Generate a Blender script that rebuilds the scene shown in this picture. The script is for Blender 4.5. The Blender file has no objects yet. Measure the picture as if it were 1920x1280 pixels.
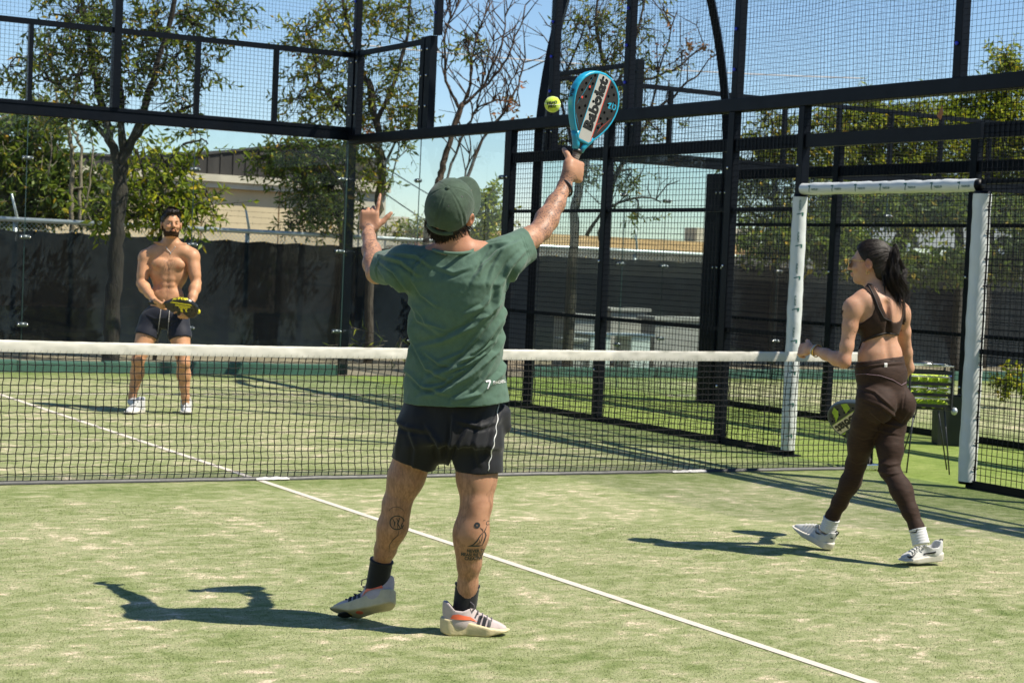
import bpy, bmesh, math, random
import numpy as np
from mathutils import Vector, Matrix, noise as mnoise
from mathutils.bvhtree import BVHTree
import openvdb

random.seed(7)
rng = np.random.default_rng(7)
scene = bpy.context.scene
C = scene.collection

# ------------------------------------------------------------------ camera
CW, CH = 1920.0, 1280.0
FOC, CX, CY, CZ = 3401.776, -4.50293, -10.79215, 1.47674
YAW, PITCH, ROLL = 0.523033555, -0.0420683491, 0.0440830414
cF = np.array([math.sin(YAW)*math.cos(PITCH), math.cos(YAW)*math.cos(PITCH), math.sin(PITCH)])
_r = np.array([math.cos(YAW), -math.sin(YAW), 0.0]); _u = np.cross(_r, cF)
cR = _r*math.cos(ROLL) + _u*math.sin(ROLL)
cU = -_r*math.sin(ROLL) + _u*math.cos(ROLL)
cP = np.array([CX, CY, CZ])
cam = bpy.data.cameras.new('camera'); camo = bpy.data.objects.new('camera', cam); C.objects.link(camo)
camo.matrix_world = Matrix(((cR[0], cU[0], -cF[0], CX), (cR[1], cU[1], -cF[1], CY), (cR[2], cU[2], -cF[2], CZ), (0, 0, 0, 1)))
cam.sensor_width = 36.0; cam.lens = FOC/CW*36.0
cam.clip_start = 0.1; cam.clip_end = 900.0
cam.dof.use_dof = True; cam.dof.focus_distance = 7.4; cam.dof.aperture_fstop = 9.0
scene.camera = camo

def at(px, py, depth):
    """point seen at a photo pixel, a given distance along the view axis"""
    d = cF + cR*(px-CW/2)/FOC - cU*(py-CH/2)/FOC
    return cP + d*depth
def px_of(P):
    d = np.asarray(P, float) - cP
    w = d @ cF
    return np.stack([CW/2+FOC*(d@cR)/w, CH/2-FOC*(d@cU)/w], -1)
def on_plane(px, py, ax, val):
    d = cF + cR*(px-CW/2)/FOC - cU*(py-CH/2)/FOC
    return cP + d*((val-cP[ax])/d[ax])

# ------------------------------------------------------------------ world, sun, exposure
SUN = np.array([0.495, -0.50, 1.0]); SUN /= np.linalg.norm(SUN)     # towards the sun
world = bpy.data.worlds.new('World'); scene.world = world; world.use_nodes = True
wn = world.node_tree; bg = wn.nodes['Background']
sky = wn.nodes.new('ShaderNodeTexSky'); sky.sky_type = 'NISHITA'; sky.sun_disc = False
sky.sun_elevation = math.asin(SUN[2]); sky.sun_rotation = math.atan2(SUN[0], SUN[1])
sky.altitude = 0; sky.air_density = 1.0; sky.dust_density = 0.0; sky.ozone_density = 6.0
wn.links.new(sky.outputs[0], bg.inputs[0]); bg.inputs[1].default_value = 0.094
sl = bpy.data.lights.new('sun', 'SUN'); sl.energy = 5.0; sl.angle = math.radians(0.5); sl.color = (1.0, 0.93, 0.80)
so = bpy.data.objects.new('sun', sl); C.objects.link(so)
so.rotation_euler = Vector(SUN).to_track_quat('Z', 'Y').to_euler(); so.location = (6, -8, 12)
vs = scene.view_settings
scene.display_settings.display_device = 'sRGB'
vs.view_transform = 'Standard'; vs.look = 'None'; vs.exposure = 0.63; vs.gamma = 1.0; vs.use_curve_mapping = False
scene.cycles.max_bounces = 8; scene.cycles.transparent_max_bounces = 40
scene.cycles.use_denoising = True
scene.cycles.caustics_reflective = False; scene.cycles.caustics_refractive = False

# ------------------------------------------------------------------ object helpers
def link(o, parent=None):
    C.objects.link(o)
    if parent is not None: o.parent = parent
    return o
def tag(o, label=None, cat=None, group=None, kind=None):
    if label: o['label'] = label
    if cat: o['category'] = cat
    if group: o['group'] = group
    if kind: o['kind'] = kind
    return o
def thing(name, label, cat, loc=(0, 0, 0), rz=0, group=None):
    o = bpy.data.objects.new(name, None); o.empty_display_size = .1
    o.location = loc; o.rotation_euler = (0, 0, rz)
    link(o); return tag(o, label, cat, group)
def mesh_obj(name, V, F, mat=None, parent=None, smooth=False, kind=None):
    me = bpy.data.meshes.new(name)
    me.from_pydata([tuple(map(float, v)) for v in V], [], [tuple(map(int, f)) for f in F])
    if mat: me.materials.append(mat)
    if smooth: me.polygons.foreach_set('use_smooth', [True]*len(me.polygons))
    me.update()
    o = bpy.data.objects.new(name, me); link(o, parent)
    if parent is not None and parent.type == 'EMPTY':      # meshes are written in world coordinates
        o.matrix_parent_inverse = parent_inv(parent)
    elif parent is not None:
        o.matrix_parent_inverse = parent_inv(parent)
    if kind: o['kind'] = kind
    return o
def world_of(o):
    m = Matrix.LocRotScale(o.location, o.rotation_euler.to_quaternion(), o.scale)
    if o.parent is not None: m = world_of(o.parent) @ o.matrix_parent_inverse @ m
    return m
def parent_inv(p): return world_of(p).inverted()
def orth(d):
    d = np.asarray(d, float); d = d/np.linalg.norm(d)
    a = np.array([0, 0, 1.0]) if abs(d[2]) < .9 else np.array([1.0, 0, 0])
    u = np.cross(a, d); u /= np.linalg.norm(u); v = np.cross(d, u)
    return u, v
class MB:
    """collects boxes, bars and tubes and links them as one mesh"""
    def __init__(s): s.V = []; s.F = []
    def add(s, V, F):
        n = len(s.V); s.V += [tuple(map(float, v)) for v in V]; s.F += [tuple(i+n for i in f) for f in F]; return s
    def box(s, lo, hi):
        x0, y0, z0 = lo; x1, y1, z1 = hi
        V = [(x0,y0,z0),(x1,y0,z0),(x1,y1,z0),(x0,y1,z0),(x0,y0,z1),(x1,y0,z1),(x1,y1,z1),(x0,y1,z1)]
        return s.add(V, [(0,3,2,1),(4,5,6,7),(0,1,5,4),(1,2,6,5),(2,3,7,6),(3,0,4,7)])
    def bevbox(s, lo, hi, b):
        bm = bmesh.new(); bmesh.ops.create_cube(bm, size=1)
        for v in bm.verts: v.co = Vector([lo[i]+(v.co[i]+.5)*(hi[i]-lo[i]) for i in range(3)])
        bmesh.ops.bevel(bm, geom=bm.edges[:], offset=b, segments=2, affect='EDGES', profile=.6)
        bm.verts.index_update()
        s.add([v.co for v in bm.verts], [[v.index for v in f.verts] for f in bm.faces]); bm.free(); return s
    def bar(s, a, b, w, h=None, up=None):
        """rectangular bar from a to b"""
        a = np.asarray(a, float); b = np.asarray(b, float); h = w if h is None else h
        d = (b-a)/np.linalg.norm(b-a)
        if up is None: u, v = orth(d)
        else:
            u = np.cross(d, up); u /= np.linalg.norm(u); v = np.cross(u, d)
        V = [p+u*w/2*i+v*h/2*j for p in (a, b) for i, j in ((-1,-1),(1,-1),(1,1),(-1,1))]
        return s.add(V, [(0,3,2,1),(4,5,6,7),(0,1,5,4),(1,2,6,5),(2,3,7,6),(3,0,4,7)])
    def tube(s, pts, r, n=6, cap=True, closed=False):
        pts = [np.asarray(p, float) for p in pts]; m = len(pts)
        rr = [r]*m if np.isscalar(r) else list(r)
        V = []; F = []; pu = None
        for i, p in enumerate(pts):
            if closed: d = pts[(i+1) % m]-pts[i-1]
            else: d = pts[min(i+1, m-1)]-pts[max(i-1, 0)]
            L = np.linalg.norm(d); d = d/L if L > 1e-9 else np.array([0, 0, 1.0])
            if pu is None: u, v = orth(d)
            else:
                u = pu-d*(pu@d); u /= max(np.linalg.norm(u), 1e-9); v = np.cross(d, u)
            pu = u
            for k in range(n):
                a = 2*math.pi*k/n; V.append(p+(u*math.cos(a)+v*math.sin(a))*rr[i])
        M_ = m if closed else m-1
        for i in range(M_):
            for k in range(n):
                j = (i+1) % m
                F.append((i*n+k, i*n+(k+1) % n, j*n+(k+1) % n, j*n+k))
        if cap and not closed:
            F.append(tuple(range(n-1, -1, -1))); F.append(tuple((m-1)*n+k for k in range(n)))
        return s.add(V, F)
    def disc(s, c, nrm, r, n=12, t=.004):
        c = np.asarray(c, float); nrm = np.asarray(nrm, float)/np.linalg.norm(nrm)
        return s.tube([c, c+nrm*t], [r, r*.86], n)
    def sphere(s, c, r, nu=12, nv=8, axes=None):
        c = np.asarray(c, float); A = np.eye(3) if axes is None else np.asarray(axes, float)
        r = np.array([r]*3) if np.isscalar(r) else np.asarray(r, float)
        V = [c+A.T@(r*np.array([0, 0, 1.0]))]; F = []
        for j in range(1, nv):
            t = math.pi*j/nv
            for i in range(nu):
                p = 2*math.pi*i/nu
                V.append(c+A.T@(r*np.array([math.sin(t)*math.cos(p), math.sin(t)*math.sin(p), math.cos(t)])))
        V.append(c+A.T@(r*np.array([0, 0, -1.0])))
        for i in range(nu): F.append((0, 1+i, 1+(i+1) % nu))
        for j in range(nv-2):
            for i in range(nu):
                a = 1+j*nu+i; b = 1+j*nu+(i+1) % nu; F.append((a, a+nu, b+nu, b))
        e = len(V)-1
        for i in range(nu): F.append((e, 1+(nv-2)*nu+(i+1) % nu, 1+(nv-2)*nu+i))
        return s.add(V, F)
    def build(s, name, mat, parent=None, smooth=False, kind=None):
        return mesh_obj(name, s.V, s.F, mat, parent, smooth, kind)

# ------------------------------------------------------------------ materials
def _nt(name):
    m = bpy.data.materials.new(name); m.use_nodes = True
    return m, m.node_tree, m.node_tree.nodes['Principled BSDF']
def N(t, typ, **kw):
    n = t.nodes.new(typ)
    for k, v in kw.items():
        if k.startswith('i_'): n.inputs[k[2:].replace('_', ' ')].default_value = v
        else: setattr(n, k, v)
    return n
def noise(t, vec, scale, detail=3, rough=.55, dist=0):
    n = N(t, 'ShaderNodeTexNoise'); n.inputs['Scale'].default_value = scale
    n.inputs['Detail'].default_value = detail; n.inputs['Roughness'].default_value = rough; n.inputs['Distortion'].default_value = dist
    if vec is not None: t.links.new(vec, n.inputs['Vector'])
    return n.outputs['Fac']
def ramp(t, fac, stops):
    r = N(t, 'ShaderNodeValToRGB'); e = r.color_ramp.elements
    while len(e) > 2: e.remove(e[-1])
    for i, (p, c) in enumerate(stops):
        q = e[i] if i < 2 else e.new(p)
        q.position = p; q.color = (*c, 1) if len(c) == 3 else c
    t.links.new(fac, r.inputs[0]); return r.outputs[0]
def mixc(t, fac, a, b, blend='MIX'):
    m = N(t, 'ShaderNodeMix', data_type='RGBA', blend_type=blend)
    for s_, v in ((m.inputs[0], fac), (m.inputs[6], a), (m.inputs[7], b)):
        if hasattr(v, 'is_linked'): t.links.new(v, s_)
        else: s_.default_value = v if not isinstance(v, tuple) else ((*v, 1) if len(v) == 3 else v)
    return m.outputs[2]
def math_(t, op, a, b=None, c=None, clamp=False):
    m = N(t, 'ShaderNodeMath', operation=op); m.use_clamp = clamp
    for i, v in enumerate((a, b, c)):
        if v is None: continue
        if hasattr(v, 'is_linked'): t.links.new(v, m.inputs[i])
        else: m.inputs[i].default_value = v
    return m.outputs[0]
def objco(t, scale=None):
    tc = N(t, 'ShaderNodeTexCoord'); v = tc.outputs['Object']
    if scale is not None:
        mp = N(t, 'ShaderNodeMapping'); mp.inputs['Scale'].default_value = scale
        t.links.new(v, mp.inputs[0]); v = mp.outputs[0]
    return v
def bump(t, b, h, strength, dist=.01):
    n = N(t, 'ShaderNodeBump'); n.inputs['Strength'].default_value = strength; n.inputs['Distance'].default_value = dist
    t.links.new(h, n.inputs['Height']); t.links.new(n.outputs[0], b.inputs['Normal'])
def mat(name, col, rough=.6, var=.18, scale=6.0, bmp=0.0, bscale=120, metal=0.0, spec=.5, stretch=None, dist=.004, sheen=0, bdet=3):
    m, t, b = _nt(name); v = objco(t, stretch)
    f = noise(t, v, scale, 5, .6)
    lo = tuple(c*(1-var) for c in col); hi = tuple(min(1, c*(1+var)) for c in col)
    t.links.new(ramp(t, f, [(.3, lo), (.7, hi)]), b.inputs['Base Color'])
    r = noise(t, v, scale*2.3, 3)
    t.links.new(math_(t, 'MULTIPLY_ADD', r, .2, rough-.1), b.inputs['Roughness'])
    b.inputs['Metallic'].default_value = metal; b.inputs['Specular IOR Level'].default_value = spec
    if sheen: b.inputs['Sheen Weight'].default_value = sheen
    if bmp: bump(t, b, noise(t, v, bscale, bdet, .6), bmp, dist)
    return m

def turf_mat(name, stops, fresh=None, grain=.30):
    """artificial turf: green fibre with quartz sand brushed into it, greener along the fence where nobody plays"""
    m, t, b = _nt(name); o = objco(t)
    fine = noise(t, o, 210, 1, .7); tuft = noise(t, o, 85, 2, .65); mid = noise(t, o, 30, 3, .65)
    n1 = noise(t, objco(t, (.85, 1.25, 1)), 8.5, 5, .62, .5); n2 = noise(t, o, 1.5, 4, .55, .3); n3 = noise(t, o, .35, 2, .5)
    s = math_(t, 'ADD', math_(t, 'MULTIPLY', n1, .62), math_(t, 'ADD', math_(t, 'MULTIPLY', n2, .28), math_(t, 'MULTIPLY', n3, .10)))
    s = math_(t, 'ADD', s, math_(t, 'MULTIPLY_ADD', tuft, .14, -.07)); s = math_(t, 'ADD', s, math_(t, 'MULTIPLY_ADD', mid, .12, -.06))
    if fresh is not None:
        sx = N(t, 'ShaderNodeSeparateXYZ'); t.links.new(o, sx.inputs[0])
        d = math_(t, 'ABSOLUTE', math_(t, 'SUBTRACT', sx.outputs[0], fresh)); w = math_(t, 'SUBTRACT', 1.0, math_(t, 'DIVIDE', d, 1.6), clamp=True)
        d2 = math_(t, 'ABSOLUTE', math_(t, 'SUBTRACT', sx.outputs[1], 10.0)); w2 = math_(t, 'SUBTRACT', 1.0, math_(t, 'DIVIDE', d2, 1.3), clamp=True)
        d3 = math_(t, 'ABSOLUTE', math_(t, 'SUBTRACT', sx.outputs[1], -.05)); w3 = math_(t, 'MULTIPLY', math_(t, 'SUBTRACT', 1.0, math_(t, 'DIVIDE', d3, .55), clamp=True), .55)
        s = math_(t, 'SUBTRACT', s, math_(t, 'MULTIPLY', math_(t, 'MAXIMUM', math_(t, 'MAXIMUM', w, w2), w3), .17))
    c = ramp(t, s, stops)
    k = math_(t, 'ADD', math_(t, 'MULTIPLY', ramp(t, fine, [(.30, (0, 0, 0)), (.70, (1, 1, 1))]), .6), math_(t, 'MULTIPLY', ramp(t, tuft, [(.32, (0, 0, 0)), (.68, (1, 1, 1))]), .4))
    c = mixc(t, 1.0, c, ramp(t, k, [(0, (1-grain*1.5,)*3), (.5, (1, 1, 1)), (1, (1+grain, 1+grain*.9, 1+grain*.7))]), 'MULTIPLY')
    t.links.new(c, b.inputs['Base Color']); b.inputs['Roughness'].default_value = .9; b.inputs['Specular IOR Level'].default_value = .15
    bump(t, b, math_(t, 'ADD', math_(t, 'MULTIPLY', fine, .6), math_(t, 'MULTIPLY', tuft, .7)), .7, .012)
    return m
_worn = [(.30, (.125, .175, .050)), (.42, (.205, .240, .095)), (.51, (.290, .310, .155)), (.575, (.365, .350, .205)), (.62, (.60, .51, .36))]
TURF = turf_mat('worn_turf', _worn, 5.0)
TURF2 = turf_mat('worn_turf_next', _worn, 7.85)
TURFG = turf_mat('fresh_turf', [(.30, (.115, .170, .030)), (.50, (.190, .255, .058)), (.66, (.275, .320, .100))], None, .30)
LINE = mat('white_turf_line', (.62, .56, .47), .85, .12, 9, .6, 190, dist=.01)
DIRT = mat('dry_ground', (.22, .18, .12), .95, .35, 1.3, .6, 14, dist=.04)
STEEL = mat('dark_painted_steel', (.0030, .0045, .0075), .42, .3, 4, .05, 90, spec=.14)
WIRE = mat('dark_wire', (.003, .004, .006), .6, .2, 4, spec=.12)
NETC = mat('black_net_cord', (.008, .008, .008), .8, .2, 40, spec=.2)
CANVAS = mat('white_canvas', (.56, .54, .47), .75, .06, 8, .25, 420, dist=.003)
VINYL = mat('white_vinyl_pad', (.58, .60, .58), .38, .05, 5, .12, 16, dist=.02)
BOLT = mat('zinc_bolt', (.72, .70, .66), .25, .1, 30, metal=1.0)
BLUE = mat('blue_plastic', (.03, .05, .55), .4, .1, 30)
GALV = mat('galvanised_pipe', (.50, .54, .55), .42, .15, 7, metal=.55)
KERB = mat('green_kerb_paint', (.060, .135, .100), .6, .2, 3, .2, 40)
def glass_mat(name, tint, rough=.01, ior=1.45, milky=.0):
    m = bpy.data.materials.new(name); m.use_nodes = True; t = m.node_tree; t.nodes.clear()
    out = N(t, 'ShaderNodeOutputMaterial'); tr = N(t, 'ShaderNodeBsdfTransparent'); gl = N(t, 'ShaderNodeBsdfGlossy')
    tr.inputs[0].default_value = (*tint, 1); gl.inputs['Roughness'].default_value = rough
    fr = N(t, 'ShaderNodeFresnel'); fr.inputs[0].default_value = ior
    mx = N(t, 'ShaderNodeMixShader'); gm = N(t, 'ShaderNodeNewGeometry')   # the far skin of the pane must not mirror
    t.links.new(math_(t, 'MULTIPLY', fr.outputs[0], math_(t, 'SUBTRACT', 1.0, gm.outputs['Backfacing'])), mx.inputs[0]); t.links.new(tr.outputs[0], mx.inputs[1]); t.links.new(gl.outputs[0], mx.inputs[2])
    df = N(t, 'ShaderNodeBsdfDiffuse'); df.inputs[0].default_value = (.6, .66, .64, 1)
    m2 = N(t, 'ShaderNodeMixShader')                      # a film of dust on the pane
    f = noise(t, objco(t), 1.3, 5, .6); g = ramp(t, noise(t, objco(t, (1, 1, .35)), 2.6, 6, .7, .8), [(.52, (0, 0, 0)), (.74, (1, 1, 1))])   # wiped streaks and ball marks
    t.links.new(math_(t, 'ADD', math_(t, 'MULTIPLY', f, milky*2), math_(t, 'MULTIPLY', g, milky*5)), m2.inputs[0])
    t.links.new(mx.outputs[0], m2.inputs[1]); t.links.new(df.outputs[0], m2.inputs[2])
    t.links.new(m2.outputs[0], out.inputs[0])
    return m
GLASS = glass_mat('court_glass', (.93, .965, .955), ior=1.34, milky=.0014)

# ------------------------------------------------------------------ implicit surfaces (bodies, clothes, shoes)
def ax_of(x, z):
    """3 rows: right, forward, up built from an x-like and a z-like direction"""
    z = np.asarray(z, float)/np.linalg.norm(z); x = np.asarray(x, float); x = x-z*(x@z); x /= np.linalg.norm(x)
    return np.array([x, np.cross(z, x), z])
class SDF:
    BG = .06
    def __init__(s, lo, hi, h):
        s.lo = np.asarray(lo, float); s.h = h
        s.n = np.ceil((np.asarray(hi, float)-s.lo)/h).astype(int)+1
        s.D = np.full(s.n, s.BG, np.float32)
    def _blk(s, lo, hi, pad=None):
        pad = s.BG if pad is None else pad
        a = np.clip(np.floor((np.asarray(lo)-pad-s.lo)/s.h).astype(int), 0, s.n)
        b = np.clip(np.ceil((np.asarray(hi)+pad-s.lo)/s.h).astype(int)+1, 0, s.n)
        if np.any(b <= a): return None
        g = [(s.lo[i]+np.arange(a[i], b[i])*s.h).astype(np.float32) for i in range(3)]
        sl_ = tuple(slice(a[i], b[i]) for i in range(3))
        return sl_, g[0][:, None, None], g[1][None, :, None], g[2][None, None, :]
    def _join(s, sl_, d, k, op):
        E = s.D[sl_]
        if op == 'add':
            h = np.maximum(k-np.abs(E-d), 0)/k if k > 0 else 0
            s.D[sl_] = np.minimum(np.minimum(E, d)-h*h*k*.25, s.BG)
        elif op == 'sub':
            d = -d; h = np.maximum(k-np.abs(E-d), 0)/k if k > 0 else 0
            s.D[sl_] = np.maximum(E, d)+h*h*k*.25
    def rc(s, a, b, ra, rb, k=.02, op='add'):
        a = np.asarray(a, float); b = np.asarray(b, float); R = max(ra, rb)
        q = s._blk(np.minimum(a, b)-R, np.maximum(a, b)+R)
        if q is None: return s
        sl_, X, Y, Z = q; d = b-a; L2 = max(d@d, 1e-12)
        t = np.clip(((X-a[0])*d[0]+(Y-a[1])*d[1]+(Z-a[2])*d[2])/L2, 0, 1)
        dd = np.sqrt((X-a[0]-t*d[0])**2+(Y-a[1]-t*d[1])**2+(Z-a[2]-t*d[2])**2)-(ra+(rb-ra)*t)
        s._join(sl_, dd.astype(np.float32), k, op); return s
    def chain(s, pts, rs, k=.02, op='add'):
        for i in range(len(pts)-1): s.rc(pts[i], pts[i+1], rs[i], rs[i+1], k, op)
        return s
    def ell(s, c, r, ax=None, k=.02, op='add'):
        c = np.asarray(c, float); r = np.asarray(r, float); A = np.eye(3) if ax is None else np.asarray(ax, float)
        R = np.sqrt(((A*r[:, None])**2).sum(0))
        q = s._blk(c-R, c+R)
        if q is None: return s
        sl_, X, Y, Z = q; X = X-c[0]; Y = Y-c[1]; Z = Z-c[2]
        u = [X*A[i, 0]+Y*A[i, 1]+Z*A[i, 2] for i in range(3)]
        k0 = np.sqrt((u[0]/r[0])**2+(u[1]/r[1])**2+(u[2]/r[2])**2); k1 = np.sqrt((u[0]/r[0]**2)**2+(u[1]/r[1]**2)**2+(u[2]/r[2]**2)**2)
        dd = np.where(k1 > 1e-6, k0*(k0-1)/np.maximum(k1, 1e-6), -r.min())
        s._join(sl_, dd.astype(np.float32), k, op); return s
    def rbox(s, c, hs, ax=None, rnd=.01, k=.01, op='add'):
        c = np.asarray(c, float); hs = np.asarray(hs, float); A = np.eye(3) if ax is None else np.asarray(ax, float)
        R = (np.abs(A)*hs[:, None]).sum(0); q = s._blk(c-R, c+R)
        if q is None: return s
        sl_, X, Y, Z = q; X = X-c[0]; Y = Y-c[1]; Z = Z-c[2]
        u = [np.abs(X*A[i, 0]+Y*A[i, 1]+Z*A[i, 2])-(hs[i]-rnd) for i in range(3)]
        dd = np.sqrt(sum(np.maximum(x, 0)**2 for x in u))+np.minimum(np.maximum(np.maximum(u[0], u[1]), u[2]), 0)-rnd
        s._join(sl_, dd.astype(np.float32), k, op); return s
    def copy(s):
        o = SDF.__new__(SDF); o.lo, o.h, o.n, o.D = s.lo, s.h, s.n, s.D.copy(); return o
    def grid(s):
        return tuple((s.lo[i]+np.arange(s.n[i])*s.h).astype(np.float32).reshape([-1 if j == i else 1 for j in range(3)]) for i in range(3))
    def keep(s, p, n):
        """cut away everything on the side the normal n points to"""
        X, Y, Z = s.grid(); n = np.asarray(n, float)/np.linalg.norm(n)
        s.D = np.maximum(s.D, ((X-p[0])*n[0]+(Y-p[1])*n[1]+(Z-p[2])*n[2]).astype(np.float32)); return s
    def cut(s, f):
        s.D = np.maximum(s.D, f.astype(np.float32)); return s
    def blur(s, n=1):
        for _ in range(n):
            for ax in range(3):
                s.D = (np.roll(s.D, 1, ax)+np.roll(s.D, -1, ax)+2*s.D)*.25
        return s
    def raw(s, iso=0.0):
        g = openvdb.FloatGrid(float(s.BG)); g.copyFromArray(s.D); g.transform = openvdb.createLinearTransform(voxelSize=s.h)
        P, Q = g.convertToQuads(float(iso)); P = np.asarray(P, float)+s.lo; Q = np.asarray(Q, int)
        if len(Q):
            a, b, c = P[Q[:, 0]], P[Q[:, 1]], P[Q[:, 2]]
            if (a*np.cross(b, c)).sum() < 0: Q = Q[:, ::-1]
        return P, Q
    def build(s, name, m, parent=None, iso=0.0, smooth_it=2, shift=None):
        P, Q = s.raw(iso); P = relax(P, Q, smooth_it)
        if shift is not None: P = shift(P, Q)
        return mesh_np(name, P, Q, m, parent)
def vnormals(P, Q):
    fn = np.cross(P[Q[:, 2]]-P[Q[:, 0]], P[Q[:, 3]]-P[Q[:, 1]]); n = np.zeros_like(P)
    for i in range(4): np.add.at(n, Q[:, i], fn)
    return n/np.maximum(np.linalg.norm(n, axis=1, keepdims=True), 1e-12)
def relax(P, Q, it):
    for _ in range(it):
        for lam in (.5, -.52):
            S = np.zeros_like(P); cnt = np.zeros(len(P))
            for i in range(4):
                np.add.at(S, Q[:, i], P[Q[:, (i+1) % 4]]+P[Q[:, i-1]]); np.add.at(cnt, Q[:, i], 2)
            P = P+lam*(S/np.maximum(cnt, 1)[:, None]-P)
    return P
def mesh_np(name, P, Q, m, parent=None, smooth=True):
    me = bpy.data.meshes.new(name); n, f = len(P), len(Q); k = Q.shape[1]
    me.vertices.add(n); me.vertices.foreach_set('co', P.astype(np.float32).ravel())
    me.loops.add(f*k); me.loops.foreach_set('vertex_index', Q.astype(np.int32).ravel())
    me.polygons.add(f); me.polygons.foreach_set('loop_start', np.arange(0, f*k, k, dtype=np.int32))
    me.polygons.foreach_set('use_smooth', np.full(f, smooth)); me.update(); me.validate()
    if m: me.materials.append(m)
    o = bpy.data.objects.new(name, me); link(o, parent)
    if parent is not None: o.matrix_parent_inverse = parent_inv(parent)
    return o
def set_attr(o, name, vals):
    a = o.data.attributes.new(name, 'FLOAT', 'POINT'); a.data.foreach_set('value', np.asarray(vals, np.float32))
def verts_of(o):
    P = np.empty(len(o.data.vertices)*3, np.float32); o.data.vertices.foreach_get('co', P); return P.reshape(-1, 3).astype(float)
def bvh_of(o):
    return BVHTree.FromPolygons([tuple(v) for v in verts_of(o)], [tuple(p.vertices) for p in o.data.polygons])
_fonts = {}
def text_geo(body, size, bold=0.0, shear=0.0, space=1.0, align='CENTER'):
    """flat outline mesh of a word, (x, y) centred"""
    cu = bpy.data.curves.new('word', 'FONT'); cu.body = body; cu.size = size; cu.offset = bold; cu.shear = shear
    cu.space_character = space; cu.align_x = align; cu.align_y = 'CENTER'; cu.resolution_u = 3
    o = bpy.data.objects.new('word', cu); C.objects.link(o)
    me = bpy.data.meshes.new_from_object(o.evaluated_get(bpy.context.evaluated_depsgraph_get()))
    V = [tuple(v.co[:2]) for v in me.vertices]; F = [tuple(p.vertices) for p in me.polygons]
    bpy.data.objects.remove(o); bpy.data.curves.remove(cu); bpy.data.meshes.remove(me)
    return V, F
def poly_geo(pts): return list(pts), [tuple(range(len(pts)))]
def merge_geo(*gs):
    V = []; F = []
    for v, f in gs:
        n = len(V); V += list(v); F += [tuple(i+n for i in q) for q in f]
    return V, F
def fine_geo(g, cell):
    bm = bmesh.new(); vs_ = [bm.verts.new((x, y, 0)) for x, y in g[0]]
    for f in g[1]:
        try: bm.faces.new([vs_[i] for i in f])
        except ValueError: pass
    bmesh.ops.triangulate(bm, faces=bm.faces[:])
    for _ in range(4):
        E_ = [e for e in bm.edges if e.calc_length() > cell]
        if not E_: break
        bmesh.ops.subdivide_edges(bm, edges=E_, cuts=1); bmesh.ops.triangulate(bm, faces=bm.faces[:])
    bm.verts.index_update(); V = [tuple(v.co[:2]) for v in bm.verts]; F = [tuple(v.index for v in f.verts) for f in bm.faces]; bm.free()
    return V, F
def decal(name, geo, target, c, u, v, m, parent, off=.0012, cell=.01, depth=.2):
    """print lying on a surface: the outline is laid along -normal until it meets the target"""
    V, F = fine_geo(geo, cell); c = np.asarray(c, float); u = np.asarray(u, float)/np.linalg.norm(u); v = np.asarray(v, float)/np.linalg.norm(v)
    n = np.cross(u, v); tree = bvh_of(target) if not isinstance(target, BVHTree) else target
    W = []; ok = []
    for x, y in V:
        p = c+u*x+v*y+n*depth
        h = tree.ray_cast(Vector(p), Vector(-n), depth*2)
        if h[0] is None: W.append(p); ok.append(False)
        else: W.append(np.array(h[0])+n*off+np.array(h[1])*off*.5); ok.append(True)
    F = [f for f in F if all(ok[i] for i in f)]
    if not F: print('decal missed', name); return None
    return mesh_obj(name, W, F, m, parent, smooth=True)
# ================================================================== the ground
def sheet(name, x0, y0, x1, y1, z, m, kind='structure', nx=1, ny=1):
    V = [(x0+(x1-x0)*i/nx, y0+(y1-y0)*j/ny, z) for j in range(ny+1) for i in range(nx+1)]
    F = [(j*(nx+1)+i, j*(nx+1)+i+1, (j+1)*(nx+1)+i+1, (j+1)*(nx+1)+i) for j in range(ny) for i in range(nx)]
    return mesh_obj(name, V, F, m, kind=kind)
sheet('ground', -400, -400, 400, 800, -.02, DIRT)
sheet('court_turf', -5, -12, 5.0, 10, 0.0, TURF)
sheet('turf_walkway', 5.0, -12, 7.85, 10, -.003, TURFG)
sheet('next_court_turf', 7.85, -12, 17.85, 10, 0.0, TURF2)
def fibres():
    # standing turf fibres where the camera is close enough to tell them
    r = np.random.default_rng(31); n = 230000
    d = 5.0+np.where(r.random(n) < .8, 5.5*r.random(n)**1.2, 11*r.random(n)**2); px = r.uniform(-40, CW+40, n); q = cF[None]+cR[None]*((px-CW/2)/FOC)[:, None]; q = cP[None]+q*d[:, None]
    x, y = q[:, 0]+r.normal(0, .05, n), q[:, 1]+r.normal(0, .05, n); k = (x > -4.9) & (x < 4.97) & (np.abs(x) > .0225) & (y < 9); x, y = x[k], y[k]; n = len(x)
    a = r.uniform(0, 2*math.pi, n); ln = r.uniform(.6, 1.42, n); h = r.uniform(.004, .010, n); dr = r.uniform(0, 2*math.pi, n); w = .0011*np.interp(np.hypot(x-CX, y-CY), [5, 11], [1, 1.7])
    B = np.stack([x, y, np.zeros(n)], 1); s = np.stack([np.cos(a), np.sin(a), 0*a], 1)*w[:, None]; t_ = np.stack([np.cos(dr)*np.sin(ln)*h, np.sin(dr)*np.sin(ln)*h, np.cos(ln)*h], 1)
    V = np.stack([B-s, B+s, B+t_], 1).reshape(-1, 3); o = mesh_np('turf_fibres', V, np.arange(3*n).reshape(-1, 3), TURF, None, smooth=False); o['kind'] = 'stuff'
fibres()
sheet('centre_line', -.025, -12, .025, 8.0, .003, LINE)
sheet('service_line', -5, 6.91, 5, 6.96, .008, LINE)
sheet('next_service_line', 7.9, 6.91, 17.8, 6.96, .008, LINE)
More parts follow.
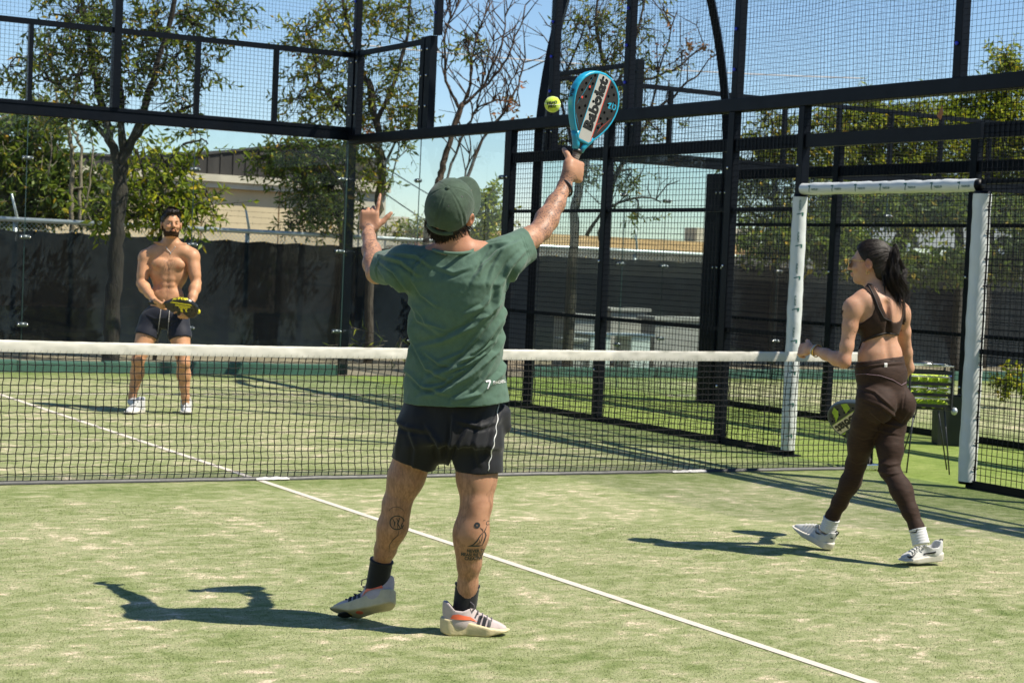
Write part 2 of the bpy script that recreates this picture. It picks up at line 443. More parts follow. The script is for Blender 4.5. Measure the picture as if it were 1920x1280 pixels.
# a bank of earth behind the boundary fence, carrying a service road
bk = MB(); nx = 60
for i in range(nx+1):
    x = 10+50*i/nx; w = min(1, max(0, (x-14)/5.0))
    for y, z in ((14.6, -.05), (16.0, .9*w-.05*(1-w)), (17.6, 1.9*w-.04), (60, 1.92*w-.03)):
        bk.V.append((x, y, z+.05*math.sin(x*1.7+y)))
for i in range(nx):
    for j in range(3): a = i*4+j; bk.F.append((a, a+4, a+5, a+1))
bk.build('earth_bank', mat('leaf_littered_earth', (.060, .048, .028), .95, .45, 2.2, .7, 20, dist=.04), kind='structure', smooth=True)
# green painted kerb under the end glass, cast in metre lengths
for xa, xb in ((-5, 5), (7.85, 17.85)):
    for i in range(int(xb-xa)):
        if xa+i+1 < -1.5: continue
        kb = MB(); kb.bevbox((xa+i+.006, 10.03, -.02), (xa+i+.994, 10.20, .125+.006*((i*7) % 3)), .012)
        k = kb.build('green_kerb', KERB, kind='structure')

# ================================================================== the two courts
def mesh_wires(mb, P0, U, V, nu, nv, lu, lv, r):
    """welded wire panel: nu wires along V and nv wires along U"""
    P0 = np.asarray(P0, float); U = np.asarray(U, float); V = np.asarray(V, float); n = np.cross(U, V)
    def wire(a, d, L, side):
        b = a+d*L; c = [(side*r), (-side*r*.5+n*r*.87), (-side*r*.5-n*r*.87)]
        k = len(mb.V); mb.V += [tuple(a+q) for q in c]+[tuple(b+q) for q in c]
        mb.F += [(k, k+1, k+4, k+3), (k+1, k+2, k+5, k+4), (k+2, k, k+3, k+5)]
    for i in range(nu+1): wire(P0+U*(lu*i/nu), V, lv, U)
    for j in range(nv+1): wire(P0+V*(lv*j/nv)+n*r*1.2, U, lu, V)

def sag_net(mb, P0, U, V, lu, lv, cell, r, seed):
    """knotted ball net: every cord bends between its knots, and the sheet billows a little"""
    rr = np.random.default_rng(seed); nu = max(2, int(lu/cell)); nv = max(2, int(lv/cell))
    P0 = np.asarray(P0, float); U = np.asarray(U, float); V = np.asarray(V, float); n = np.cross(U, V)
    G = np.zeros((nu+1, nv+1, 3)); ph = rr.uniform(0, 6, 4)
    for i in range(nu+1):
        for j in range(nv+1):
            a, b = i/nu, j/nv; e = math.sin(math.pi*a)*math.sin(math.pi*min(1, b*1.1))
            G[i, j] = P0+U*(lu*a)+V*(lv*b-.02*e*math.sin(a*9+ph[0]))+n*(.05*e*math.sin(a*5+b*3+ph[1]))+V*(-.035*math.sin(math.pi*a)*b)
    def seg(a, b, side):
        k = len(mb.V)
        for p in (a, b): mb.V += [tuple(p+side*r), tuple(p-side*r*.5+n*r*.87), tuple(p-side*r*.5-n*r*.87)]
        mb.F += [(k, k+1, k+4, k+3), (k+1, k+2, k+5, k+4), (k+2, k, k+3, k+5)]
    st = 6
    for i in range(nu+1):
        for j in range(0, nv, st): seg(G[i, j], G[i, min(j+st, nv)], U)
    for j in range(nv+1):
        for i in range(0, nu, st): seg(G[i, j], G[min(i+st, nu), j], V)

def bolt_on(parent, p, nrm, r=.013):
    m = MB(); m.sphere(np.asarray(p, float)+np.asarray(nrm, float)*.004, r, 8, 5); return m.build('bolt', BOLT, parent, smooth=True)

BEAM_LO, BEAM_HI = 2.885, 3.0
def side_fence(X, word, ylo, yhi, bays_lo, doors):
    """mesh side fence of one court with its gate opening at the net"""
    f = thing('mesh_fence', word, 'mesh fence', (X, 2, 0))
    posts = [1.04, 2.0, 4.0, 5.88]
    for y in posts+bays_lo:
        w = .085 if abs(y) > 1.1 else .07
        p = MB(); p.bevbox((X-.03, y-w/2, 0), (X+.05, y+w/2, BEAM_LO), .006)
        po = p.build('post', STEEL, f)
        pl = MB(); pl.box((X-.06, y-.07, 0), (X+.09, y+.07, .012)); pl.build('base_plate', STEEL, po)
        for z in (.5, 1.55, 2.4): bolt_on(f, (X-.032, y+.012, z), (-1, 0, 0))
    for ya, yb in ((1.04, 5.92), (bays_lo[-1], -1.04)):
        for z, h, nm in ((.03, .055, 'bottom_rail'), (1.0, .035, 'rail'), (2.04 if ya > 0 else 2.23, .035, 'rail'), (2.60, .11, 'rail')):
            b = MB(); b.box((X-.012, ya, z-h/2), (X+.028, yb, z+h/2)); b.build(nm, STEEL, f)
    b = MB(); b.bevbox((X-.035, bays_lo[-1]-.1, BEAM_LO), (X+.085, 9.93, BEAM_HI), .006); b.build('top_beam', STEEL, f)
    if X > 6: b = MB(); b.bevbox((X-.04, 5.96, 0), (X+.08, 6.26, 2.62), .01); b.build('support_column', STEEL, f)
    b = MB(); b.box((X-.012, -1.0, 2.545), (X+.028, 1.0, 2.655)); b.build('rail', STEEL, f)
    ys = sorted([1.04, 2, 4, 5.88]); lows = sorted(bays_lo+[-1.04])
    for q in (ys, lows):
        for a, c in zip(q[:-1], q[1:]):
            if c-a < .3: continue
            m = MB(); n = max(1, round((c-a)/.05)); mesh_wires(m, (X-.018, a, .06), (0, 1, 0), (0, 0, 1), n, 56, c-a, 2.82, .0031)
            m.build('mesh_panel', WIRE, f, kind='stuff')
    m = MB(); mesh_wires(m, (X-.018, -1.04, 2.66), (0, 1, 0), (0, 0, 1), 42, 4, 2.08, .23, .0031); m.build('mesh_panel', WIRE, f, kind='stuff')
    return f

def gate_pads(X, where):
    """white padded sleeves laced round the gate posts and the beam above them"""
    def logo(i, par, place):
        V1 = [(-.030, .022), (-.002, .026), (.004, .016), (-.012, -.030), (-.019, -.030), (-.006, .012), (-.024, .012)]
        T = text_geo('PADEL39', .021, .0004); V2 = ([(x+.062, y-.010) for x, y in T[0]], T[1])
        g = fine_geo(merge_geo(poly_geo(V1), V2), .02)
        mesh_obj('printed_mark', [place(x, y) for x, y in g[0]], g[1], PRINTG, par)
    def sleeve(name, label, A, U, D1, D2, L, r, marks, seam):
        """A start, U along, D1 towards the court, D2 sideways"""
        A = np.array(A, float); U = np.array(U, float); D1 = np.array(D1, float); D2 = np.array(D2, float)
        t = tag(MB().build(name, VINYL), label, 'post padding', 'padding round the gate openings')
        nl, na = 90, 22; V = []; F = []; a0, a1 = seam+.16, seam+2*math.pi-.16
        def rad(s_, a):
            w = .0025*math.sin(s_*13+X)+.0015*math.sin(s_*37+a*2)+.003*mnoise.noise(Vector((s_*9, a*1.5, X)))
            pinch = .006*math.exp(-((math.fmod(s_, .19)-.095)/.02)**2)*math.exp(-(min(abs(a-a0), abs(a-a1))/.5)**2)
            return r*(1+.06*math.cos(2*a))+w*.7-pinch
        for i in range(nl+1):
            s_ = L*i/nl
            for k in range(na+1):
                a = a0+(a1-a0)*k/na; q = rad(s_, a)
                V.append(A+U*s_+D1*q*math.cos(a)+D2*q*math.sin(a))
        for i in range(nl):
            for k in range(na): p = i*(na+1)+k; F.append((p, p+1, p+na+2, p+na+1))
        me = t.data; me.clear_geometry(); me.from_pydata([tuple(v) for v in V], [], F); me.polygons.foreach_set('use_smooth', [True]*len(F))
        core = MB(); core.tube([A-U*.02, A+U*(L+.02)], r*.86, 14); core.build('post_core', STEEL, t, smooth=True)
        for i in range(int(L/.19)):
            s_ = .095+.19*i; q = r*1.05; ties = MB()
            ps = [A+U*s_+D1*q*math.cos(a)*(1.06)+D2*q*math.sin(a)*1.06 for a in np.linspace(seam-.34, seam+.34, 5)]
            ties.tube(ps, .0045, 5); ties.build('lace_tie', WIRE, t)
        for i in range(marks):
            s0 = L*(i+.5)/marks
            def place(x, y, s0=s0):
                s_ = s0+x; a = y/r; q = rad(s_, a)+.0016
                return A+U*s_+D1*q*math.cos(a)+D2*q*math.sin(a)
            logo(i, t, place)
        return t
    view = np.array([-.50, -.866, 0])
    sleeve('post_pad', 'white padded sleeve laced on the %s post farther from the camera' % where, (X, 1.04, .05), (0, 0, 1), view, (.866, -.5, 0), 2.09, .064, 8, 2.6)
    sleeve('post_pad', 'white padded sleeve on the %s post nearer the camera, dark laced seam' % where, (X, -1.04, .05), (0, 0, 1), view, (.866, -.5, 0), 2.09, .070, 0, .62)
    sleeve('beam_pad', 'white padded sleeve printed with green marks along the beam above the %s' % where, (X, 1.0, 2.205), (0, -1, 0), (-1, 0, 0), (0, 0, 1), 2.0, .052, 7, 1.75)

CLIPM = mat('dull_steel_clip', (.10, .12, .125), .35, .2, 30, metal=.5)
SEAL = mat('green_glass_edge', (.022, .050, .048), .3, .2, 20)
PRINTG = mat('green_print', (.010, .10, .075), .6, .1, 30)
def end_wall(x0, x1, word, clips_at, ztop=4.03):
    """glass end wall, the beam over it and the mesh panels on top"""
    w = thing('glass_wall', word, 'glass wall', ((x0+x1)/2, 10, 0))
    for i in range(int((x1-x0)/2)):
        a = x0+2*i
        if a+2 < -1.2: continue
        g = MB(); g.box((a+.004, 10.0, .02), (a+1.996, 10.012, 2.93)); g.build('glass_pane', GLASS, w)
    for x in np.arange(max(x0, -1), x1-.5, 2.0):
        if x > x0: g = MB(); g.box((x-.0035, 10.001, .02), (x+.0035, 10.011, 2.93)); g.build('pane_edge', SEAL, w)
    g = MB(); g.box((x1-.003, 10.0, .02), (x1+.008, 10.012, 2.93)); g.build('pane_edge', SEAL, w)
    b = MB(); b.bevbox((x0-.06, 9.985, 2.94), (x1+.02, 10.085, 3.06), .006); b.build('beam', STEEL, w)
    b = MB(); b.box((x0, 9.975, 3.06), (x1, 10.02, 3.10)); b.build('rail', STEEL, w)
    b = MB(); b.box((x0, 9.98, 3.965), (x1, 10.03, 4.03)); b.build('rail', STEEL, w)
    for i in range(int(x1-x0)+1):
        x = x0+i
        if x < -1: continue
        big = (i % 5 == 2 and x0 < 0); q = .09 if big else .05
        p = MB(); p.box((x-q/2, 9.975-.02*big, 3.1), (x+q/2, 10.05+.02*big, 6.4 if big else 3.965)); p.build('post', STEEL, w)
    m = MB(); xa = max(x0, -1.0); mesh_wires(m, (xa, 9.99, 3.1), (1, 0, 0), (0, 0, 1), round((x1-xa)/.05), 18, x1-xa, .87, .0024); m.build('mesh_panel', WIRE, w, kind='stuff')
    for x in clips_at:
        for z in (.55, 1.55, 2.45):
            c = MB(); c.tube([(x-.055, 9.985, z), (x+.055, 9.985, z)], .026, 10)
            cl = c.build('glass_clip', CLIPM, w, smooth=True)
            for s in (-.05, .05):
                bb = MB(); bb.sphere((x+s, 9.957, z), .013, 8, 5); bb.build('bolt', BOLT, cl, smooth=True)
    cp = MB(); cp.bevbox((x1+.03, 10.03, 0), (x1+.13, 10.13, 4.05), .006); cp.build('corner_post', STEEL, w)
    return w

def side_glass(X, word):
    """two glass panes next to the end wall; the last bay carries a mesh panel above the beam"""
    w = thing('side_glass_wall', word, 'glass wall', (X, 8, 0))
    for a, c in ((5.98, 7.996), (8.004, 9.98)):
        g = MB(); g.box((X, a, .02), (X+.012, c, 2.88)); g.build('glass_pane', GLASS, w)
    g = MB(); g.box((X+.001, 7.9965, .02), (X+.011, 8.0035, 2.88)); g.build('pane_edge', SEAL, w)
    for y, q in ((9.93, .11), (9.78, .06), (8.0, .09), (7.86, .13)):
        p = MB(); p.box((X-.03, y-q/2, 3.0), (X+.06, y+q/2, 4.05)); po = p.build('post', STEEL, w)
        for z in (3.25, 3.6, 3.9): bolt_on(po, (X-.032, y, z), (-1, 0, 0), .014)
    b = MB(); b.box((X-.02, 7.85, 3.97), (X+.03, 9.95, 4.03)); b.build('rail', STEEL, w)
    m = MB(); mesh_wires(m, (X-.005, 8.05, 3.02), (0, 1, 0), (0, 0, 1), 34, 19, 1.7, .95, .0024); m.build('mesh_panel', WIRE, w, kind='stuff')
    p = MB(); p.box((X-.02, 5.93, .02), (X+.06, 5.99, 2.88)); p.build('end_frame', STEEL, w)
    for y in (8.0, 6.02):
        for z in (.55, 1.55, 2.4):
            c = MB(); c.tube([(X-.012, y-.05, z), (X-.012, y+.05, z)], .025, 10); cl = c.build('glass_clip', CLIPM, w, smooth=True)
            for s in (-.04, .04):
                bb = MB(); bb.sphere((X-.037, y+s, z), .012, 8, 5); bb.build('bolt', BOLT, cl, smooth=True)
    return w
side_fence(5.0, 'black mesh side fence of the near court with white padded gate posts', 0, 0, [-2.0, -4.0, -6.0], None)
side_fence(7.85, 'black mesh side fence of the next court, behind the ball basket', 0, 0, [-2.0, -4.0, -6.0], None)
gate_pads(5.0, 'near court gate')
end_wall(-5, 5, 'tall glass end wall of the near court behind the shirtless man', (-1, 1, 3, 4.93))
end_wall(7.85, 17.85, 'glass end wall of the next court seen through two mesh fences', (9.85, 11.85, 13.85, 15.85))
side_glass(5.0, 'side glass panes of the near court beside the cap of the man in green')
side_glass(7.85, 'side glass panes of the next court behind the black mesh')

# slender arched poles standing between the courts, and the poles that carry the ball nets
def arch_pole(X, y, bend, label):
    p = MB(); pts = [(X+bend*.085*max(0, z-2.6)**2, y, z) for z in np.linspace(0, 7.2, 30)]
    for a, b in zip(pts[:-1], pts[1:]): pass
    p.tube(pts, .062, 4); o = p.build('arched_pole', STEEL); return tag(o, label, 'lamp pole', 'arched poles between the courts')
arch_pole(5.12, 5.52, 1, 'dark arched pole bending right behind the tennis ball')
arch_pole(8.0, 6.14, -1, 'dark arched pole bending left above the next court fence')
def net_pole(X, y, z0, label, lean=0):
    p = MB(); p.bevbox((X-.02, y-.04, z0), (X+.06, y+.04, 7.0), .005); o = p.build('net_pole', STEEL); tag(o, label, 'net pole', 'poles carrying the ball nets')
    for k in range(6):
        c = MB(); c.sphere((X-.028, y, z0+.25+.35*k), .016, 8, 5); c.build('net_clip', BLUE, o, smooth=True)
net_pole(5.0, 7.72, 4.05, 'net pole on the corner panel, left of the bare tree')
net_pole(5.0, 9.9, 4.05, 'net pole above the corner where both glass walls meet')
net_pole(5.0, 5.1, 3.0, 'net pole right behind the arched pole near the tennis ball')
net_pole(5.0, 3.72, 3.0, 'net pole directly behind the blue racket')
net_pole(5.0, 2.0, 3.0, 'net pole with blue clips above the middle of the mesh fence')
net_pole(5.0, -.72, 3.0, 'net pole above the white padded gate, at far right')
def ball_net(P0, U, lu, lv, seed, label, cell=.045):
    m = MB(); sag_net(m, P0, U, (0, 0, 1), lu, lv, cell, .0017, seed); o = m.build('ball_net', WIRE)
    return tag(o, label, 'ball net', 'ball nets stretched above the fences')
ball_net((5.0, 2.04, 3.0), (0, 1, 0), 1.68, 2.6, 1, 'black ball net between the blue racket pole and the blue-clipped pole')
ball_net((5.0, -.68, 3.0), (0, 1, 0), 2.66, 2.6, 2, 'wide black ball net against clear sky, top right')
ball_net((5.0, -4.8, 3.0), (0, 1, 0), 4.05, 2.6, 3, 'black ball net running past the right edge of the photo')
ball_net((5.0, 3.76, 3.0), (0, 1, 0), 1.3, 2.6, 4, 'narrow black ball net between arched pole and racket pole')
ball_net((5.0, 7.76, 4.05), (0, 1, 0), 2.1, 2.2, 5, 'black ball net on the corner panel over the side glass')
ball_net((-1.0, 10.0, 4.05), (1, 0, 0), 5.95, 2.2, 6, 'black ball net above the end wall in front of the trees')
ball_net((7.87, 10.0, 4.05), (1, 0, 0), 7.0, 2.2, 7, 'black ball net above the far end wall of the next court', .06)
# leaf caught in the fence
lf = MB(); lf.add([(0, -.02, 0), (.01, .012, -.05), (.0, .045, -.02), (.012, .02, .04), (-.008, -.01, .06)], [(0, 1, 2), (0, 2, 3), (0, 3, 4)])
lp = on_plane(1765, 212, 0, 4.96); lf.V = [tuple(np.array(v)*1.05+lp) for v in lf.V]
tag(lf.build('dry_leaf', mat('brown_leaf', (.30, .12, .05), .8, .3, 60)), 'curled brown leaf caught in the mesh under the top beam', 'leaf')

# ================================================================== the net
def make_net():
    t = thing('padel_net', 'black tennis net with white tape headband across the court', 'net', (0, .24, 0))
    yn = lambda x: .235-.031*x
    top = lambda x: .885+.04*(abs(x)/5)**1.6
    nx, nz = 208, 19; m = MB(); r = .0036
    rr = np.random.default_rng(3)
    def node(i, j):
        x = -4.98+9.96*i/nx; s = j/nz; zb = .022; zt = top(x)-.07
        bow = .016*math.sin(x*1.9)*math.sin(math.pi*s)
        return np.array([x+.005*((j % 2)-.5)+.004*math.sin(j*.7+x*2), yn(x)+bow, zb+(zt-zb)*s+.0035*(((i+j) % 2)-.5)])
    G = [[node(i, j) for j in range(nz+1)] for i in range(nx+1)]
    def seg(a, b):
        d = b-a; k = len(m.V); s = np.array([r, 0, 0]) if abs(d[2]) > abs(d[0]) else np.array([0, 0, r])
        e = np.array([0, r, 0])
        for p in (a, b): m.V += [tuple(p+s), tuple(p-s*.5+e*.87), tuple(p-s*.5-e*.87)]
        m.F += [(k, k+1, k+4, k+3), (k+1, k+2, k+5, k+4), (k+2, k, k+3, k+5)]
    for i in range(nx+1):
        for j in range(nz): seg(G[i][j], G[i][j+1])
    for j in range(nz+1):
        for i in range(nx): seg(G[i][j], G[i+1][j])
    kn = MB()
    m.build('netting', NETC, t, kind='stuff')
    # headband: canvas folded over the cord, puckered between the stitches
    V = []; F = []; nb = 700; prof = [(-.008, 0), (-.010, .012), (-.010, .036), (-.009, .056), (-.005, .070), (0, .073), (.005, .070), (.008, .050), (.008, .0)]
    for i in range(nb+1):
        x = -5+10*i/nb
        for k, (py, pz) in enumerate(prof):
            w = 0
            if pz > .02:
                w = .0075*mnoise.noise(Vector((x*9+pz*110, pz*30, 3)))+.006*abs(mnoise.noise(Vector((x*21-pz*260, pz*20, 7))))-.002
            st = .0018*abs(math.sin(x*44)) if pz <= .02 else 0
            V.append((x, yn(x)+py+w*(-1 if py < 0 else 1)-st, top(x)-.078+pz+w*.25))
    q = len(prof)
    for i in range(nb):
        for k in range(q-1): a = i*q+k; F.append((a, a+1, a+q+1, a+q))
    hb = mesh_obj('headband', V, F, CANVAS, t, smooth=True)
    sc_ = MB()
    for i in range(250):
        x = -4.98+9.96*(i+.5)/250
        sc_.tube([(x, yn(x)-.0165, top(x)-.078), (x, yn(x)-.0175, top(x)-.070), (x+.002, yn(x)-.0165, top(x)-.060)], .0012, 4)
    sc_.build('stitching', mat('grey_thread', (.30, .29, .26), .8), hb, kind='stuff')
    # bottom tape lying on the turf, weighted, its white lining showing at two places
    V = []; F = []; nb = 260
    for i in range(nb+1):
        x = -5+10*i/nb; w = .006*mnoise.noise(Vector((x*6, 1, 0)))
        for py, pz in ((-.014, .004), (-.010, .022), (.004, .026), (.010, .006)): V.append((x, yn(x)+py+w, pz+w*.6))
    for i in range(nb):
        for k in range(3): a = i*4+k; F.append((a, a+1, a+5, a+4))
    mesh_obj('bottom_tape', V, F, mat('black_tape', (.02, .022, .022), .5, .2, 20), t, smooth=True)
    def lining(x0, x1, amp):
        V = []; F = []; n = int((x1-x0)*110)
        for i in range(n+1):
            x = x0+(x1-x0)*i/n; e = math.sin(math.pi*i/n)**.4
            for k in range(5):
                py = -.026+.011*k; h = .008+e*amp*(.5+mnoise.noise(Vector((x*31, k*1.3, 2))))*(1-abs(k-2)/3)
                V.append((x, yn(x)+py-.006+.006*mnoise.noise(Vector((x*22, k, 5))), max(.005, h+.012*(k == 2))))
        for i in range(n):
            for k in range(4): a = i*5+k; F.append((a, a+5, a+6, a+1))
        mesh_obj('tape_lining', V, F, mat('white_lining', (.58, .57, .54), .35, .05, 20), t, smooth=True)
    lining(-.03, .20, .008); lining(3.2, 3.5, .006)
    p = MB(); p.tube([(5.03, yn(5.0), 0), (5.03, yn(5.0), .93)], .04, 12); po = p.build('net_post', STEEL, t, smooth=True)
    b = MB(); b.bevbox((4.93, yn(5)-.07, 0), (5.10, yn(5)+.07, .05), .01); b.build('post_foot', BOLT, po)
    return t
make_net()
# ================================================================== beyond the courts
SCREEN = None
def screen_mat():
    m, t, b = _nt('dark_windscreen'); v = objco(t)
    f = noise(t, v, 2.2, 6, .65, .4); w = noise(t, objco(t, (60, 60, 9)), 3, 2)
    c = ramp(t, f, [(.3, (.007, .011, .015)), (.6, (.014, .020, .026)), (.85, (.036, .040, .042))])
    t.links.new(mixc(t, math_(t, 'MULTIPLY', w, .4), c, (.006, .007, .009)), b.inputs['Base Color'])
    b.inputs['Roughness'].default_value = .9; b.inputs['Specular IOR Level'].default_value = .03
    tr = N(t, 'ShaderNodeBsdfTransparent'); mx = N(t, 'ShaderNodeMixShader'); mx.inputs[0].default_value = .010
    t.links.new(b.outputs[0], mx.inputs[1]); t.links.new(tr.outputs[0], mx.inputs[2])
    t.links.new(mx.outputs[0], t.nodes['Material Output'].inputs[0]); return m
def boundary_fence():
    Y = 14.0; f = thing('chain_link_fence', 'chain link fence with dark windscreen and barbed wire arms behind the courts', 'fence', (9, Y, 0))
    sm = screen_mat(); xs = [on_plane(px, 450, 1, Y)[0] for px in (30, 466, 1195, 1488, 1790)]
    xs = [-2.5]+xs+[23.5, 27]
    zt = 1.80
    r = MB(); r.tube([(-4, Y, zt), (28, Y, zt-.02)], .034, 10); r.build('top_rail', GALV, f, smooth=True)
    rr = random.Random(4)
    for x in xs:
        p = MB(); p.tube([(x, Y+.05, 0), (x, Y+.05, zt+.02)], .032, 10); po = p.build('post', GALV, f, smooth=True)
        a = MB(); a.tube([(x, Y+.03, zt-.02), (x, Y, zt+.04), (x-.10, Y-.08, zt+.34)], [.026, .020, .014], 8); a.build('barbed_arm', GALV, po, smooth=True)
    for k in range(3):
        w = MB(); pts = []
        for x in np.arange(-4, 28, .12):
            pts.append((x, Y-.03*k, zt+.10+.095*k+.012*math.sin(x*1.3+k*2)))
        w.tube(pts, .0018, 4, cap=False)
        for q in pts[::1]:
            q = np.array(q); a = rr.uniform(0, 6)
            w.tube([q+(0, .02*math.cos(a), .02*math.sin(a)), q-(0, .02*math.cos(a), .02*math.sin(a))], .0016, 3, cap=False)
        w.build('barbed_strand', WIRE, f)
    # diamond wire between rail and cloth
    m = MB(); n = 32*16
    for i in range(n):
        x = -4+32*i/n
        for s in (1, -1):
            a = np.array([x, Y+.02, zt-.02]); b = a+np.array([s*.20, 0, -.20])
            m.bar(a, b, .004)
    m.build('diamond_mesh', GALV, f, kind='stuff')
    # cloth in lengths laced to the rail: scalloped top edge, hanging folds at the foot
    for a, c in zip(xs[:-1], xs[1:]):
        nx, nz = max(8, int((c-a)*9)), 14; V = []; F = []
        for i in range(nx+1):
            x = a+(c-a)*i/nx; sc = .035*abs(math.sin(x*math.pi/.55))
            for j in range(nz+1):
                s = j/nz; z = .04+(zt-.135-sc*.9-.04)*s
                bel = .010*mnoise.noise(Vector((x*.8, s*2, 1)))+.012*(1-s)**4*math.sin(x*7+math.sin(x*2)*2)
                V.append((x, Y-.045+bel-.10*(1-s)**5, z))
        for i in range(nx):
            for j in range(nz): q = i*(nz+1)+j; F.append((q, q+nz+1, q+nz+2, q+1))
        w = mesh_obj('windscreen', V, F, sm, f, smooth=True)
        g = MB()
        for x in np.arange(a+.25, c-.1, .55): g.sphere((x, Y-.06, zt-.15), .013, 6, 4)
        g.build('grommet', mat('brass_grommet', (.55, .36, .10), .35, .1, 30, metal=.8) if 'brass_grommet' not in bpy.data.materials else bpy.data.materials['brass_grommet'], w, kind='stuff')
boundary_fence()

# ------------------------------------------------------------------ buildings
CREAM = mat('cream_render', (.60, .47, .30), .9, .14, .9, .3, 26, dist=.01)
CREAM2 = mat('pale_cornice', (.55, .48, .37), .85, .14, 1.5, .2, 30)
ROOFM = mat('weathered_brown_roof', (.040, .033, .029), .8, .25, .7, .25, 12, stretch=(8, 1, 1), dist=.02)
def warehouse():
    Y = 32.0; b = thing('warehouse', 'tan warehouse with low brown gable roof half hidden by trees', 'building', (11, Y, 0))
    xr = on_plane(720, 400, 1, Y)[0]; xl = 3.0
    ex = np.linspace(xl, xr-.9, 7)
    for a, c in zip(ex[:-1], ex[1:]):
        p = MB(); p.box((a+.02, Y, 0), (c-.02, Y+.3, 3.05)); p.build('wall_panel', CREAM, b)
    p = MB(); p.box((xl, Y+.05, 0), (xr-.9, Y+9, 3.03)); p.build('wall', CREAM, b)
    p = MB(); p.box((xl, Y-.20, 3.055), (xr-.9, Y+.3, 3.20)); p.box((xl, Y-.28, 3.205), (xr-.9, Y+.3, 3.38)); p.build('cornice', CREAM2, b)
    p = MB(); p.box((xr-.9, Y-.12, 0), (xr-.02, Y+.6, 3.20)); p.box((xr-.75, Y-.16, .3), (xr-.62, Y-.10, 2.8)); p.box((xr-.28, Y-.16, .3), (xr-.15, Y-.10, 2.8)); pi = p.build('pier', CREAM2, b)
    p = MB(); p.box((xr-1.0, Y-.25, 3.205), (xr+.05, Y+.7, 3.48)); p.build('pier_cap', CREAM2, pi)
    p = MB(); p.box((xr-.92, Y-.08, 3.485), (xr-.02, Y+.5, 4.1)); p.build('upper_pier', ROOFM, b)
    prof = [(xl, 3.55), (10.3, 3.66), (10.35, 3.83), (10.75, 3.78), (13.1, 4.18), (15.2, 4.30), (xr-.9, 4.22)]
    V = [(x, Y-.2, 3.385) for x, z in prof]+[(x, Y-.2, z) for x, z in prof]+[(x, Y+9, 3.385) for x, z in prof]+[(x, Y+9, z+.1) for x, z in prof]
    n = len(prof); F = []
    for i in range(n-1): F += [(i, i+1, n+i+1, n+i), (n+i, n+i+1, 3*n+i+1, 3*n+i), (2*n+i+1, 2*n+i, 3*n+i, 3*n+i+1)]
    F += [(0, n, 3*n, 2*n), (n-1, 3*n-1, 4*n-1, 2*n-1)]
    mesh_obj('roof', V, F, ROOFM, b)
    for x in np.arange(xl+.3, xr-1, .33):
        z = np.interp(x, [q[0] for q in prof], [q[1] for q in prof]); s = MB(); s.box((x-.02, Y-.225, 3.39), (x+.02, Y-.203, z-.03)); s.build('roof_rib', ROOFM, b)
    e = MB()
    for (x0, z0), (x1, z1) in zip(prof[:-1], prof[1:]): e.bar((x0, Y-.22, z0+.03), (x1, Y-.22, z1+.03), .06)
    e.build('roof_edge', mat('dark_flashing', (.05, .045, .04), .6), b)
warehouse()
def low_building():
    Y = 60.0; b = thing('low_building', 'low far building with orange brown roof above the windscreen', 'building', (44, Y, 0))
    x0, x1 = 36.0, 51.0; zt = on_plane(1235, 449, 1, Y)[2]
    w = MB(); w.box((x0, Y, 0), (x1, Y+8, zt-.5)); w.build('wall', CREAM2, b)
    r = MB(); r.add([(x0-.4, Y-.5, zt-.52), (x1+.4, Y-.5, zt-.52), (x1+.4, Y+2.5, zt+.05), (x0-.4, Y+2.5, zt+.05), (x0-.4, Y+9, zt-.52), (x1+.4, Y+9, zt-.52)], [(0, 1, 2, 3), (3, 2, 5, 4), (0, 3, 4), (1, 5, 2), (0, 4, 5, 1)])
    r.build('roof', mat('orange_brown_roof', (.34, .20, .075), .85, .3, .8, .3, 8), b)
    for px, w_, h_ in ((1312, .5, 1.2), (1398, 1.7, 1.3)):
        q = on_plane(px, 450, 1, Y+3); u = MB(); u.bevbox((q[0]-w_/2, Y+3, zt-.4), (q[0]+w_/2, Y+4, zt-.2+h_*.8), .05); un = u.build('roof_unit', CREAM2, b)
        if w_ > 1:
            for k in range(5): g = MB(); g.box((q[0]-.55, Y+2.95, zt+.05+k*.14), (q[0]+.2, Y+2.99, zt+.13+k*.14)); g.build('vent_slat', STEEL, un)
    b2 = thing('low_building', 'small pale far building between the warehouse and the green cap', 'building', (31, Y, 0))
    a = on_plane(726, 405, 1, Y); c = on_plane(812, 430, 1, Y)
    w = MB(); w.box((a[0], Y, 0), (c[0]-1.2, Y+5, 3.35)); w.build('wall', CREAM2, b2)
    w = MB(); w.box((a[0]+1.0, Y-.8, 0), (c[0], Y-.05, 2.75)); w.build('annexe', mat('brick_red', (.22, .11, .08), .9, .3, 3), b2)
low_building()
VANP = mat('pale_grey_van_paint', (.34, .34, .34), .35, .08, 2)
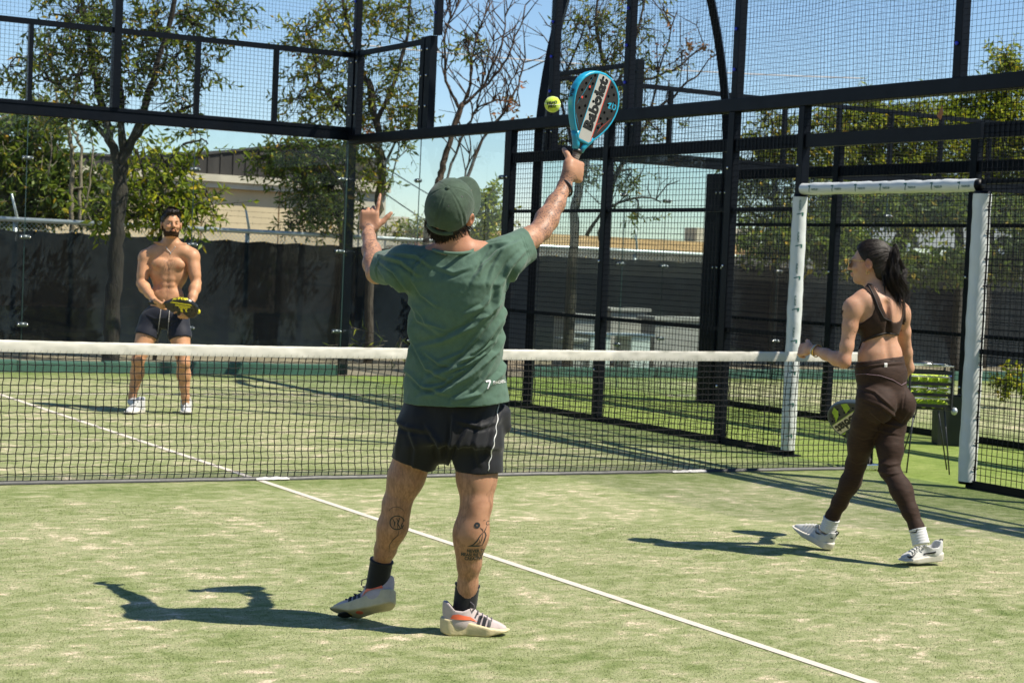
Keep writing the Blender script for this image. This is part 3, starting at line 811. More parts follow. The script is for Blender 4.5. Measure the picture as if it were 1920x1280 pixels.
def van():
    Y = 22.0; b = thing('parked_van', 'pale grey van parked on the bank under the trees, far right', 'van', (26, Y, 1.9))
    g = lambda px, py: on_plane(px, py, 1, Y)
    x0 = g(1630, 460)[0]; x1 = x0+6.2; zb = g(1855, 470)[2]; zr = zb+1.0; axle = g(1883, 465)[0]; r_ = .38
    pts = [(x0, zb+.02), (x0+.15, zb+.30), (x0+1.3, zb+.48), (x0+2.1, zr), (x1-.1, zr+.05), (x1, zb+.1)]
    arch = [(axle+r_*1.05*math.cos(t), zb+r_*1.05*math.sin(t)) for t in np.linspace(0, math.pi, 13)]
    out = pts[:]+[(x1, zb)]+arch+[(x0+1.55, zb)]+[(x0+1.1+.42*math.cos(t), zb+.40*math.sin(t)) for t in np.linspace(0.05, math.pi-.05, 11)]
    bm = bmesh.new(); vs_ = [bm.verts.new((x, Y, z)) for x, z in out]; fc = bm.faces.new(vs_)
    ex = bmesh.ops.extrude_face_region(bm, geom=[fc]); bmesh.ops.translate(bm, vec=(0, 1.7, 0), verts=[v for v in ex['geom'] if isinstance(v, bmesh.types.BMVert)])
    bmesh.ops.triangulate(bm, faces=bm.faces[:]); bm.verts.index_update()
    mesh_obj('body', [v.co for v in bm.verts], [[v.index for v in f.verts] for f in bm.faces], VANP, b); bm.free()
    dk = mat('dark_van_glass', (.012, .015, .018), .12, .1, 3); rb = mat('tyre_rubber', (.012, .012, .012), .8)
    for a, c in ((x0+2.15, x0+3.1), (x0+3.2, x0+4.4), (x0+4.5, x1-.3)):
        w = MB(); w.add([(a+(.25 if a < x0+2.5 else 0), Y-.012, zr-.10), (c, Y-.012, zr-.08), (c, Y-.012, zr-.46), (a-.22*(a < x0+2.5), Y-.012, zr-.46)], [(0, 3, 2, 1)]); w.build('side_window', dk, b)
    for x in (axle, x0+1.1):
        w = MB(); w.tube([(x, Y+.02, zb-.02), (x, Y+.25, zb-.02)], .31, 18); wh = w.build('wheel', rb, b, smooth=False)
        h = MB(); h.tube([(x, Y, zb-.02), (x, Y+.02, zb-.02)], [.17, .19], 14); h.build('rim', GALV, wh)
    l = MB(); l.box((x0+2.3, Y-.02, zb-.05), (axle-.45, Y+.2, zb+.02)); l.build('sill', STEEL, b)
van()

# ------------------------------------------------------------------ glass reflections built as solid furniture behind the next court
CONC = mat('pale_grey_concrete', (.36, .34, .31), .85, .15, 3, .3, 40)
WHT = mat('white_board', (.62, .64, .60), .6, .08, 3)
def slab_on_plane(name, label, cat, Y, px0, py0, px1, py1, pyb, m, thick, depth, legs=False, group=None):
    a = on_plane(px0, py0, 1, Y); c = on_plane(px1, py1, 1, Y); zb = max(0, on_plane(px1, pyb, 1, Y)[2])
    z = (a[2]+c[2])/2; t = thing(name, label, cat, ((a[0]+c[0])/2, Y, zb), 0, group)
    s = MB(); s.bevbox((a[0], Y, z-thick), (c[0], Y+depth, z), .012); s.build('top', m, t)
    if legs:
        for x in (a[0]+.06, c[0]-.40):
            l = MB(); l.bevbox((x, Y+.03, 0), (x+.34, Y+depth-.03, z-thick-.002), .01); l.build('end_board', WHT, t)
    else:
        l = MB(); l.bevbox((a[0]+.05, Y+.05, 0), (c[0]-.05, Y+depth-.05, z-thick-.002), .015); l.build('base', CONC, t)
    return t
slab_on_plane('reflected_table', 'reflected white board table, built solid, with open middle, behind the next court mesh', 'table', 11.2, 1104, 620, 1229, 632, 690, WHT, .03, .5, True)
slab_on_plane('reflected_bench', 'small reflected grey bench, built solid, left of the white board table', 'bench', 12.0, 1063, 587, 1124, 592, 690, CONC, .05, .5)
slab_on_plane('reflected_bench', 'long reflected grey bench, built solid, beside the thick dark fence post', 'bench', 12.2, 1228, 590, 1345, 600, 690, CONC, .06, .5)
slab_on_plane('reflected_bench', 'reflected grey bench, built solid, highest behind the white board table', 'bench', 13.0, 1145, 574, 1222, 582, 690, CONC, .05, .4)
slab_on_plane('reflected_step', 'low reflected pale step, built solid, next to the smallest grey bench', 'step', 11.0, 1062, 633, 1104, 636, 690, CONC, .05, .35)
# overhead lines
def cable(p, q, sag, r, label, m):
    c = MB(); pts = [np.array(p)*(1-s)+np.array(q)*s+np.array([0, 0, -sag*4*s*(1-s)]) for s in np.linspace(0, 1, 24)]
    c.tube(pts, r, 5); tag(c.build('overhead_cable', m), label, 'cable', 'cables crossing the sky')
PALE = mat('pale_cable', (.62, .58, .54), .6)
cable(at(560, 72, 30), at(1620, 147, 34), .10, .012, 'pale cable running across the open sky behind the nets', PALE)
cable(at(690, 290, 50), at(960, 430, 60), .25, .018, 'upper dark power line sloping down beside the warehouse', WIRE)
cable(at(690, 340, 50), at(1000, 520, 60), .2, .018, 'lower dark power line sloping down beside the warehouse', WIRE)

# ================================================================== trees
def bark(name, col, var=.35): return mat(name, col, .9, var, 9, .9, 30, stretch=(1, 1, .22), dist=.03)
BARK1 = bark('dark_bark', (.038, .031, .024)); BARK2 = bark('pale_bark', (.20, .165, .12)); BARK3 = bark('grey_brown_bark', (.075, .058, .043))
BARK4 = bark('reddish_bark', (.095, .062, .044))
def leaf_mat(name, stops, rough=.5, trans=.36):
    m, t, b = _nt(name); a = N(t, 'ShaderNodeAttribute', attribute_name='tint')
    c = ramp(t, a.outputs['Fac'], stops); t.links.new(c, b.inputs['Base Color']); b.inputs['Roughness'].default_value = rough; b.inputs['Specular IOR Level'].default_value = .28
    tl = N(t, 'ShaderNodeBsdfTranslucent'); t.links.new(mixc(t, .5, c, (.30, .38, .04)), tl.inputs[0])
    mx = N(t, 'ShaderNodeMixShader'); mx.inputs[0].default_value = trans
    t.links.new(b.outputs[0], mx.inputs[1]); t.links.new(tl.outputs[0], mx.inputs[2]); t.links.new(mx.outputs[0], t.nodes['Material Output'].inputs[0]); return m
LEAF_DK = leaf_mat('dark_green_leaves', [(0, (.022, .050, .008)), (.45, (.075, .118, .014)), (.8, (.20, .245, .026)), (1, (.42, .24, .02))])
LEAF_MD = leaf_mat('mid_green_leaves', [(0, (.040, .070, .008)), (.45, (.145, .185, .017)), (.8, (.36, .35, .026)), (1, (.55, .30, .02))], trans=.38)
LEAF_YG = leaf_mat('yellow_green_leaves', [(0, (.07, .12, .008)), (.45, (.23, .28, .014)), (.85, (.50, .48, .024)), (1, (.60, .40, .02))], trans=.42)
LEAF_RU = leaf_mat('rust_leaves', [(0, (.16, .055, .022)), (1, (.34, .14, .05))], trans=.2)
def leaf_cloud(clumps, depth, seed, L=.11, wid=.34, droop=.25, dens=1.0):
    """clumps: px, py, rx, ry, twigs [, depth offset]; leaves set alternately along short twigs"""
    r = np.random.default_rng(seed); V = []; T = []; tw = []
    for cl in clumps:
        px, py, rx, ry, n = cl[:5]; dd = depth+(cl[5] if len(cl) > 5 else 0); mpp = dd/FOC
        for _ in range(int(n*dens)):
            u = r.normal(size=3); u /= np.linalg.norm(u); q = r.random()**.42
            c0 = at(px+u[0]*rx*q, py-u[1]*ry*q, dd+u[2]*q*(rx+ry)*.55*mpp)
            d = u*.6+r.normal(size=3)*.6; d[2] -= droop; d /= np.linalg.norm(d)
            tl = L*r.uniform(2.2, 4.2); k = int(r.integers(7, 13)); a, b = orth(d)
            tw.append((c0, c0+d*tl))
            ph = r.uniform(0, 6); tj = r.normal(0, .12)
            for i in range(k):
                s = (i+.6)/k; base = c0+d*tl*s; an = ph+i*2.4
                o = a*math.cos(an)+b*math.sin(an); ld = d*.55+o*.9+np.array([0, 0, -droop*.9]); ld /= np.linalg.norm(ld)
                sd = np.cross(ld, r.normal(size=3)); sd /= np.linalg.norm(sd); nn = np.cross(ld, sd)
                l = L*r.uniform(.55, 1.45); w = l*wid*.5
                V += [base, base+ld*l*.42+sd*w+nn*w*.35, base+ld*l, base+ld*l*.42-sd*w+nn*w*.35]
                t_ = np.clip(r.normal(.42, .26)+tj, 0, .95) if r.random() > .02 else 1.0
                T += [t_]*4
    return np.array(V), np.array(T), tw
def grow(mb, pts, r0, r1, seed, n=7, jit=.02):
    rr = np.random.default_rng(seed); P = [np.asarray(p, float) for p in pts]; out = []
    for i in range(len(P)-1):
        for s in np.linspace(0, 1, 5)[:-1]:
            p0 = P[max(i-1, 0)]; p1 = P[i]; p2 = P[i+1]; p3 = P[min(i+2, len(P)-1)]
            out.append(.5*((2*p1)+(-p0+p2)*s+(2*p0-5*p1+4*p2-p3)*s*s+(-p0+3*p1-3*p2+p3)*s**3)+rr.normal(size=3)*jit)
    out.append(P[-1]); m = len(out)
    mb.tube(out, [(r0+(r1-r0)*(i/(m-1))**.8)*(1+.07*rr.normal()) for i in range(m)], n); return out
def tree(name, label, trunk, limbs, clumps, depth, seed, bk_, lf_, L=.11, group='trees beyond the courts', cat='tree', wid=.34, twig_r=.006, fine=0, extra=None, droop=.25, dens=1.5):
    """trunk / limbs: lists of (px, py[, depth offset]) with start and end radius first"""
    base = at(*trunk[1][:2], depth) if trunk else at(clumps[0][0], clumps[0][1], depth)
    t = thing(name, label, cat, (base[0], base[1], 0), 0, group)
    P = lambda q: at(q[0], q[1], depth+(q[2] if len(q) > 2 else 0))
    rr = np.random.default_rng(seed); nodes = []
    if trunk:
        m = MB(); pts = [P(q) for q in trunk[1:]]; g = pts[0].copy(); g[2] = -.03
        if pts[0][2] > .1: pts = [g+(pts[0]-pts[1])*[.1, .1, 0]]+pts
        nodes += grow(m, pts, *trunk[0], seed, 10, .012); m.build('trunk', bk_, t, smooth=True)
    lm = MB()
    for i, lb in enumerate(limbs):
        o = grow(lm, [P(q) for q in lb[1:]], *lb[0], seed+i+1, 7, .012); nodes += o[1:]
        for _ in range(int(fine*len(o))):
            a = o[int(rr.integers(len(o)//4, len(o)))]; d = rr.normal(size=3); d[2] = abs(d[2])+.8; d[1] *= .5; d /= np.linalg.norm(d); le = rr.uniform(.25, .75)
            b_ = a+d*le*.5+rr.normal(size=3)*.04; c_ = b_+(d+rr.normal(size=3)*.35)*le*.5
            lm.tube([a, b_, c_], [.011, .008, .004], 4)
            for _k in range(2):
                e_ = rr.normal(size=3)*.6+d; e_ /= np.linalg.norm(e_); lm.tube([b_, b_+e_*le*.4], [.006, .003], 3)
    V, T, tw = leaf_cloud(clumps, depth, seed, L, wid, droop, dens); nd = np.array(nodes) if nodes else None
    for c in clumps:
        if nd is None: break
        c0 = at(c[0], c[1], depth+(c[5] if len(c) > 5 else 0)); k = np.argmin(((nd-c0)**2).sum(1)+.6*np.maximum(0, nd[:, 2]-c0[2])**2)
        mid = (nd[k]+c0)/2+rr.normal(size=3)*.05+np.array([0, 0, .05]); grow(lm, [nd[k], mid, c0], .020, .008, int(rr.integers(1e6)), 5, .012)
    for i, (a, b) in enumerate(tw):
        lm.tube([a, b], [twig_r, twig_r*.5], 3, cap=False)
        if i % 3 == 0 and nd is not None:
            cs = np.array([at(c[0], c[1], depth+(c[5] if len(c) > 5 else 0)) for c in clumps]); k = np.argmin(((cs-a)**2).sum(1)); lm.tube([cs[k], (cs[k]+a)/2+rr.normal(size=3)*.03, a], [.009, .007, .005], 3, cap=False)
    if lm.V: lm.build('branches', bk_, t, smooth=True, kind='stuff')
    def crown(V, T, mat_, nm):
        n = len(V)//4; i = np.arange(n)*4; F = np.concatenate([np.stack([i, i+1, i+2], 1), np.stack([i, i+2, i+3], 1)])
        o = mesh_np(nm, V, F, mat_, t, smooth=False); set_attr(o, 'tint', T); o['kind'] = 'stuff'
    crown(V, T, lf_, 'crown')
    if extra:
        V, T, _ = leaf_cloud(extra[0], depth, seed+77, L*.8, .5, droop); crown(V, T, extra[1], 'rust_leaves')
    return t
tree('broadleaf_tree', 'tree with thick forked trunk standing before the windscreen, left of the shirtless man',
     [(.105, .088), (208, 640), (214, 560), (217, 480), (221, 400), (225, 330), (227, 308)],
     [[(.070, .03), (225, 320), (207, 260), (190, 190), (170, 100, .3), (150, -20, .5)], [(.065, .03), (228, 315), (228, 240), (222, 130), (214, -60)],
      [(.065, .03), (230, 312), (255, 250), (275, 190), (300, 100, -.2), (335, -20, -.3)], [(.045, .018), (238, 285), (268, 240), (320, 215), (372, 190)], [(.04, .015), (210, 270), (160, 210), (110, 160), (60, 120)]],
     [(150, 25, 75, 60, 44), (85, 95, 55, 50, 24), (205, 60, 85, 70, 50), (290, 40, 80, 55, 44), (360, 45, 70, 50, 34), (415, 10, 45, 35, 18), (330, 105, 65, 45, 30), (385, 140, 22, 26, 7), (250, 140, 75, 55, 40), (150, 140, 70, 55, 34), (55, 160, 40, 40, 10), (180, 205, 60, 35, 20), (325, 190, 55, 35, 16), (240, -40, 160, 40, 60), (20, 120, 40, 30, 8), (370, 250, 32, 18, 6), (120, 200, 60, 30, 14)],
     23.2, 11, BARK1, LEAF_DK, L=.104, dens=1.18)
tree('ivy_shrub', 'dense dark bush smothering the fence at far left', None, [],
     [(10, 300, 60, 70, 70), (70, 290, 60, 60, 70), (40, 370, 70, 45, 80), (110, 350, 60, 50, 60), (-30, 250, 50, 60, 40), (60, 220, 60, 30, 34), (185, 350, 30, 55, 30), (160, 395, 40, 22, 24), (20, 400, 60, 20, 40)],
     26.5, 21, BARK2, LEAF_DK, L=.115, cat='bush', wid=.5, dens=2.0)
tree('slender_tree', 'slender pale multi stemmed tree in front of the dark bush',
     [(.032, .026), (136, 420), (134, 370), (136, 310), (131, 255), (118, 222)],
     [[(.030, .018), (148, 420), (150, 350), (152, 300), (146, 260), (136, 230), (140, 180), (150, 120)], [(.018, .01), (158, 420), (160, 380), (168, 340), (172, 280), (170, 220)], [(.014, .01), (172, 420), (160, 385), (155, 365)], [(.018, .01), (118, 222), (100, 150), (90, 60)], [(.012, .008), (92, 330), (95, 250), (60, 210)], [(.016, .014), (130, 356), (165, 352)]],
     [(95, 215, 45, 25, 12), (165, 215, 40, 25, 10), (100, 100, 40, 40, 10), (150, 100, 30, 40, 10)],
     25.2, 31, BARK2, LEAF_MD, L=.10)
tree('yellow_green_tree', 'young yellow green tree directly behind the head of the shirtless man',
     [(.03, .02), (300, 430), (302, 380), (302, 330)],
     [[(.02, .008), (302, 350), (320, 300), (345, 270)], [(.02, .008), (302, 380), (270, 330), (258, 280)], [(.016, .006), (302, 400), (350, 370), (390, 360)], [(.014, .006), (300, 420), (240, 400), (180, 395)]],
     [(270, 290, 30, 35, 14), (265, 345, 35, 35, 22), (300, 385, 40, 30, 26), (340, 320, 26, 26, 14), (350, 375, 34, 28, 22), (372, 385, 24, 24, 10), (330, 405, 40, 16, 12), (180, 400, 26, 18, 12), (250, 405, 40, 18, 18), (300, 310, 25, 25, 8), (390, 270, 20, 16, 4), (400, 395, 18, 18, 6)],
     24.4, 41, BARK1, LEAF_YG, L=.125, wid=.36, dens=1.35)
tree('broadleaf_tree', 'tree covering the warehouse, dark below and yellowing above, near the glass corner',
     [(.07, .05), (700, 440), (712, 380), (716, 320), (706, 230), (690, 150)],
     [[(.04, .015), (690, 160), (660, 80), (640, -20)], [(.04, .015), (706, 230), (740, 150), (765, 60), (775, -20)], [(.03, .012), (712, 300), (650, 220), (600, 150), (580, 60)], [(.035, .012), (650, 440), (655, 380), (630, 330), (580, 290), (520, 280)], [(.025, .01), (716, 320), (750, 250), (790, 200)], [(.02, .008), (690, 430), (735, 330), (750, 260)], [(.02, .01), (660, 90), (620, 30), (600, -30)]],
     [(590, 110, 50, 55, 32), (625, 195, 60, 50, 42), (560, 180, 35, 40, 16), (575, 60, 50, 35, 20), (645, 30, 70, 40, 30), (715, 20, 70, 35, 26), (775, 30, 45, 40, 16), (750, 130, 45, 40, 22), (700, 180, 50, 40, 24), (765, 200, 40, 32, 18), (720, 245, 40, 25, 14), (660, 110, 45, 40, 20), (690, 300, 40, 40, 18), (755, 265, 22, 20, 6)],
     26.0, 51, BARK3, LEAF_MD, L=.10, fine=.35, dens=1.45, extra=([(720, 200, 60, 70, 5), (600, 140, 50, 60, 3)], LEAF_RU))
tree('broadleaf_tree', 'dark leafy tree hanging over the tan wall of the warehouse',
     [(.05, .035), (640, 445), (632, 400), (615, 350), (590, 310)],
     [[(.025, .01), (590, 310), (540, 285), (480, 300)], [(.02, .01), (615, 350), (560, 340), (510, 325)], [(.02, .01), (632, 400), (590, 400), (560, 420)]],
     [(545, 280, 45, 26, 34), (500, 300, 32, 20, 18), (600, 290, 45, 35, 38), (560, 325, 50, 30, 36), (625, 345, 45, 40, 38), (590, 375, 40, 30, 30), (560, 360, 28, 22, 12), (640, 400, 40, 35, 30), (585, 415, 45, 22, 24), (545, 425, 22, 14, 8), (665, 330, 25, 45, 16), (660, 270, 30, 30, 14)],
     27.0, 61, BARK1, LEAF_DK, L=.10)
tree('bare_tree', 'almost bare tree with a few rust leaves, right of the glass corner',
     [(0.0585, 0.0400), (800, 450), (818, 360), (826, 325), (838, 285), (860, 215), (867, 196)],
     [[(0.0273, 0.0096), (864, 205), (842, 165), (833, 110), (838, 50), (856, 15), (870, -30)], [(0.0234, 0.0080), (867, 196), (884, 140), (890, 80), (908, 30), (920, -20)], [(0.0273, 0.0096), (868, 198), (905, 165), (945, 120), (965, 70), (985, 10)], [(0.0195, 0.0080), (866, 200), (880, 170), (882, 110), (870, 60)], [(0.0218, 0.0080), (905, 165), (930, 110), (945, 60), (950, 10)], [(0.0234, 0.0096), (800, 450), (840, 330), (870, 250), (893, 208), (930, 188), (975, 200)],
      [(0.0351, 0.0112), (850, 440), (875, 340), (905, 262), (945, 212), (970, 160), (985, 110)], [(0.0156, 0.0080), (872, 345), (880, 290), (882, 240)], [(0.0156, 0.0064), (893, 208), (905, 150), (920, 90), (935, 50)], [(0.0156, 0.0064), (945, 212), (958, 150), (990, 130)], [(0.0125, 0.0056), (842, 165), (826, 100), (845, 30), (838, -10)], [(0.0109, 0.0048), (833, 110), (815, 70), (840, 20)]],
     [(880, 78, 22, 18, 4), (895, 72, 20, 14, 3), (870, 90, 12, 14, 2), (845, 55, 10, 10, 1), (905, 85, 10, 8, 1)],
     26.5, 71, BARK4, LEAF_MD, L=.10, fine=.75, extra=([(925, 175, 14, 12, 2), (945, 205, 14, 14, 3), (963, 170, 14, 18, 3), (915, 135, 8, 10, 1), (975, 210, 14, 14, 3)], LEAF_RU))
tree('sparse_tree', 'sparse yellowing tree with orange tips behind the blue racket',
     [(.085, .06), (1075, 450), (1082, 370), (1100, 290), (1120, 200)],
     [[(.045, .012), (1120, 200), (1130, 120), (1118, 40), (1125, -20)], [(.04, .012), (1110, 240), (1160, 150), (1190, 80), (1210, -10)], [(.03, .01), (1150, 170), (1210, 150), (1260, 130), (1320, 85)], [(.05, .012), (1125, 450), (1140, 380), (1170, 300), (1215, 230), (1260, 180), (1310, 140)], [(.03, .01), (1090, 320), (1065, 240), (1045, 160), (1050, 60), (1070, -10)], [(.025, .01), (1045, 160), (1075, 110), (1100, 30)], [(.03, .01), (1100, 440), (1130, 400), (1190, 370), (1240, 380)], [(.02, .008), (1215, 230), (1245, 100), (1270, 20)]],
     [(1105, 55, 55, 50, 20), (1150, 110, 50, 55, 22), (1075, 150, 35, 50, 14), (1195, 50, 55, 45, 15), (1170, 0, 60, 30, 12), (1230, 130, 45, 40, 12), (1120, 170, 45, 40, 14), (1180, 210, 50, 40, 12), (1235, 245, 45, 30, 10), (1100, 330, 40, 30, 12), (1180, 330, 45, 26, 12), (1060, 260, 30, 40, 10), (1195, 400, 40, 20, 6), (1080, 50, 30, 40, 9)],
     25.5, 81, BARK3, LEAF_MD, L=.085, fine=.55, extra=([(1265, 85, 14, 10, 3), (1288, 92, 16, 10, 4), (1322, 84, 12, 10, 3), (1268, 55, 8, 10, 2), (1245, 110, 12, 10, 2), (1080, 120, 14, 12, 2), (1150, 60, 14, 12, 2)], LEAF_RU))
tree('round_bush', 'small bright bush between the green cap and the black fence', [(.02, .01), (915, 450), (916, 420), (918, 390)], [],
     [(916, 385, 22, 24, 26), (925, 415, 26, 22, 26), (900, 425, 20, 18, 14), (925, 360, 14, 14, 8)], 27.5, 91, BARK1, LEAF_YG, L=.09, cat='bush', wid=.5)
tree('leafy_tree', 'leafy tree seen through the mesh left of the white gate',
     [(.07, .05), (1455, 470), (1458, 420), (1452, 340), (1448, 260)], [[(.03, .012), (1450, 300), (1480, 260), (1520, 240)], [(.03, .012), (1455, 380), (1410, 330), (1390, 300)]],
     [(1440, 215, 22, 26, 12), (1450, 265, 42, 32, 34), (1425, 300, 36, 28, 22), (1490, 290, 40, 34, 32), (1525, 335, 50, 45, 50), (1440, 350, 45, 36, 34), (1400, 345, 26, 30, 12), (1470, 400, 50, 36, 40), (1420, 405, 32, 26, 16), (1520, 410, 45, 36, 34), (1500, 225, 24, 14, 5), (1560, 270, 40, 40, 26), (1545, 215, 22, 16, 6)],
     31.0, 101, BARK1, LEAF_MD, L=.115, dens=1.8)
tree('shade_tree', 'broad tree with sunlit top and deep shade over the white gate',
     [(.12, .09), (1690, 470), (1690, 400), (1680, 320)], [[(.05, .02), (1685, 350), (1640, 280), (1600, 230)], [(.05, .02), (1680, 330), (1720, 260), (1740, 210)]],
     [(1580, 230, 40, 30, 26), (1620, 200, 40, 20, 20), (1660, 225, 50, 34, 44), (1720, 210, 50, 28, 36), (1620, 270, 50, 35, 48), (1690, 290, 60, 36, 56), (1580, 320, 50, 40, 50), (1650, 345, 60, 36, 56), (1730, 330, 50, 40, 48), (1600, 390, 60, 30, 46), (1680, 395, 60, 26, 46), (1740, 395, 50, 28, 36), (1760, 260, 40, 34, 30)],
     32.5, 111, BARK1, LEAF_YG, L=.12, dens=2.5)
tree('shade_tree', 'tall sunlit tree at the right edge rising above the black beam',
     [(.12, .09), (1850, 480), (1855, 400), (1870, 300), (1885, 200)], [[(.05, .015), (1880, 220), (1888, 150), (1886, 100)], [(.05, .02), (1870, 300), (1820, 240), (1800, 210)]],
     [(1885, 125, 24, 32, 22), (1912, 130, 26, 22, 14), (1880, 180, 45, 32, 38), (1830, 205, 45, 28, 34), (1900, 235, 50, 34, 46), (1840, 255, 45, 34, 42), (1790, 215, 35, 24, 22), (1890, 300, 50, 40, 50), (1820, 315, 45, 40, 44), (1930, 280, 40, 60, 36), (1870, 365, 60, 36, 54), (1800, 380, 46, 36, 36), (1920, 390, 50, 40, 36)],
     33.0, 121, BARK1, LEAF_YG, L=.12, dens=2.7)
# unseen leafy wall behind the camera, added to darken what the far glass mirrors
def added_hedge():
    r = np.random.default_rng(5); n = 9000; x = r.uniform(-34, 16, n); z = r.random(n)**.8*(5.2+.9*np.sin(x*.7)+.6*np.sin(x*1.9)); y = -19+r.normal(0, .5, n)+.5*np.sin(x*1.3)
    B = np.stack([x, y, z], 1); a = r.normal(size=(n, 3)); a /= np.linalg.norm(a, axis=1)[:, None]; b = r.normal(size=(n, 3)); b -= a*(a*b).sum(1)[:, None]; b /= np.linalg.norm(b, axis=1)[:, None]
    V = np.stack([B, B+a*.2+b*.1, B+a*.42, B+a*.2-b*.1], 1).reshape(-1, 3); i = np.arange(n)*4
    o = mesh_np('added_hedge', V, np.concatenate([np.stack([i, i+1, i+2], 1), np.stack([i, i+2, i+3], 1)]), LEAF_DK, None, smooth=False); set_attr(o, 'tint', np.repeat(r.uniform(0, .6, n), 4)); o['kind'] = 'stuff'
    w = MB(); w.box((-34, -19.6, 0), (16, -19.3, 4.4)); w.build('added_hedge_core', LEAF_DK, o)
added_hedge()
SHADE = dict(cat='bush', wid=.5, dens=3.5)
tree('shade_bush', 'dark bush filling the gap under the trees left of the white gate', None, [], [(1420, 455, 40, 14, 14), (1510, 450, 50, 26, 40), (1570, 450, 46, 30, 46)], 29.5, 161, BARK1, LEAF_DK, L=.12, **SHADE)
tree('shade_bush', 'dark bush under the grey van behind the head of the woman', None, [], [(1630, 482, 40, 8, 16), (1700, 488, 50, 7, 18), (1780, 492, 50, 7, 18)], 29.0, 162, BARK1, LEAF_DK, L=.12, **SHADE)
tree('shade_bush', 'dark bush under the trees at the right edge, right of the white gate', None, [], [(1840, 488, 40, 14, 24), (1890, 490, 40, 10, 20), (1935, 450, 16, 40, 16)], 29.5, 163, BARK1, LEAF_DK, L=.12, **SHADE)
tree('shade_tree', 'overhanging tree, leaves coloured dark for shade, in front of the grey van roof', [(.08, .06), (1800, 480), (1795, 420), (1780, 370)], [], [(1640, 378, 50, 24, 40), (1700, 388, 60, 22, 46), (1760, 385, 50, 24, 40), (1820, 388, 50, 24, 40), (1880, 395, 40, 22, 30), (1580, 375, 40, 28, 30)], 30.5, 164, BARK1, LEAF_DK, L=.12, dens=2.4)  # dark leaf colour stands in for the trees' own shade low down
tree('undergrowth', 'scrubby brown and green growth above the fence rail right of the warehouse', None, [], [(750, 432, 26, 12, 12), (790, 425, 22, 16, 12), (770, 436, 40, 8, 14)], 27.8, 131, BARK2, LEAF_MD, L=.08, cat='bush')
tree('round_bush', 'bright round shrub at right edge behind the next court kerb', None, [], [(1896, 714, 14, 12, 26)], 22.0, 141, BARK1, LEAF_YG, L=.07, cat='bush', wid=.5)
tree('spiky_plant', 'thin spiky plant at the foot of the windscreen left of the man in green', None, [], [(735, 640, 22, 16, 4)], 25.0, 151, BARK2, LEAF_MD, L=.20, cat='plant', wid=.10)
# ================================================================== people: shared anatomy
XR = np.array([math.cos(YAW), -math.sin(YAW), 0.0])     # towards photo right, level
AW = np.array([math.sin(YAW), math.cos(YAW), 0.0])      # away from the camera, level
ZU = np.array([0, 0, 1.0])
def nrm(v): v = np.asarray(v, float); return v/np.linalg.norm(v)
def lerp(a, b, t): return np.asarray(a, float)*(1-t)+np.asarray(b, float)*t
def skin_mat(name, base, ink=False):
    m, t, b = _nt(name); v = objco(t)
    f = noise(t, v, 14, 5, .6); g = noise(t, v, 160, 3, .6)
    c = ramp(t, f, [(.28, (base[0]*.80, base[1]*.74, base[2]*.70)), (.5, base), (.72, tuple(min(1, q*1.14) for q in base))])
    c = mixc(t, math_(t, 'MULTIPLY', g, .22), c, tuple(q*.62 for q in base))
    a = N(t, 'ShaderNodeAttribute', attribute_name='rosy'); c = mixc(t, math_(t, 'MULTIPLY', a.outputs['Fac'], .55), c, (base[0]*.95, base[1]*.52, base[2]*.45))
    a = N(t, 'ShaderNodeAttribute', attribute_name='hairy'); hz = noise(t, objco(t, (1, 1, .3)), 95, 3, .7)
    c = mixc(t, math_(t, 'MULTIPLY', a.outputs['Fac'], ramp(t, hz, [(.40, (0, 0, 0)), (.62, (1, 1, 1))])), c, (.045, .028, .018))
    if ink:
        a = N(t, 'ShaderNodeAttribute', attribute_name='ink')
        n1 = noise(t, v, 24, 3, .5, 2.6); n2 = noise(t, v, 52, 2, .5, 1.6); n3 = noise(t, v, 11, 2)
        ln = ramp(t, n1, [(.455, (0, 0, 0)), (.485, (1, 1, 1)), (.515, (1, 1, 1)), (.545, (0, 0, 0))])
        l2 = ramp(t, n2, [(.46, (0, 0, 0)), (.49, (.42, .42, .42)), (.52, (.42, .42, .42)), (.55, (0, 0, 0))])
        sh = ramp(t, n3, [(.48, (0, 0, 0)), (.68, (.55, .55, .55))])
        k = math_(t, 'MAXIMUM', math_(t, 'MAXIMUM', ln, l2), sh)
        c = mixc(t, math_(t, 'MULTIPLY', math_(t, 'MULTIPLY', k, a.outputs['Fac']), .74), c, (.036, .040, .046))
    t.links.new(c, b.inputs['Base Color']); t.links.new(math_(t, 'MULTIPLY_ADD', noise(t, v, 38, 4, .7), .34, .33), b.inputs['Roughness'])
    b.inputs['Specular IOR Level'].default_value = .32
    b.inputs['Subsurface Weight'].default_value = .12; b.inputs['Subsurface Radius'].default_value = (.02, .008, .004); b.inputs['Subsurface Scale'].default_value = .5
    bump(t, b, g, .12, .002); return m
def cloth_mat(name, col, rough=.85, weave=700, bmp=.35, var=.08, stretch=None, vscale=16, sheen=.12, vdet=5):
    m, t, b = _nt(name); v = objco(t, stretch)
    f = noise(t, v, vscale, vdet, .7)
    t.links.new(ramp(t, f, [(.3, tuple(c*(1-var) for c in col)), (.7, tuple(min(1, c*(1+var)) for c in col))]), b.inputs['Base Color'])
    b.inputs['Roughness'].default_value = rough; b.inputs['Specular IOR Level'].default_value = .25; b.inputs['Sheen Weight'].default_value = sheen
    bump(t, b, noise(t, objco(t), weave, 2, .7), bmp, .0012); return m
HAIRM = mat('dark_brown_hair', (.013, .008, .0055), .46, .5, 22, .5, 240, stretch=(3, 3, .5), spec=.35)
BEARD = mat('brown_beard', (.040, .021, .011), .8, .4, 60, .7, 220, spec=.1)

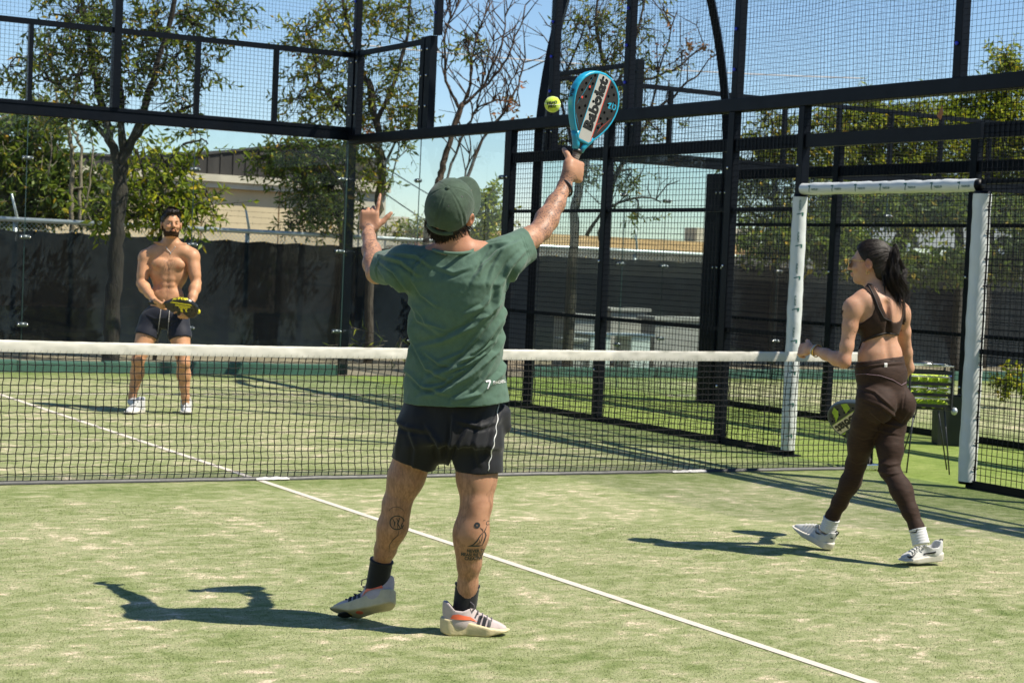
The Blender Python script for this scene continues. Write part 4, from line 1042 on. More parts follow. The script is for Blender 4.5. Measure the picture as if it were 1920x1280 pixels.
def bounds(pts, pad): pts = np.array(pts); return pts.min(0)-pad, pts.max(0)+pad
def sweep(S, lv, R, F, U, p=2.3, k=.02, op='add', capr=.0):
    """solid with superelliptic sections: levels are (centre, half width along R, half depth along F)"""
    lv = sorted(lv, key=lambda q: np.asarray(q[0])@U); cs = np.array([q[0] for q in lv], float); hu = cs@U
    m = max(max(q[1], q[2]) for q in lv)*1.4
    q = S._blk(cs.min(0)-m, cs.max(0)+m)
    if q is None: return S
    sl_, X, Y, Z = q; u = X*U[0]+Y*U[1]+Z*U[2]; uf = u.ravel()
    I = lambda vals: np.interp(uf, hu, vals).reshape(u.shape)
    rr = X*R[0]+Y*R[1]+Z*R[2]-I(cs@R); ff = X*F[0]+Y*F[1]+Z*F[2]-I(cs@F)
    rx = I([q_[1] for q_ in lv]); ry = I([q_[2] for q_ in lv])
    g = ((np.abs(rr)/rx)**p+(np.abs(ff)/ry)**p)**(1/p)
    d = (g-1)*np.minimum(rx, ry)*np.where(g > 1, 1.15, 1)
    d = np.maximum(d, np.maximum(hu[0]-u, u-hu[-1]))
    S._join(sl_, d.astype(np.float32), k, op); return S
def arm(S, sh, el, wr, s=1.0, out=None, musc=1.0):
    S.chain([sh, lerp(sh, el, .35), lerp(sh, el, .72), el], [.056*s, .051*s, .044*s, .039*s], .02)
    S.ell(lerp(sh, el, .10), np.array([.058, .062, .062])*s, None, .03)
    ax = nrm(np.asarray(el)-sh); u, v = orth(ax)
    if musc > 1:
        o = nrm(out) if out is not None else u
        S.ell(lerp(sh, el, .52)+o*.014*s, np.array([.040, .040, .085])*s*musc, ax_of(u, ax), .03)
        S.ell(lerp(sh, el, .45)-o*.014*s, np.array([.040, .040, .095])*s*musc, ax_of(u, ax), .03)
    S.chain([el, lerp(el, wr, .25), lerp(el, wr, .62), wr], [.040*s, .045*s*(.5+.5*musc), .036*s, .027*s], .025)
    return S
def leg(S, hp, kn, an, fw, s=1.0, calf=1.0, thigh=1.0):
    fw = nrm(fw)
    S.chain([hp, lerp(hp, kn, .35), lerp(hp, kn, .7), kn], [.090*s*thigh, .082*s*thigh, .067*s, .055*s], .03)
    S.ell(lerp(hp, kn, .55)+fw*.018*s, np.array([.062, .062, .15])*s*thigh, ax_of(XR, nrm(np.asarray(hp)-kn)), .04)
    S.ell(np.asarray(kn)+fw*.022*s, np.array([.038]*3)*s, None, .03)
    c1 = lerp(kn, an, .30)-fw*.018*s; c2 = lerp(kn, an, .62)-fw*.008*s; ax = ax_of(XR, nrm(np.asarray(kn)-an))
    S.chain([kn, c1, c2, lerp(kn, an, .85), an], [.050*s, .052*s*calf, .041*s, .034*s, .035*s], .025)
    sd = np.cross(fw, ZU)
    S.ell(lerp(kn, an, .27)-fw*.026*s+sd*.016*s, np.array([.036, .038, .085])*s*calf, ax, .03)
    S.ell(lerp(kn, an, .31)-fw*.024*s-sd*.018*s, np.array([.036, .038, .085])*s*calf, ax, .03)
    return S
def hand(S, wr, pc, X, Nn, tsign, curls, s=1.0, spread=.06, thumb=None, lens=(.075, .083, .076, .060)):
    """palm plus five fingers: X wrist to knuckles, Nn out of the palm, thumb on tsign * (Nn x X)"""
    X = nrm(X); Nn = np.asarray(Nn, float); Nn = nrm(Nn-X*(Nn@X)); Y = np.cross(Nn, X)*tsign; pc = np.asarray(pc, float)
    S.rbox(pc, np.array([.042, .040, .0135])*s, np.array([X, Y, Nn]), .012*s, .012)
    S.rc(wr, pc-X*.03*s, .026*s, .022*s, .02); S.ell(pc-X*.012*s+Y*.024*s+Nn*.008*s, np.array([.034, .020, .018])*s, np.array([X, Y, Nn]), .014)
    for i in range(4):
        y = (.030-.020*i)*s; b = pc+X*(.040-.004*abs(i-1.2))*s+Y*y; L = lens[i]*s; c = curls[i]; a = 0; p = b; sp = spread*(1.5-i)
        S.rc(b-X*.03*s, b, .0095*s, .0098*s, .006)
        for q, (fr, ca) in enumerate(((.46, c[0]), (.30, c[1]), (.24, c[2]))):
            a += math.radians(ca); d = X*math.cos(a)+Nn*math.sin(a)+Y*sp*math.cos(a); d = nrm(d); e = p+d*L*fr
            S.rc(p, e, (.0092-.0008*q)*s, (.0086-.0009*q)*s, .004); p = e
    t0 = pc-X*.022*s+Y*.030*s
    t1, t2 = thumb if thumb is not None else ((.55, .75, .35), (.75, .35, .45))
    f = lambda c: nrm(X*c[0]+Y*c[1]+Nn*c[2])
    p1 = t0+f(t1)*.038*s; p2 = p1+f(t2)*.030*s; p3 = p2+f(t2)*.022*s
    S.rc(t0, p1, .0145*s, .0115*s, .010); S.rc(p1, p2, .0115*s, .0105*s, .004); S.rc(p2, p3, .0105*s, .0085*s, .004)
    return S
def head(S, c, R, F, U, s=1.0, fem=False, face=True):
    A = np.array([R, F, U]); P = lambda x, y, z: np.asarray(c, float)+R*x*s+F*y*s+U*z*s
    S.ell(P(0, -.012, .025), np.array([.074, .095, .088])*s, A, .02); S.ell(P(0, .018, -.025), np.array([.064, .074, .085])*s, A, .03)
    S.ell(P(0, .030, -.075), np.array([.050 if not fem else .044, .056, .042])*s, A, .03); S.ell(P(0, .068, -.096), np.array([.024, .020, .018])*s, A, .025)
    if face:
        S.ell(P(0, .088, .018), np.array([.046, .014, .012])*s, A, .018)              # brow
        S.rc(P(0, .092, .010), P(0, .116, -.030), .009*s, .0125*s, .010); S.ell(P(.011, .102, -.034), np.array([.009]*3)*s, A, .008); S.ell(P(-.011, .102, -.034), np.array([.009]*3)*s, A, .008)
        for q in (-1, 1):
            S.ell(P(.032*q, .096, -.004), np.array([.017, .014, .011])*s, A, .010, 'sub'); S.ell(P(.040*q, .074, -.032), np.array([.020, .018, .018])*s, A, .02)
            S.ell(P(.032*q, .082, -.004), np.array([.0125]*3)*s, A, .003)
        S.ell(P(0, .097, -.060), np.array([.022, .011, .0065])*s, A, .006); S.ell(P(0, .094, -.071), np.array([.020, .012, .007])*s, A, .006)
    for q in (-1, 1):
        e = P(.074*q, -.012, -.012); EA = np.array([R*.96*q-F*.28, F*.96+R*.28*q, U]); EA[2] = U
        S.ell(e+R*q*.008*s, np.array([.010, .022, .034])*s, EA, .008); S.ell(e+R*q*.017*s+F*.004*s, np.array([.006, .011, .017])*s, EA, .004, 'sub')
        S.ell(P(.076*q, -.004, -.043), np.array([.007, .010, .010])*s, A, .006)
    return P
def fold(P, Q, lines, facing=None):
    """creases of cloth: each line is (points along the crease seen in the photo, width px, height m)"""
    n = vnormals(P, Q); px = px_of(P); D = np.zeros(len(P)); front = (n@cF) < .35
    for pts, w, h in lines:
        pts = np.array(pts, float); best = np.full(len(P), 1e9); tt = np.zeros(len(P)); seg = np.linalg.norm(np.diff(pts, axis=0), axis=1); cum = np.concatenate([[0], np.cumsum(seg)])
        for i in range(len(pts)-1):
            a, b = pts[i], pts[i+1]; d = b-a; t = np.clip(((px-a)@d)/(d@d), 0, 1); q = px-a-t[:, None]*d
            sg = np.sign(d[0]*q[:, 1]-d[1]*q[:, 0]); dist = np.hypot(q[:, 0], q[:, 1]); m = dist < np.abs(best)
            best = np.where(m, dist*sg, best); tt = np.where(m, (cum[i]+t*seg[i])/cum[-1], tt)
        x = best/(w*.64); prof = np.exp(-np.abs(x)**1.5)*(1.0)-.75*np.exp(-(x-1.35)**2*1.4)
        D += np.where(front, 1.35*h*prof*np.sin(np.pi*np.clip(tt*.94+.03, 0, 1))**.6, 0)
    return P+n*D[:, None]
def wrinkle(P, Q, amp, scale, seed, aniso=(1, 1, 1)):
    n = vnormals(P, Q); a = np.array(aniso)*scale
    d = np.array([mnoise.noise(Vector(p*a)+Vector((seed, 0, 0)))+.5*mnoise.noise(Vector(p*a*2.3)+Vector((0, seed, 0))) for p in P])
    return P+n*(d*amp)[:, None]

# ------------------------------------------------------------------ shoes
def shoe(name, label, heel, toe_dir, up, parent, L=.285, upper_m=None, sole_m=None, wide=1.0, collar=.10, sole_h=(.048, .038, .030, .026), flex=0.0):
    k = L/.285; h = .004
    T = nrm(toe_dir); Uu = np.asarray(up, float); Uu = nrm(Uu-T*(Uu@T)); B = np.cross(Uu, T); heel = np.asarray(heel, float)
    def W(P):
        x = P[:, 0].copy(); z = P[:, 2].copy()
        if flex:                                             # the forefoot bends at the ball while the heel is up
            q = np.maximum(0, x-.185*k); z = z+q*math.sin(flex)*1.0; x = x-q*(1-math.cos(flex))
        return heel+np.outer(x, T)+np.outer(P[:, 1], B)+np.outer(z, Uu)
    S = SDF((-.03, -.08, -.02), (L+.03, .08, .16), h); X, Y, Z = S.grid()
    circ = [(.034, 0, .035), (.10, .002, .032), (.19, -.004, .046), (.235, -.002, .040), (.254, .004, .029)]
    d2 = None
    for (ax, ay, ar), (bx, by, br) in zip(circ[:-1], circ[1:]):
        ax, bx = ax*k, bx*k; t = np.clip(((X-ax)*(bx-ax)+(Y-ay)*(by-ay))/((bx-ax)**2+(by-ay)**2), 0, 1)
        d = np.sqrt((X-ax-t*(bx-ax))**2+(Y-ay-t*(by-ay))**2)-(ar+(br-ar)*t)*wide; d2 = d if d2 is None else np.minimum(d2, d)
    xs = X/k; top = np.interp(xs, [0, .1, .2, .27], sole_h); bot = np.interp(xs, [0, .03, .18, .28], [.008, 0, 0, .020])
    S.D = np.minimum(np.maximum(np.maximum(d2-.006+np.maximum(0, .03-Z)*.12, Z-top), bot-Z), S.BG).astype(np.float32)+0*X*Y*Z; S.D = S.D.astype(np.float32); S.blur(1)
    P, Q = S.raw(); P = relax(P, Q, 2); so_ = mesh_np('sole', W(P), Q, sole_m, None)
    hg = np.interp(xs, [-.01, .02, .06, .11, .15, .20, .245, .28], [collar+.016, collar+.010, collar-.020, collar-.012, .096, .068, .050, .032])
    ins = .009+np.maximum(0, Z-.035)*np.interp(xs, [0, .05, .11, .16, .28], [.04, .08, .18, .45, .60])+np.maximum(0, Z-.035)**2*np.interp(xs, [.08, .14], [.2, 2.0])
    U_ = SDF((-.03, -.08, -.02), (L+.03, .08, .16), h)
    U_.D = np.minimum(np.maximum(np.maximum(d2+ins, Z-hg), .018-Z), U_.BG).astype(np.float32); U_.blur(2)
    cr = .0405*wide
    for x_ in (.052, .082): U_.rc((x_*k, 0, .055), (x_*k, 0, collar+.03), cr*.96, cr, .03)      # padded collar round the ankle
    U_.ell((.020*k, 0, collar-.012), (.016, .024, .030), None, .02)                              # heel tab
    tilt = np.interp(xs, [0, .02, .045, .08, .115, .15], [collar+.012, collar+.008, collar-.018, collar-.022, collar-.006, collar+.02]); U_.cut(Z-tilt+0*X+0*Y)
    for x_ in (.058, .088): U_.rc((x_*k, 0, collar-.038), (x_*k, 0, collar+.05), cr-.0085, cr-.005, .008, 'sub')
    P, Q = U_.raw(); P = relax(P, Q, 2); up_ = mesh_np(name, W(P), Q, upper_m, parent)
    if label: up_['label'] = label
    so_.parent = up_; so_.matrix_parent_inverse = parent_inv(up_)
    lc = MB()
    for i in range(5):
        x = (.125+.020*i)*k; z = float(np.interp(x/k, [.11, .15, .20, .245], [collar-.004, .088, .066, .050]))+.003
        lc.tube(W(np.array([[x, -.026, z-.008], [x+.004, 0, z+.001], [x, .026, z-.008]])), .0036, 5)
    for s_ in (-1, 1): lc.tube(W(np.array([[.118*k, 0, collar], [.11*k, s_*.022, collar+.014], [.125*k, s_*.036, collar+.004], [.13*k, s_*.03, collar-.016]])), .0026, 5)
    lc.build('lace', upper_m if name == 'white_shoe' else LACE, up_, smooth=True)
    return up_, W, (T, B, Uu), k
LACE = cloth_mat('dark_lace', (.10, .09, .10), .8)

# ------------------------------------------------------------------ rackets
def outline(n=72, k=1.0, yc=.305):
    ys = [.150, .175, .20, .225, .25, .28, .31, .335, .36, .385, .405, .425, .440, .450, .455]; ws = [.030, .052, .074, .092, .107, .120, .1275, .130, .1275, .119, .107, .087, .063, .035, 0]
    t = np.linspace(0, 1, n); yy = .150+(.455-.150)*np.sin(t*math.pi/2)**1.0; w = np.interp(yy, ys, ws)
    R_ = [(a*k, yc+(b-yc)*k) for a, b in zip(w, yy)]; L_ = [(-a, b) for a, b in R_[::-1][1:]]
    return R_+L_
def plate_geo(outer, holes, z0, z1):
    cu = bpy.data.curves.new('plate', 'CURVE'); cu.dimensions = '2D'; cu.fill_mode = 'BOTH'; cu.extrude = (z1-z0)/2
    for pts in [outer]+[[(x+r*math.cos(a), y+r*math.sin(a)) for a in np.linspace(0, 2*math.pi, 13)[:-1]] for x, y, r in holes]:
        sp = cu.splines.new('POLY'); sp.points.add(len(pts)-1); sp.use_cyclic_u = True
        for q, (x, y) in zip(sp.points, pts): q.co = (x, y, 0, 1)
    o = bpy.data.objects.new('plate', cu); C.objects.link(o)
    me = bpy.data.meshes.new_from_object(o.evaluated_get(bpy.context.evaluated_depsgraph_get()))
    V = np.array([tuple(v.co) for v in me.vertices]); V[:, 2] += (z0+z1)/2; F = [tuple(p.vertices) for p in me.polygons]
    bpy.data.objects.remove(o); bpy.data.curves.remove(cu); bpy.data.meshes.remove(me); return V, F
def racket(label, org, ydir, nd, frame_m, face_m, panel_m, ink_m, accent_m, grip_m, word, band_l, holes_n=True, extra=None):
    Yd = nrm(ydir); Nd = np.asarray(nd, float); Nd = nrm(Nd-Yd*(Nd@Yd)); Xd = np.cross(Yd, Nd); org = np.asarray(org, float)
    W = lambda V: [org+Xd*v[0]+Yd*v[1]+Nd*(v[2] if len(v) > 2 else 0) for v in V]
    t = thing('padel_racket', label, 'racket', org)
    out = outline(); n = len(out)
    # frame: rounded band round the edge
    prof = [(.93, .0172), (.965, .0190), (.99, .0165), (1.0, .010), (1.003, 0), (1.0, -.010), (.99, -.0165), (.965, -.0190), (.93, -.0172)]
    V = []; F = []
    for kx, z in prof: V += [(x, y, z) for x, y in [(a*kx, .305+(b-.305)*kx) for a, b in out]]
    for i in range(len(prof)-1):
        for j in range(n): a = i*n+j; b = i*n+(j+1) % n; F.append((a, b, b+n, a+n))
    mesh_obj('frame', W(V), F, frame_m, t, smooth=True)
    # slanted panel between two straight edges, everything else is the dark face; drilled holes go right through
    ang = band_l; ca, sa = math.cos(ang), math.sin(ang)
    holes = []
    for r_, (rad, cnt, off) in enumerate(((.0, 1, 0), (.034, 6, .3), (.066, 12, .1), (.098, 18, .25))):
        for i in range(cnt):
            a = 2*math.pi*i/cnt+off; x, y = rad*math.cos(a)*.98, .335+rad*math.sin(a)*(1.0 if math.sin(a) > 0 else 1.12)
            u = x*ca-(y-.30)*sa
            if abs(abs(u)-.034) < .0098: x += .013*(1 if abs(u) > .034 else -1)*np.sign(u)
            holes.append((x, y, .0066))
    inner = [(a*.93, .305+(b-.305)*.93) for a, b in out]
    V, F = plate_geo(inner, holes, -.0168, .0168); mesh_obj('face', W(V), F, face_m, t)
    # panel outline: clip the inner outline to |u| < .031
    def clip(poly, s_, lim):
        o = []; f = lambda p: s_*(p[0]*ca-(p[1]-.30)*sa)-lim
        for i in range(len(poly)):
            p, q = poly[i-1], poly[i]; a, b = f(p), f(q)
            if (a <= 0) != (b <= 0): s = a/(a-b); o.append((p[0]+(q[0]-p[0])*s, p[1]+(q[1]-p[1])*s))
            if b <= 0: o.append(q)
        return o
    pan = clip(clip(inner, 1, .034), -1, .034)
    hp = [q for q in holes if abs(q[0]*ca-(q[1]-.30)*sa) < .0262]
    for sgn in (1, -1):
        if panel_m is not None:
            V, F = plate_geo(pan, hp, .0170 if sgn > 0 else -.0176, .0176 if sgn > 0 else -.0170); mesh_obj('printed_panel', W(V), F, panel_m, t)
            for s_, am in ((-1, frame_m), (1, accent_m)):
                e = clip(clip(inner, s_, .0375), -s_, -.0342)
                V, F = plate_geo(e, [], .0170 if sgn > 0 else -.0178, .0178 if sgn > 0 else -.0170); mesh_obj('panel_edge', W(V), F, am, t)
        if word:
            tv, tf = text_geo(word, .072, .0034, space=1.03)
            ux, uy = (sa, ca), (-ca, sa)                        # word runs from the handle towards the tip
            cx0, cy0 = .0, .318
            V = [(cx0+x*ux[0]*sgn*1.0+y*uy[0]*1.0, cy0+x*ux[1]+y*uy[1], sgn*.0182) if sgn > 0 else (cx0+x*ux[0]+y*ca, cy0+x*ux[1]-y*sa, -.0182) for x, y in tv]
            mesh_obj('lettering', W(V), tf, ink_m, t)
    # throat: two arms from the head to the handle round a dark opening
    for s_ in (-1, 1):
        m = MB(); m.tube(W([(s_*.046, .185, 0), (s_*.032, .160, 0), (s_*.020, .138, 0), (s_*.014, .118, 0)]), [.019, .017, .016, .015], 10); m.build('throat_arm', frame_m, t, smooth=True)
    m = MB(); m.add(W([(-.030, .178, .008), (.030, .178, .008), (.010, .128, .008), (-.010, .128, .008), (-.030, .178, -.008), (.030, .178, -.008), (.010, .128, -.008), (-.010, .128, -.008)]), [(0, 3, 2, 1), (4, 5, 6, 7), (0, 1, 5, 4), (2, 3, 7, 6)]); m.build('throat_insert', ink_m, t)
    pts = []; rr = []
    for i in range(40): y = .118-.118*i/39; pts.append((0, y, 0)); rr.append(.0165+.0016*(i % 3 == 0)+.003*(i > 36))
    m = MB(); m.tube(W(pts), rr, 10); g = m.build('grip', grip_m, t, smooth=True)
    m = MB(); m.tube(W([(0, .104, 0), (0, .120, 0)]), .0195, 12); m.build('collar_band', ink_m, g, smooth=True)
    if extra: extra(t, W)
    return t, W, holes
# ================================================================== the man in green (seen from behind, reaching for the ball)
SKIN_A = skin_mat('tanned_skin_inked', (.43, .225, .135), True)
GREEN = cloth_mat('green_cotton', (.078, .138, .100), .88, 900, .35, .10, vscale=40)
BLACKC = cloth_mat('black_sport_cloth', (.0065, .007, .009), .62, 700, .3, .15)
def man_in_green():
    S0 = thing('person', 'man in green shirt and backwards seen cap raising a blue racket, back to the camera', 'person', (-1.1, -4.45, 0))
    pel, wst, cst, nb, hc = at(846, 775, 7.20), at(850, 700, 7.17), at(852, 575, 7.09), at(852, 482, 7.03), at(845, 391, 6.97)
    shL, elL, wrL, pcL = at(760, 500, 7.05), at(706, 512, 7.32), at(691, 443, 7.53), at(692, 414, 7.59)
    shR, elR, wrR = at(945, 482, 7.05), at(1014, 432, 7.25), at(1058, 352, 7.42); pcR = at(1075, 320, 7.45)
    hpL, knL, anL = at(804, 780, 7.2), at(744, 945, 7.27), at(708, 1078, 7.40)
    hpR, knR, anR = at(893, 778, 7.2), at(893, 945, 7.16), at(874, 1122, 7.24)
    TF = nrm(AW+XR*.44); TR = np.cross(TF, ZU)                     # the chest is turned towards the ball
    Fh = nrm(AW*.55+ZU*.76+XR*.36); Uh = ZU*.66-AW*.75-XR*.02; Uh = nrm(Uh-Fh*(Uh@Fh)); Rh = np.cross(Fh, Uh)
    S = SDF(np.minimum(np.minimum(pcL, anL), np.minimum(anR, hc))-.22, np.maximum(np.maximum(pcR, pcL), np.maximum(anR, hc))+.22, .0055)
    S.ell(pel, (.150, .105, .11), np.array([TR, TF, ZU]), .04); S.ell(wst, (.135, .10, .13), np.array([TR, TF, ZU]), .05)
    S.ell(cst, (.150, .11, .16), np.array([TR, TF, ZU]), .05)
    S.rc(at(800, 505, 7.05), at(905, 497, 7.05), .070, .070, .04)
    for q in (shL, shR): S.rc(lerp(nb, hc, .15), q, .050, .048, .04); S.rc(at(852, 530, 7.07), q, .08, .05, .04)
    S.rc(nb, lerp(nb, hc, .85), .060, .056, .03)
    P = head(S, hc, Rh, Fh, Uh, 1.06)
    arm(S, shL, elL, wrL, .98); arm(S, shR, elR, wrR, 1.0)
    hand(S, wrL, pcL, ZU+XR*.05, AW, 1, [(10, 12, 8), (58, 48, 25), (68, 50, 25), (72, 50, 25)], .98, .04, ((.60, .72, .20), (.75, .58, .18)), (.086, .083, .075, .058))
    Yr = nrm(XR*.27+ZU*.95+AW*.10)                                  # racket axis
    Xp = nrm(XR*.95-ZU*.20+AW*.05)
    Xp = nrm(XR*.62+AW*.74-ZU*.10); Np = nrm(AW*.62-XR*.72)
    hand(S, wrR, pcR, Xp, Np, -1, [(38, 55, 40), (70, 85, 50), (76, 85, 50), (78, 85, 50)], 1.08, .02, ((.1, .8, .65), (.5, .5, .8)))
    S.ell(pcR-Np*.006, (.046, .040, .020), np.array([Xp, np.cross(Np, Xp), Np]), .02)
    for i_ in range(4): S.ell(pcR+Xp*.040-np.cross(Np, Xp)*(.031-.021*i_)-Np*.008, (.012,)*3, None, .008)
    leg(S, hpL, knL, anL, AW-XR*.45, 1.0, 1.04, .95); leg(S, hpR, knR, anR, AW+XR*.35, 1.10, 1.12, .98)
    Pv, Q = S.raw(); Pv = relax(Pv, Q, 2)
    body = mesh_np('body', Pv, Q, SKIN_A, S0)
    def near(a, b, r): d = b-a; t = np.clip(((Pv-a)@d)/(d@d), 0, 1); return np.linalg.norm(Pv-a-t[:, None]*d, axis=1) < r
    ink = near(lerp(elL, wrL, .15), lerp(elL, wrL, 1.02), .075)*.9+near(lerp(shR, elR, .55), elR, .08)*.55+near(elR, lerp(elR, wrR, .96), .08)*1.0
    set_attr(body, 'ink', np.clip(ink, 0, 1)); hz = near(hpL, anL, .12)*.22+near(hpR, anR, .12)*.22; set_attr(body, 'hairy', np.clip(hz*1.7, 0, .42))
    ez = np.exp(-(np.linalg.norm(Pv-(hc+Rh*.085-Fh*.012-Uh*.012), axis=1)/.04)**2)+np.exp(-(np.linalg.norm(Pv-nb, axis=1)/.10)**2)*.6; set_attr(body, 'rosy', np.clip(ez, 0, 1))
    # shirt
    lo, hi = bounds([at(700, 790, 7.2), at(1000, 790, 7.2), at(700, 440, 7.2), at(1000, 430, 7.2), at(855, 600, 7.0)-AW*.10, at(855, 600, 7.2)+AW*.10], .10)
    H = SDF(lo, hi, .0038)
    sweep(H, [(at(856, 785, 7.20), .226, .172), (at(855, 720, 7.18), .208, .162), (at(855, 650, 7.15), .191, .152), (at(857, 580, 7.10), .194, .152), (at(856, 530, 7.07), .196, .140), (at(853, 496, 7.05), .165, .105), (at(852, 466, 7.03), .085, .07)], TR, TF, ZU, 2.1, .03)
    H.rc(at(788, 512, 7.05), at(716, 502, 7.19), .080, .056, .045); H.rc(at(922, 502, 7.05), at(990, 461, 7.16), .080, .062, .045)
    H.rc(at(810, 495, 7.04), shL, .067, .079, .04); H.rc(shL, at(720, 501, 7.17), .078, .060, .03); H.rc(at(895, 490, 7.04), shR, .064, .072, .04); H.rc(shR, at(985, 457, 7.14), .072, .062, .03)
    H.blur(3)
    H.keep(at(707, 501, 7.20), nrm(XR*-.88+AW*.35+ZU*.10)); H.keep(at(989, 462, 7.17), nrm(XR*.80+AW*.30+ZU*.42))
    X, Y, Z = H.grid(); c = at(852, 762, 7.05); u = (X-c[0])*XR[0]+(Y-c[1])*XR[1]
    H.cut((c[2]+.012*u/.2+.34*u*u*.6-.0)-Z)
    H.ell(at(850, 452, 7.0), (.083, .086, .062), np.array([XR, AW, ZU]), .004, 'sub')
    Pv, Q = H.raw(); Pv = relax(Pv, Q, 2)
    L = [([(707, 524), (704, 505), (711, 484)], 2, .004), ([(992, 484), (986, 462), (979, 444)], 2, .004), ([(962, 560), (940, 600), (900, 650), (850, 690), (800, 710)], 9, .012), ([(955, 610), (930, 660), (880, 705), (830, 735), (790, 742)], 9, .013), ([(958, 660), (940, 700), (900, 738), (850, 752)], 8, .010),
         ([(945, 530), (930, 570), (890, 610), (830, 640), (785, 650)], 9, .010), ([(765, 590), (775, 640), (800, 690), (850, 715)], 8, .010), ([(770, 560), (785, 600), (830, 625)], 8, .007), ([(758, 690), (790, 722), (840, 738)], 7, .009), ([(930, 545), (905, 575), (870, 590)], 7, .006),
         ([(985, 470), (955, 500), (935, 535), (928, 580)], 8, .011), ([(975, 452), (935, 472), (905, 500), (885, 530)], 7, .011), ([(960, 452), (915, 462), (880, 482)], 6, .009), ([(990, 480), (968, 510), (950, 545)], 7, .010), ([(945, 470), (925, 500), (915, 530)], 6, .007), ([(925, 465), (905, 490), (898, 515)], 5, .006),
         ([(712, 490), (740, 510), (768, 548)], 6, .010), ([(716, 480), (752, 490), (785, 515)], 7, .010), ([(722, 520), (750, 545), (775, 580)], 6, .009), ([(735, 475), (780, 480), (810, 500)], 6, .007), ([(708, 500), (725, 520), (745, 560)], 4, .006),
         ([(950, 580), (955, 640), (955, 700), (960, 735)], 6, .007), ([(772, 600), (768, 660), (758, 720), (752, 748)], 6, .007), ([(820, 500), (850, 512), (885, 500)], 7, .005), ([(800, 480), (780, 500), (775, 530)], 6, .006), ([(905, 620), (870, 660), (820, 680)], 6, .006), ([(860, 700), (830, 722), (790, 728)], 6, .007), ([(936, 632), (912, 662), (880, 682), (850, 692)], 6, .009), ([(944, 600), (925, 640), (890, 668), (860, 676)], 5, .008), ([(930, 670), (905, 712), (880, 735), (848, 748)], 6, .009), ([(880, 690), (852, 700), (842, 704)], 4, .006), ([(938, 566), (915, 590), (885, 600)], 5, .006), ([(795, 660), (825, 682), (850, 686)], 5, .006), ([(780, 575), (800, 605), (835, 618)], 5, .005), ([(770, 520), (790, 552), (820, 575)], 6, .006)]
    Pv = fold(Pv, Q, L); Pv = wrinkle(Pv, Q, .0035, 9, 3, (1, 1, 1.6)); Pv = wrinkle(Pv, Q, .0012, 32, 5)
    shirt = mesh_np('shirt', Pv, Q, GREEN, S0)
    # neck rib, hem stitching
    m = MB(); pts = []
    for a in np.linspace(0, 2*math.pi, 33)[:-1]: pts.append(at(850, 462, 7.01)+XR*.079*math.cos(a)+AW*.080*math.sin(a)+ZU*(-.022+.006*math.cos(2*a)))
    m.tube(pts, .007, 8, closed=True); m.build('collar_rib', GREEN, shirt, smooth=True)
    tv = text_geo('PADEL39', .016, .0004); pr = fine_geo(merge_geo(poly_geo([(-.024, .013), (-.005, .0145), (-.002, .007), (-.014, -.018), (-.019, -.018), (-.008, .005), (-.013, .007), (-.021, .005)]), ([(x+.037, y+.002) for x, y in tv[0]], tv[1])), .012)
    decal('printed_mark', pr, shirt, at(922, 719, 7.02), XR+ZU*.10, ZU-XR*.10, mat('white_print', (.78, .76, .76), .6, .05), shirt, .0016)
    # shorts
    lo, hi = bounds([at(715, 905, 7.2), at(960, 905, 7.2), at(715, 725, 7.2), at(960, 725, 7.2), at(845, 800, 7.2)-AW*.12, at(845, 800, 7.2)+AW*.12], .08)
    K = SDF(lo, hi, .0055)
    sweep(K, [(at(845, 730, 7.19), .180, .130), (at(845, 775, 7.2), .196, .142), (at(845, 830, 7.2), .205, .145)], TR, TF, ZU, 2.2, .03)
    K.rc(at(800, 795, 7.2), at(766, 893, 7.23), .105, .088, .04); K.rc(at(892, 795, 7.2), at(897, 905, 7.18), .108, .098, .04)
    K.rc(at(846, 835, 7.2), at(846, 846, 7.2), .06, .05, .05)
    K.rc(at(938, 780, 7.2), at(950, 800, 7.2), .05, .022, .03)           # bulging side pocket
    K.blur(2)
    X, Y, Z = K.grid(); c = at(846, 880, 7.1); u = (X-c[0])*XR[0]+(Y-c[1])*XR[1]
    hem = np.where(u < 0, np.interp(u, [-.26, -.09, -.02, 0], [c[2]+.030, c[2]-.022, c[2]-.020, c[2]+.04]), np.interp(u, [0, .015, .10, .21], [c[2]+.04, c[2]-.012, c[2]-.016, c[2]-.008]))
    K.cut(hem-Z)
    Pv, Q = K.raw(); Pv = relax(Pv, Q, 2)
    L = [([(735, 780), (760, 800), (800, 808)], 8, .007), ([(748, 770), (750, 810), (742, 850)], 8, .007), ([(940, 770), (925, 810), (915, 860)], 8, .008), ([(850, 780), (848, 820), (838, 860)], 7, .009), ([(880, 800), (862, 830), (850, 870)], 7, .007), ([(800, 800), (822, 830), (828, 870)], 8, .008), ([(905, 780), (890, 830), (900, 870)], 8, .006), ([(860, 790), (900, 800), (935, 790)], 7, .006), ([(765, 800), (780, 840), (775, 880)], 8, .006)]
    Pv = fold(Pv, Q, L); Pv = wrinkle(Pv, Q, .003, 11, 9); shorts = mesh_np('shorts', Pv, Q, BLACKC, S0)
    pipe = [(934, 752), (932, 790), (927, 825), (920, 855), (914, 886)]
    tr = bvh_of(shorts); m = MB(); ps = []
    for i in range(len(pipe)-1):
        for s in np.linspace(0, 1, 9)[:-1]:
            q = lerp(pipe[i], pipe[i+1], s); o = at(q[0]+1.2*math.sin(len(ps)*1.1), q[1], 6.6); h = tr.ray_cast(Vector(o), Vector(nrm(o-cP)), 1.2)
            if h[0]: ps.append(np.array(h[0])+np.array(h[1])*.001)
    m.tube(ps, .0022, 5); m.build('piping', mat('reflective_piping', (.72, .72, .70), .4), shorts, smooth=True)
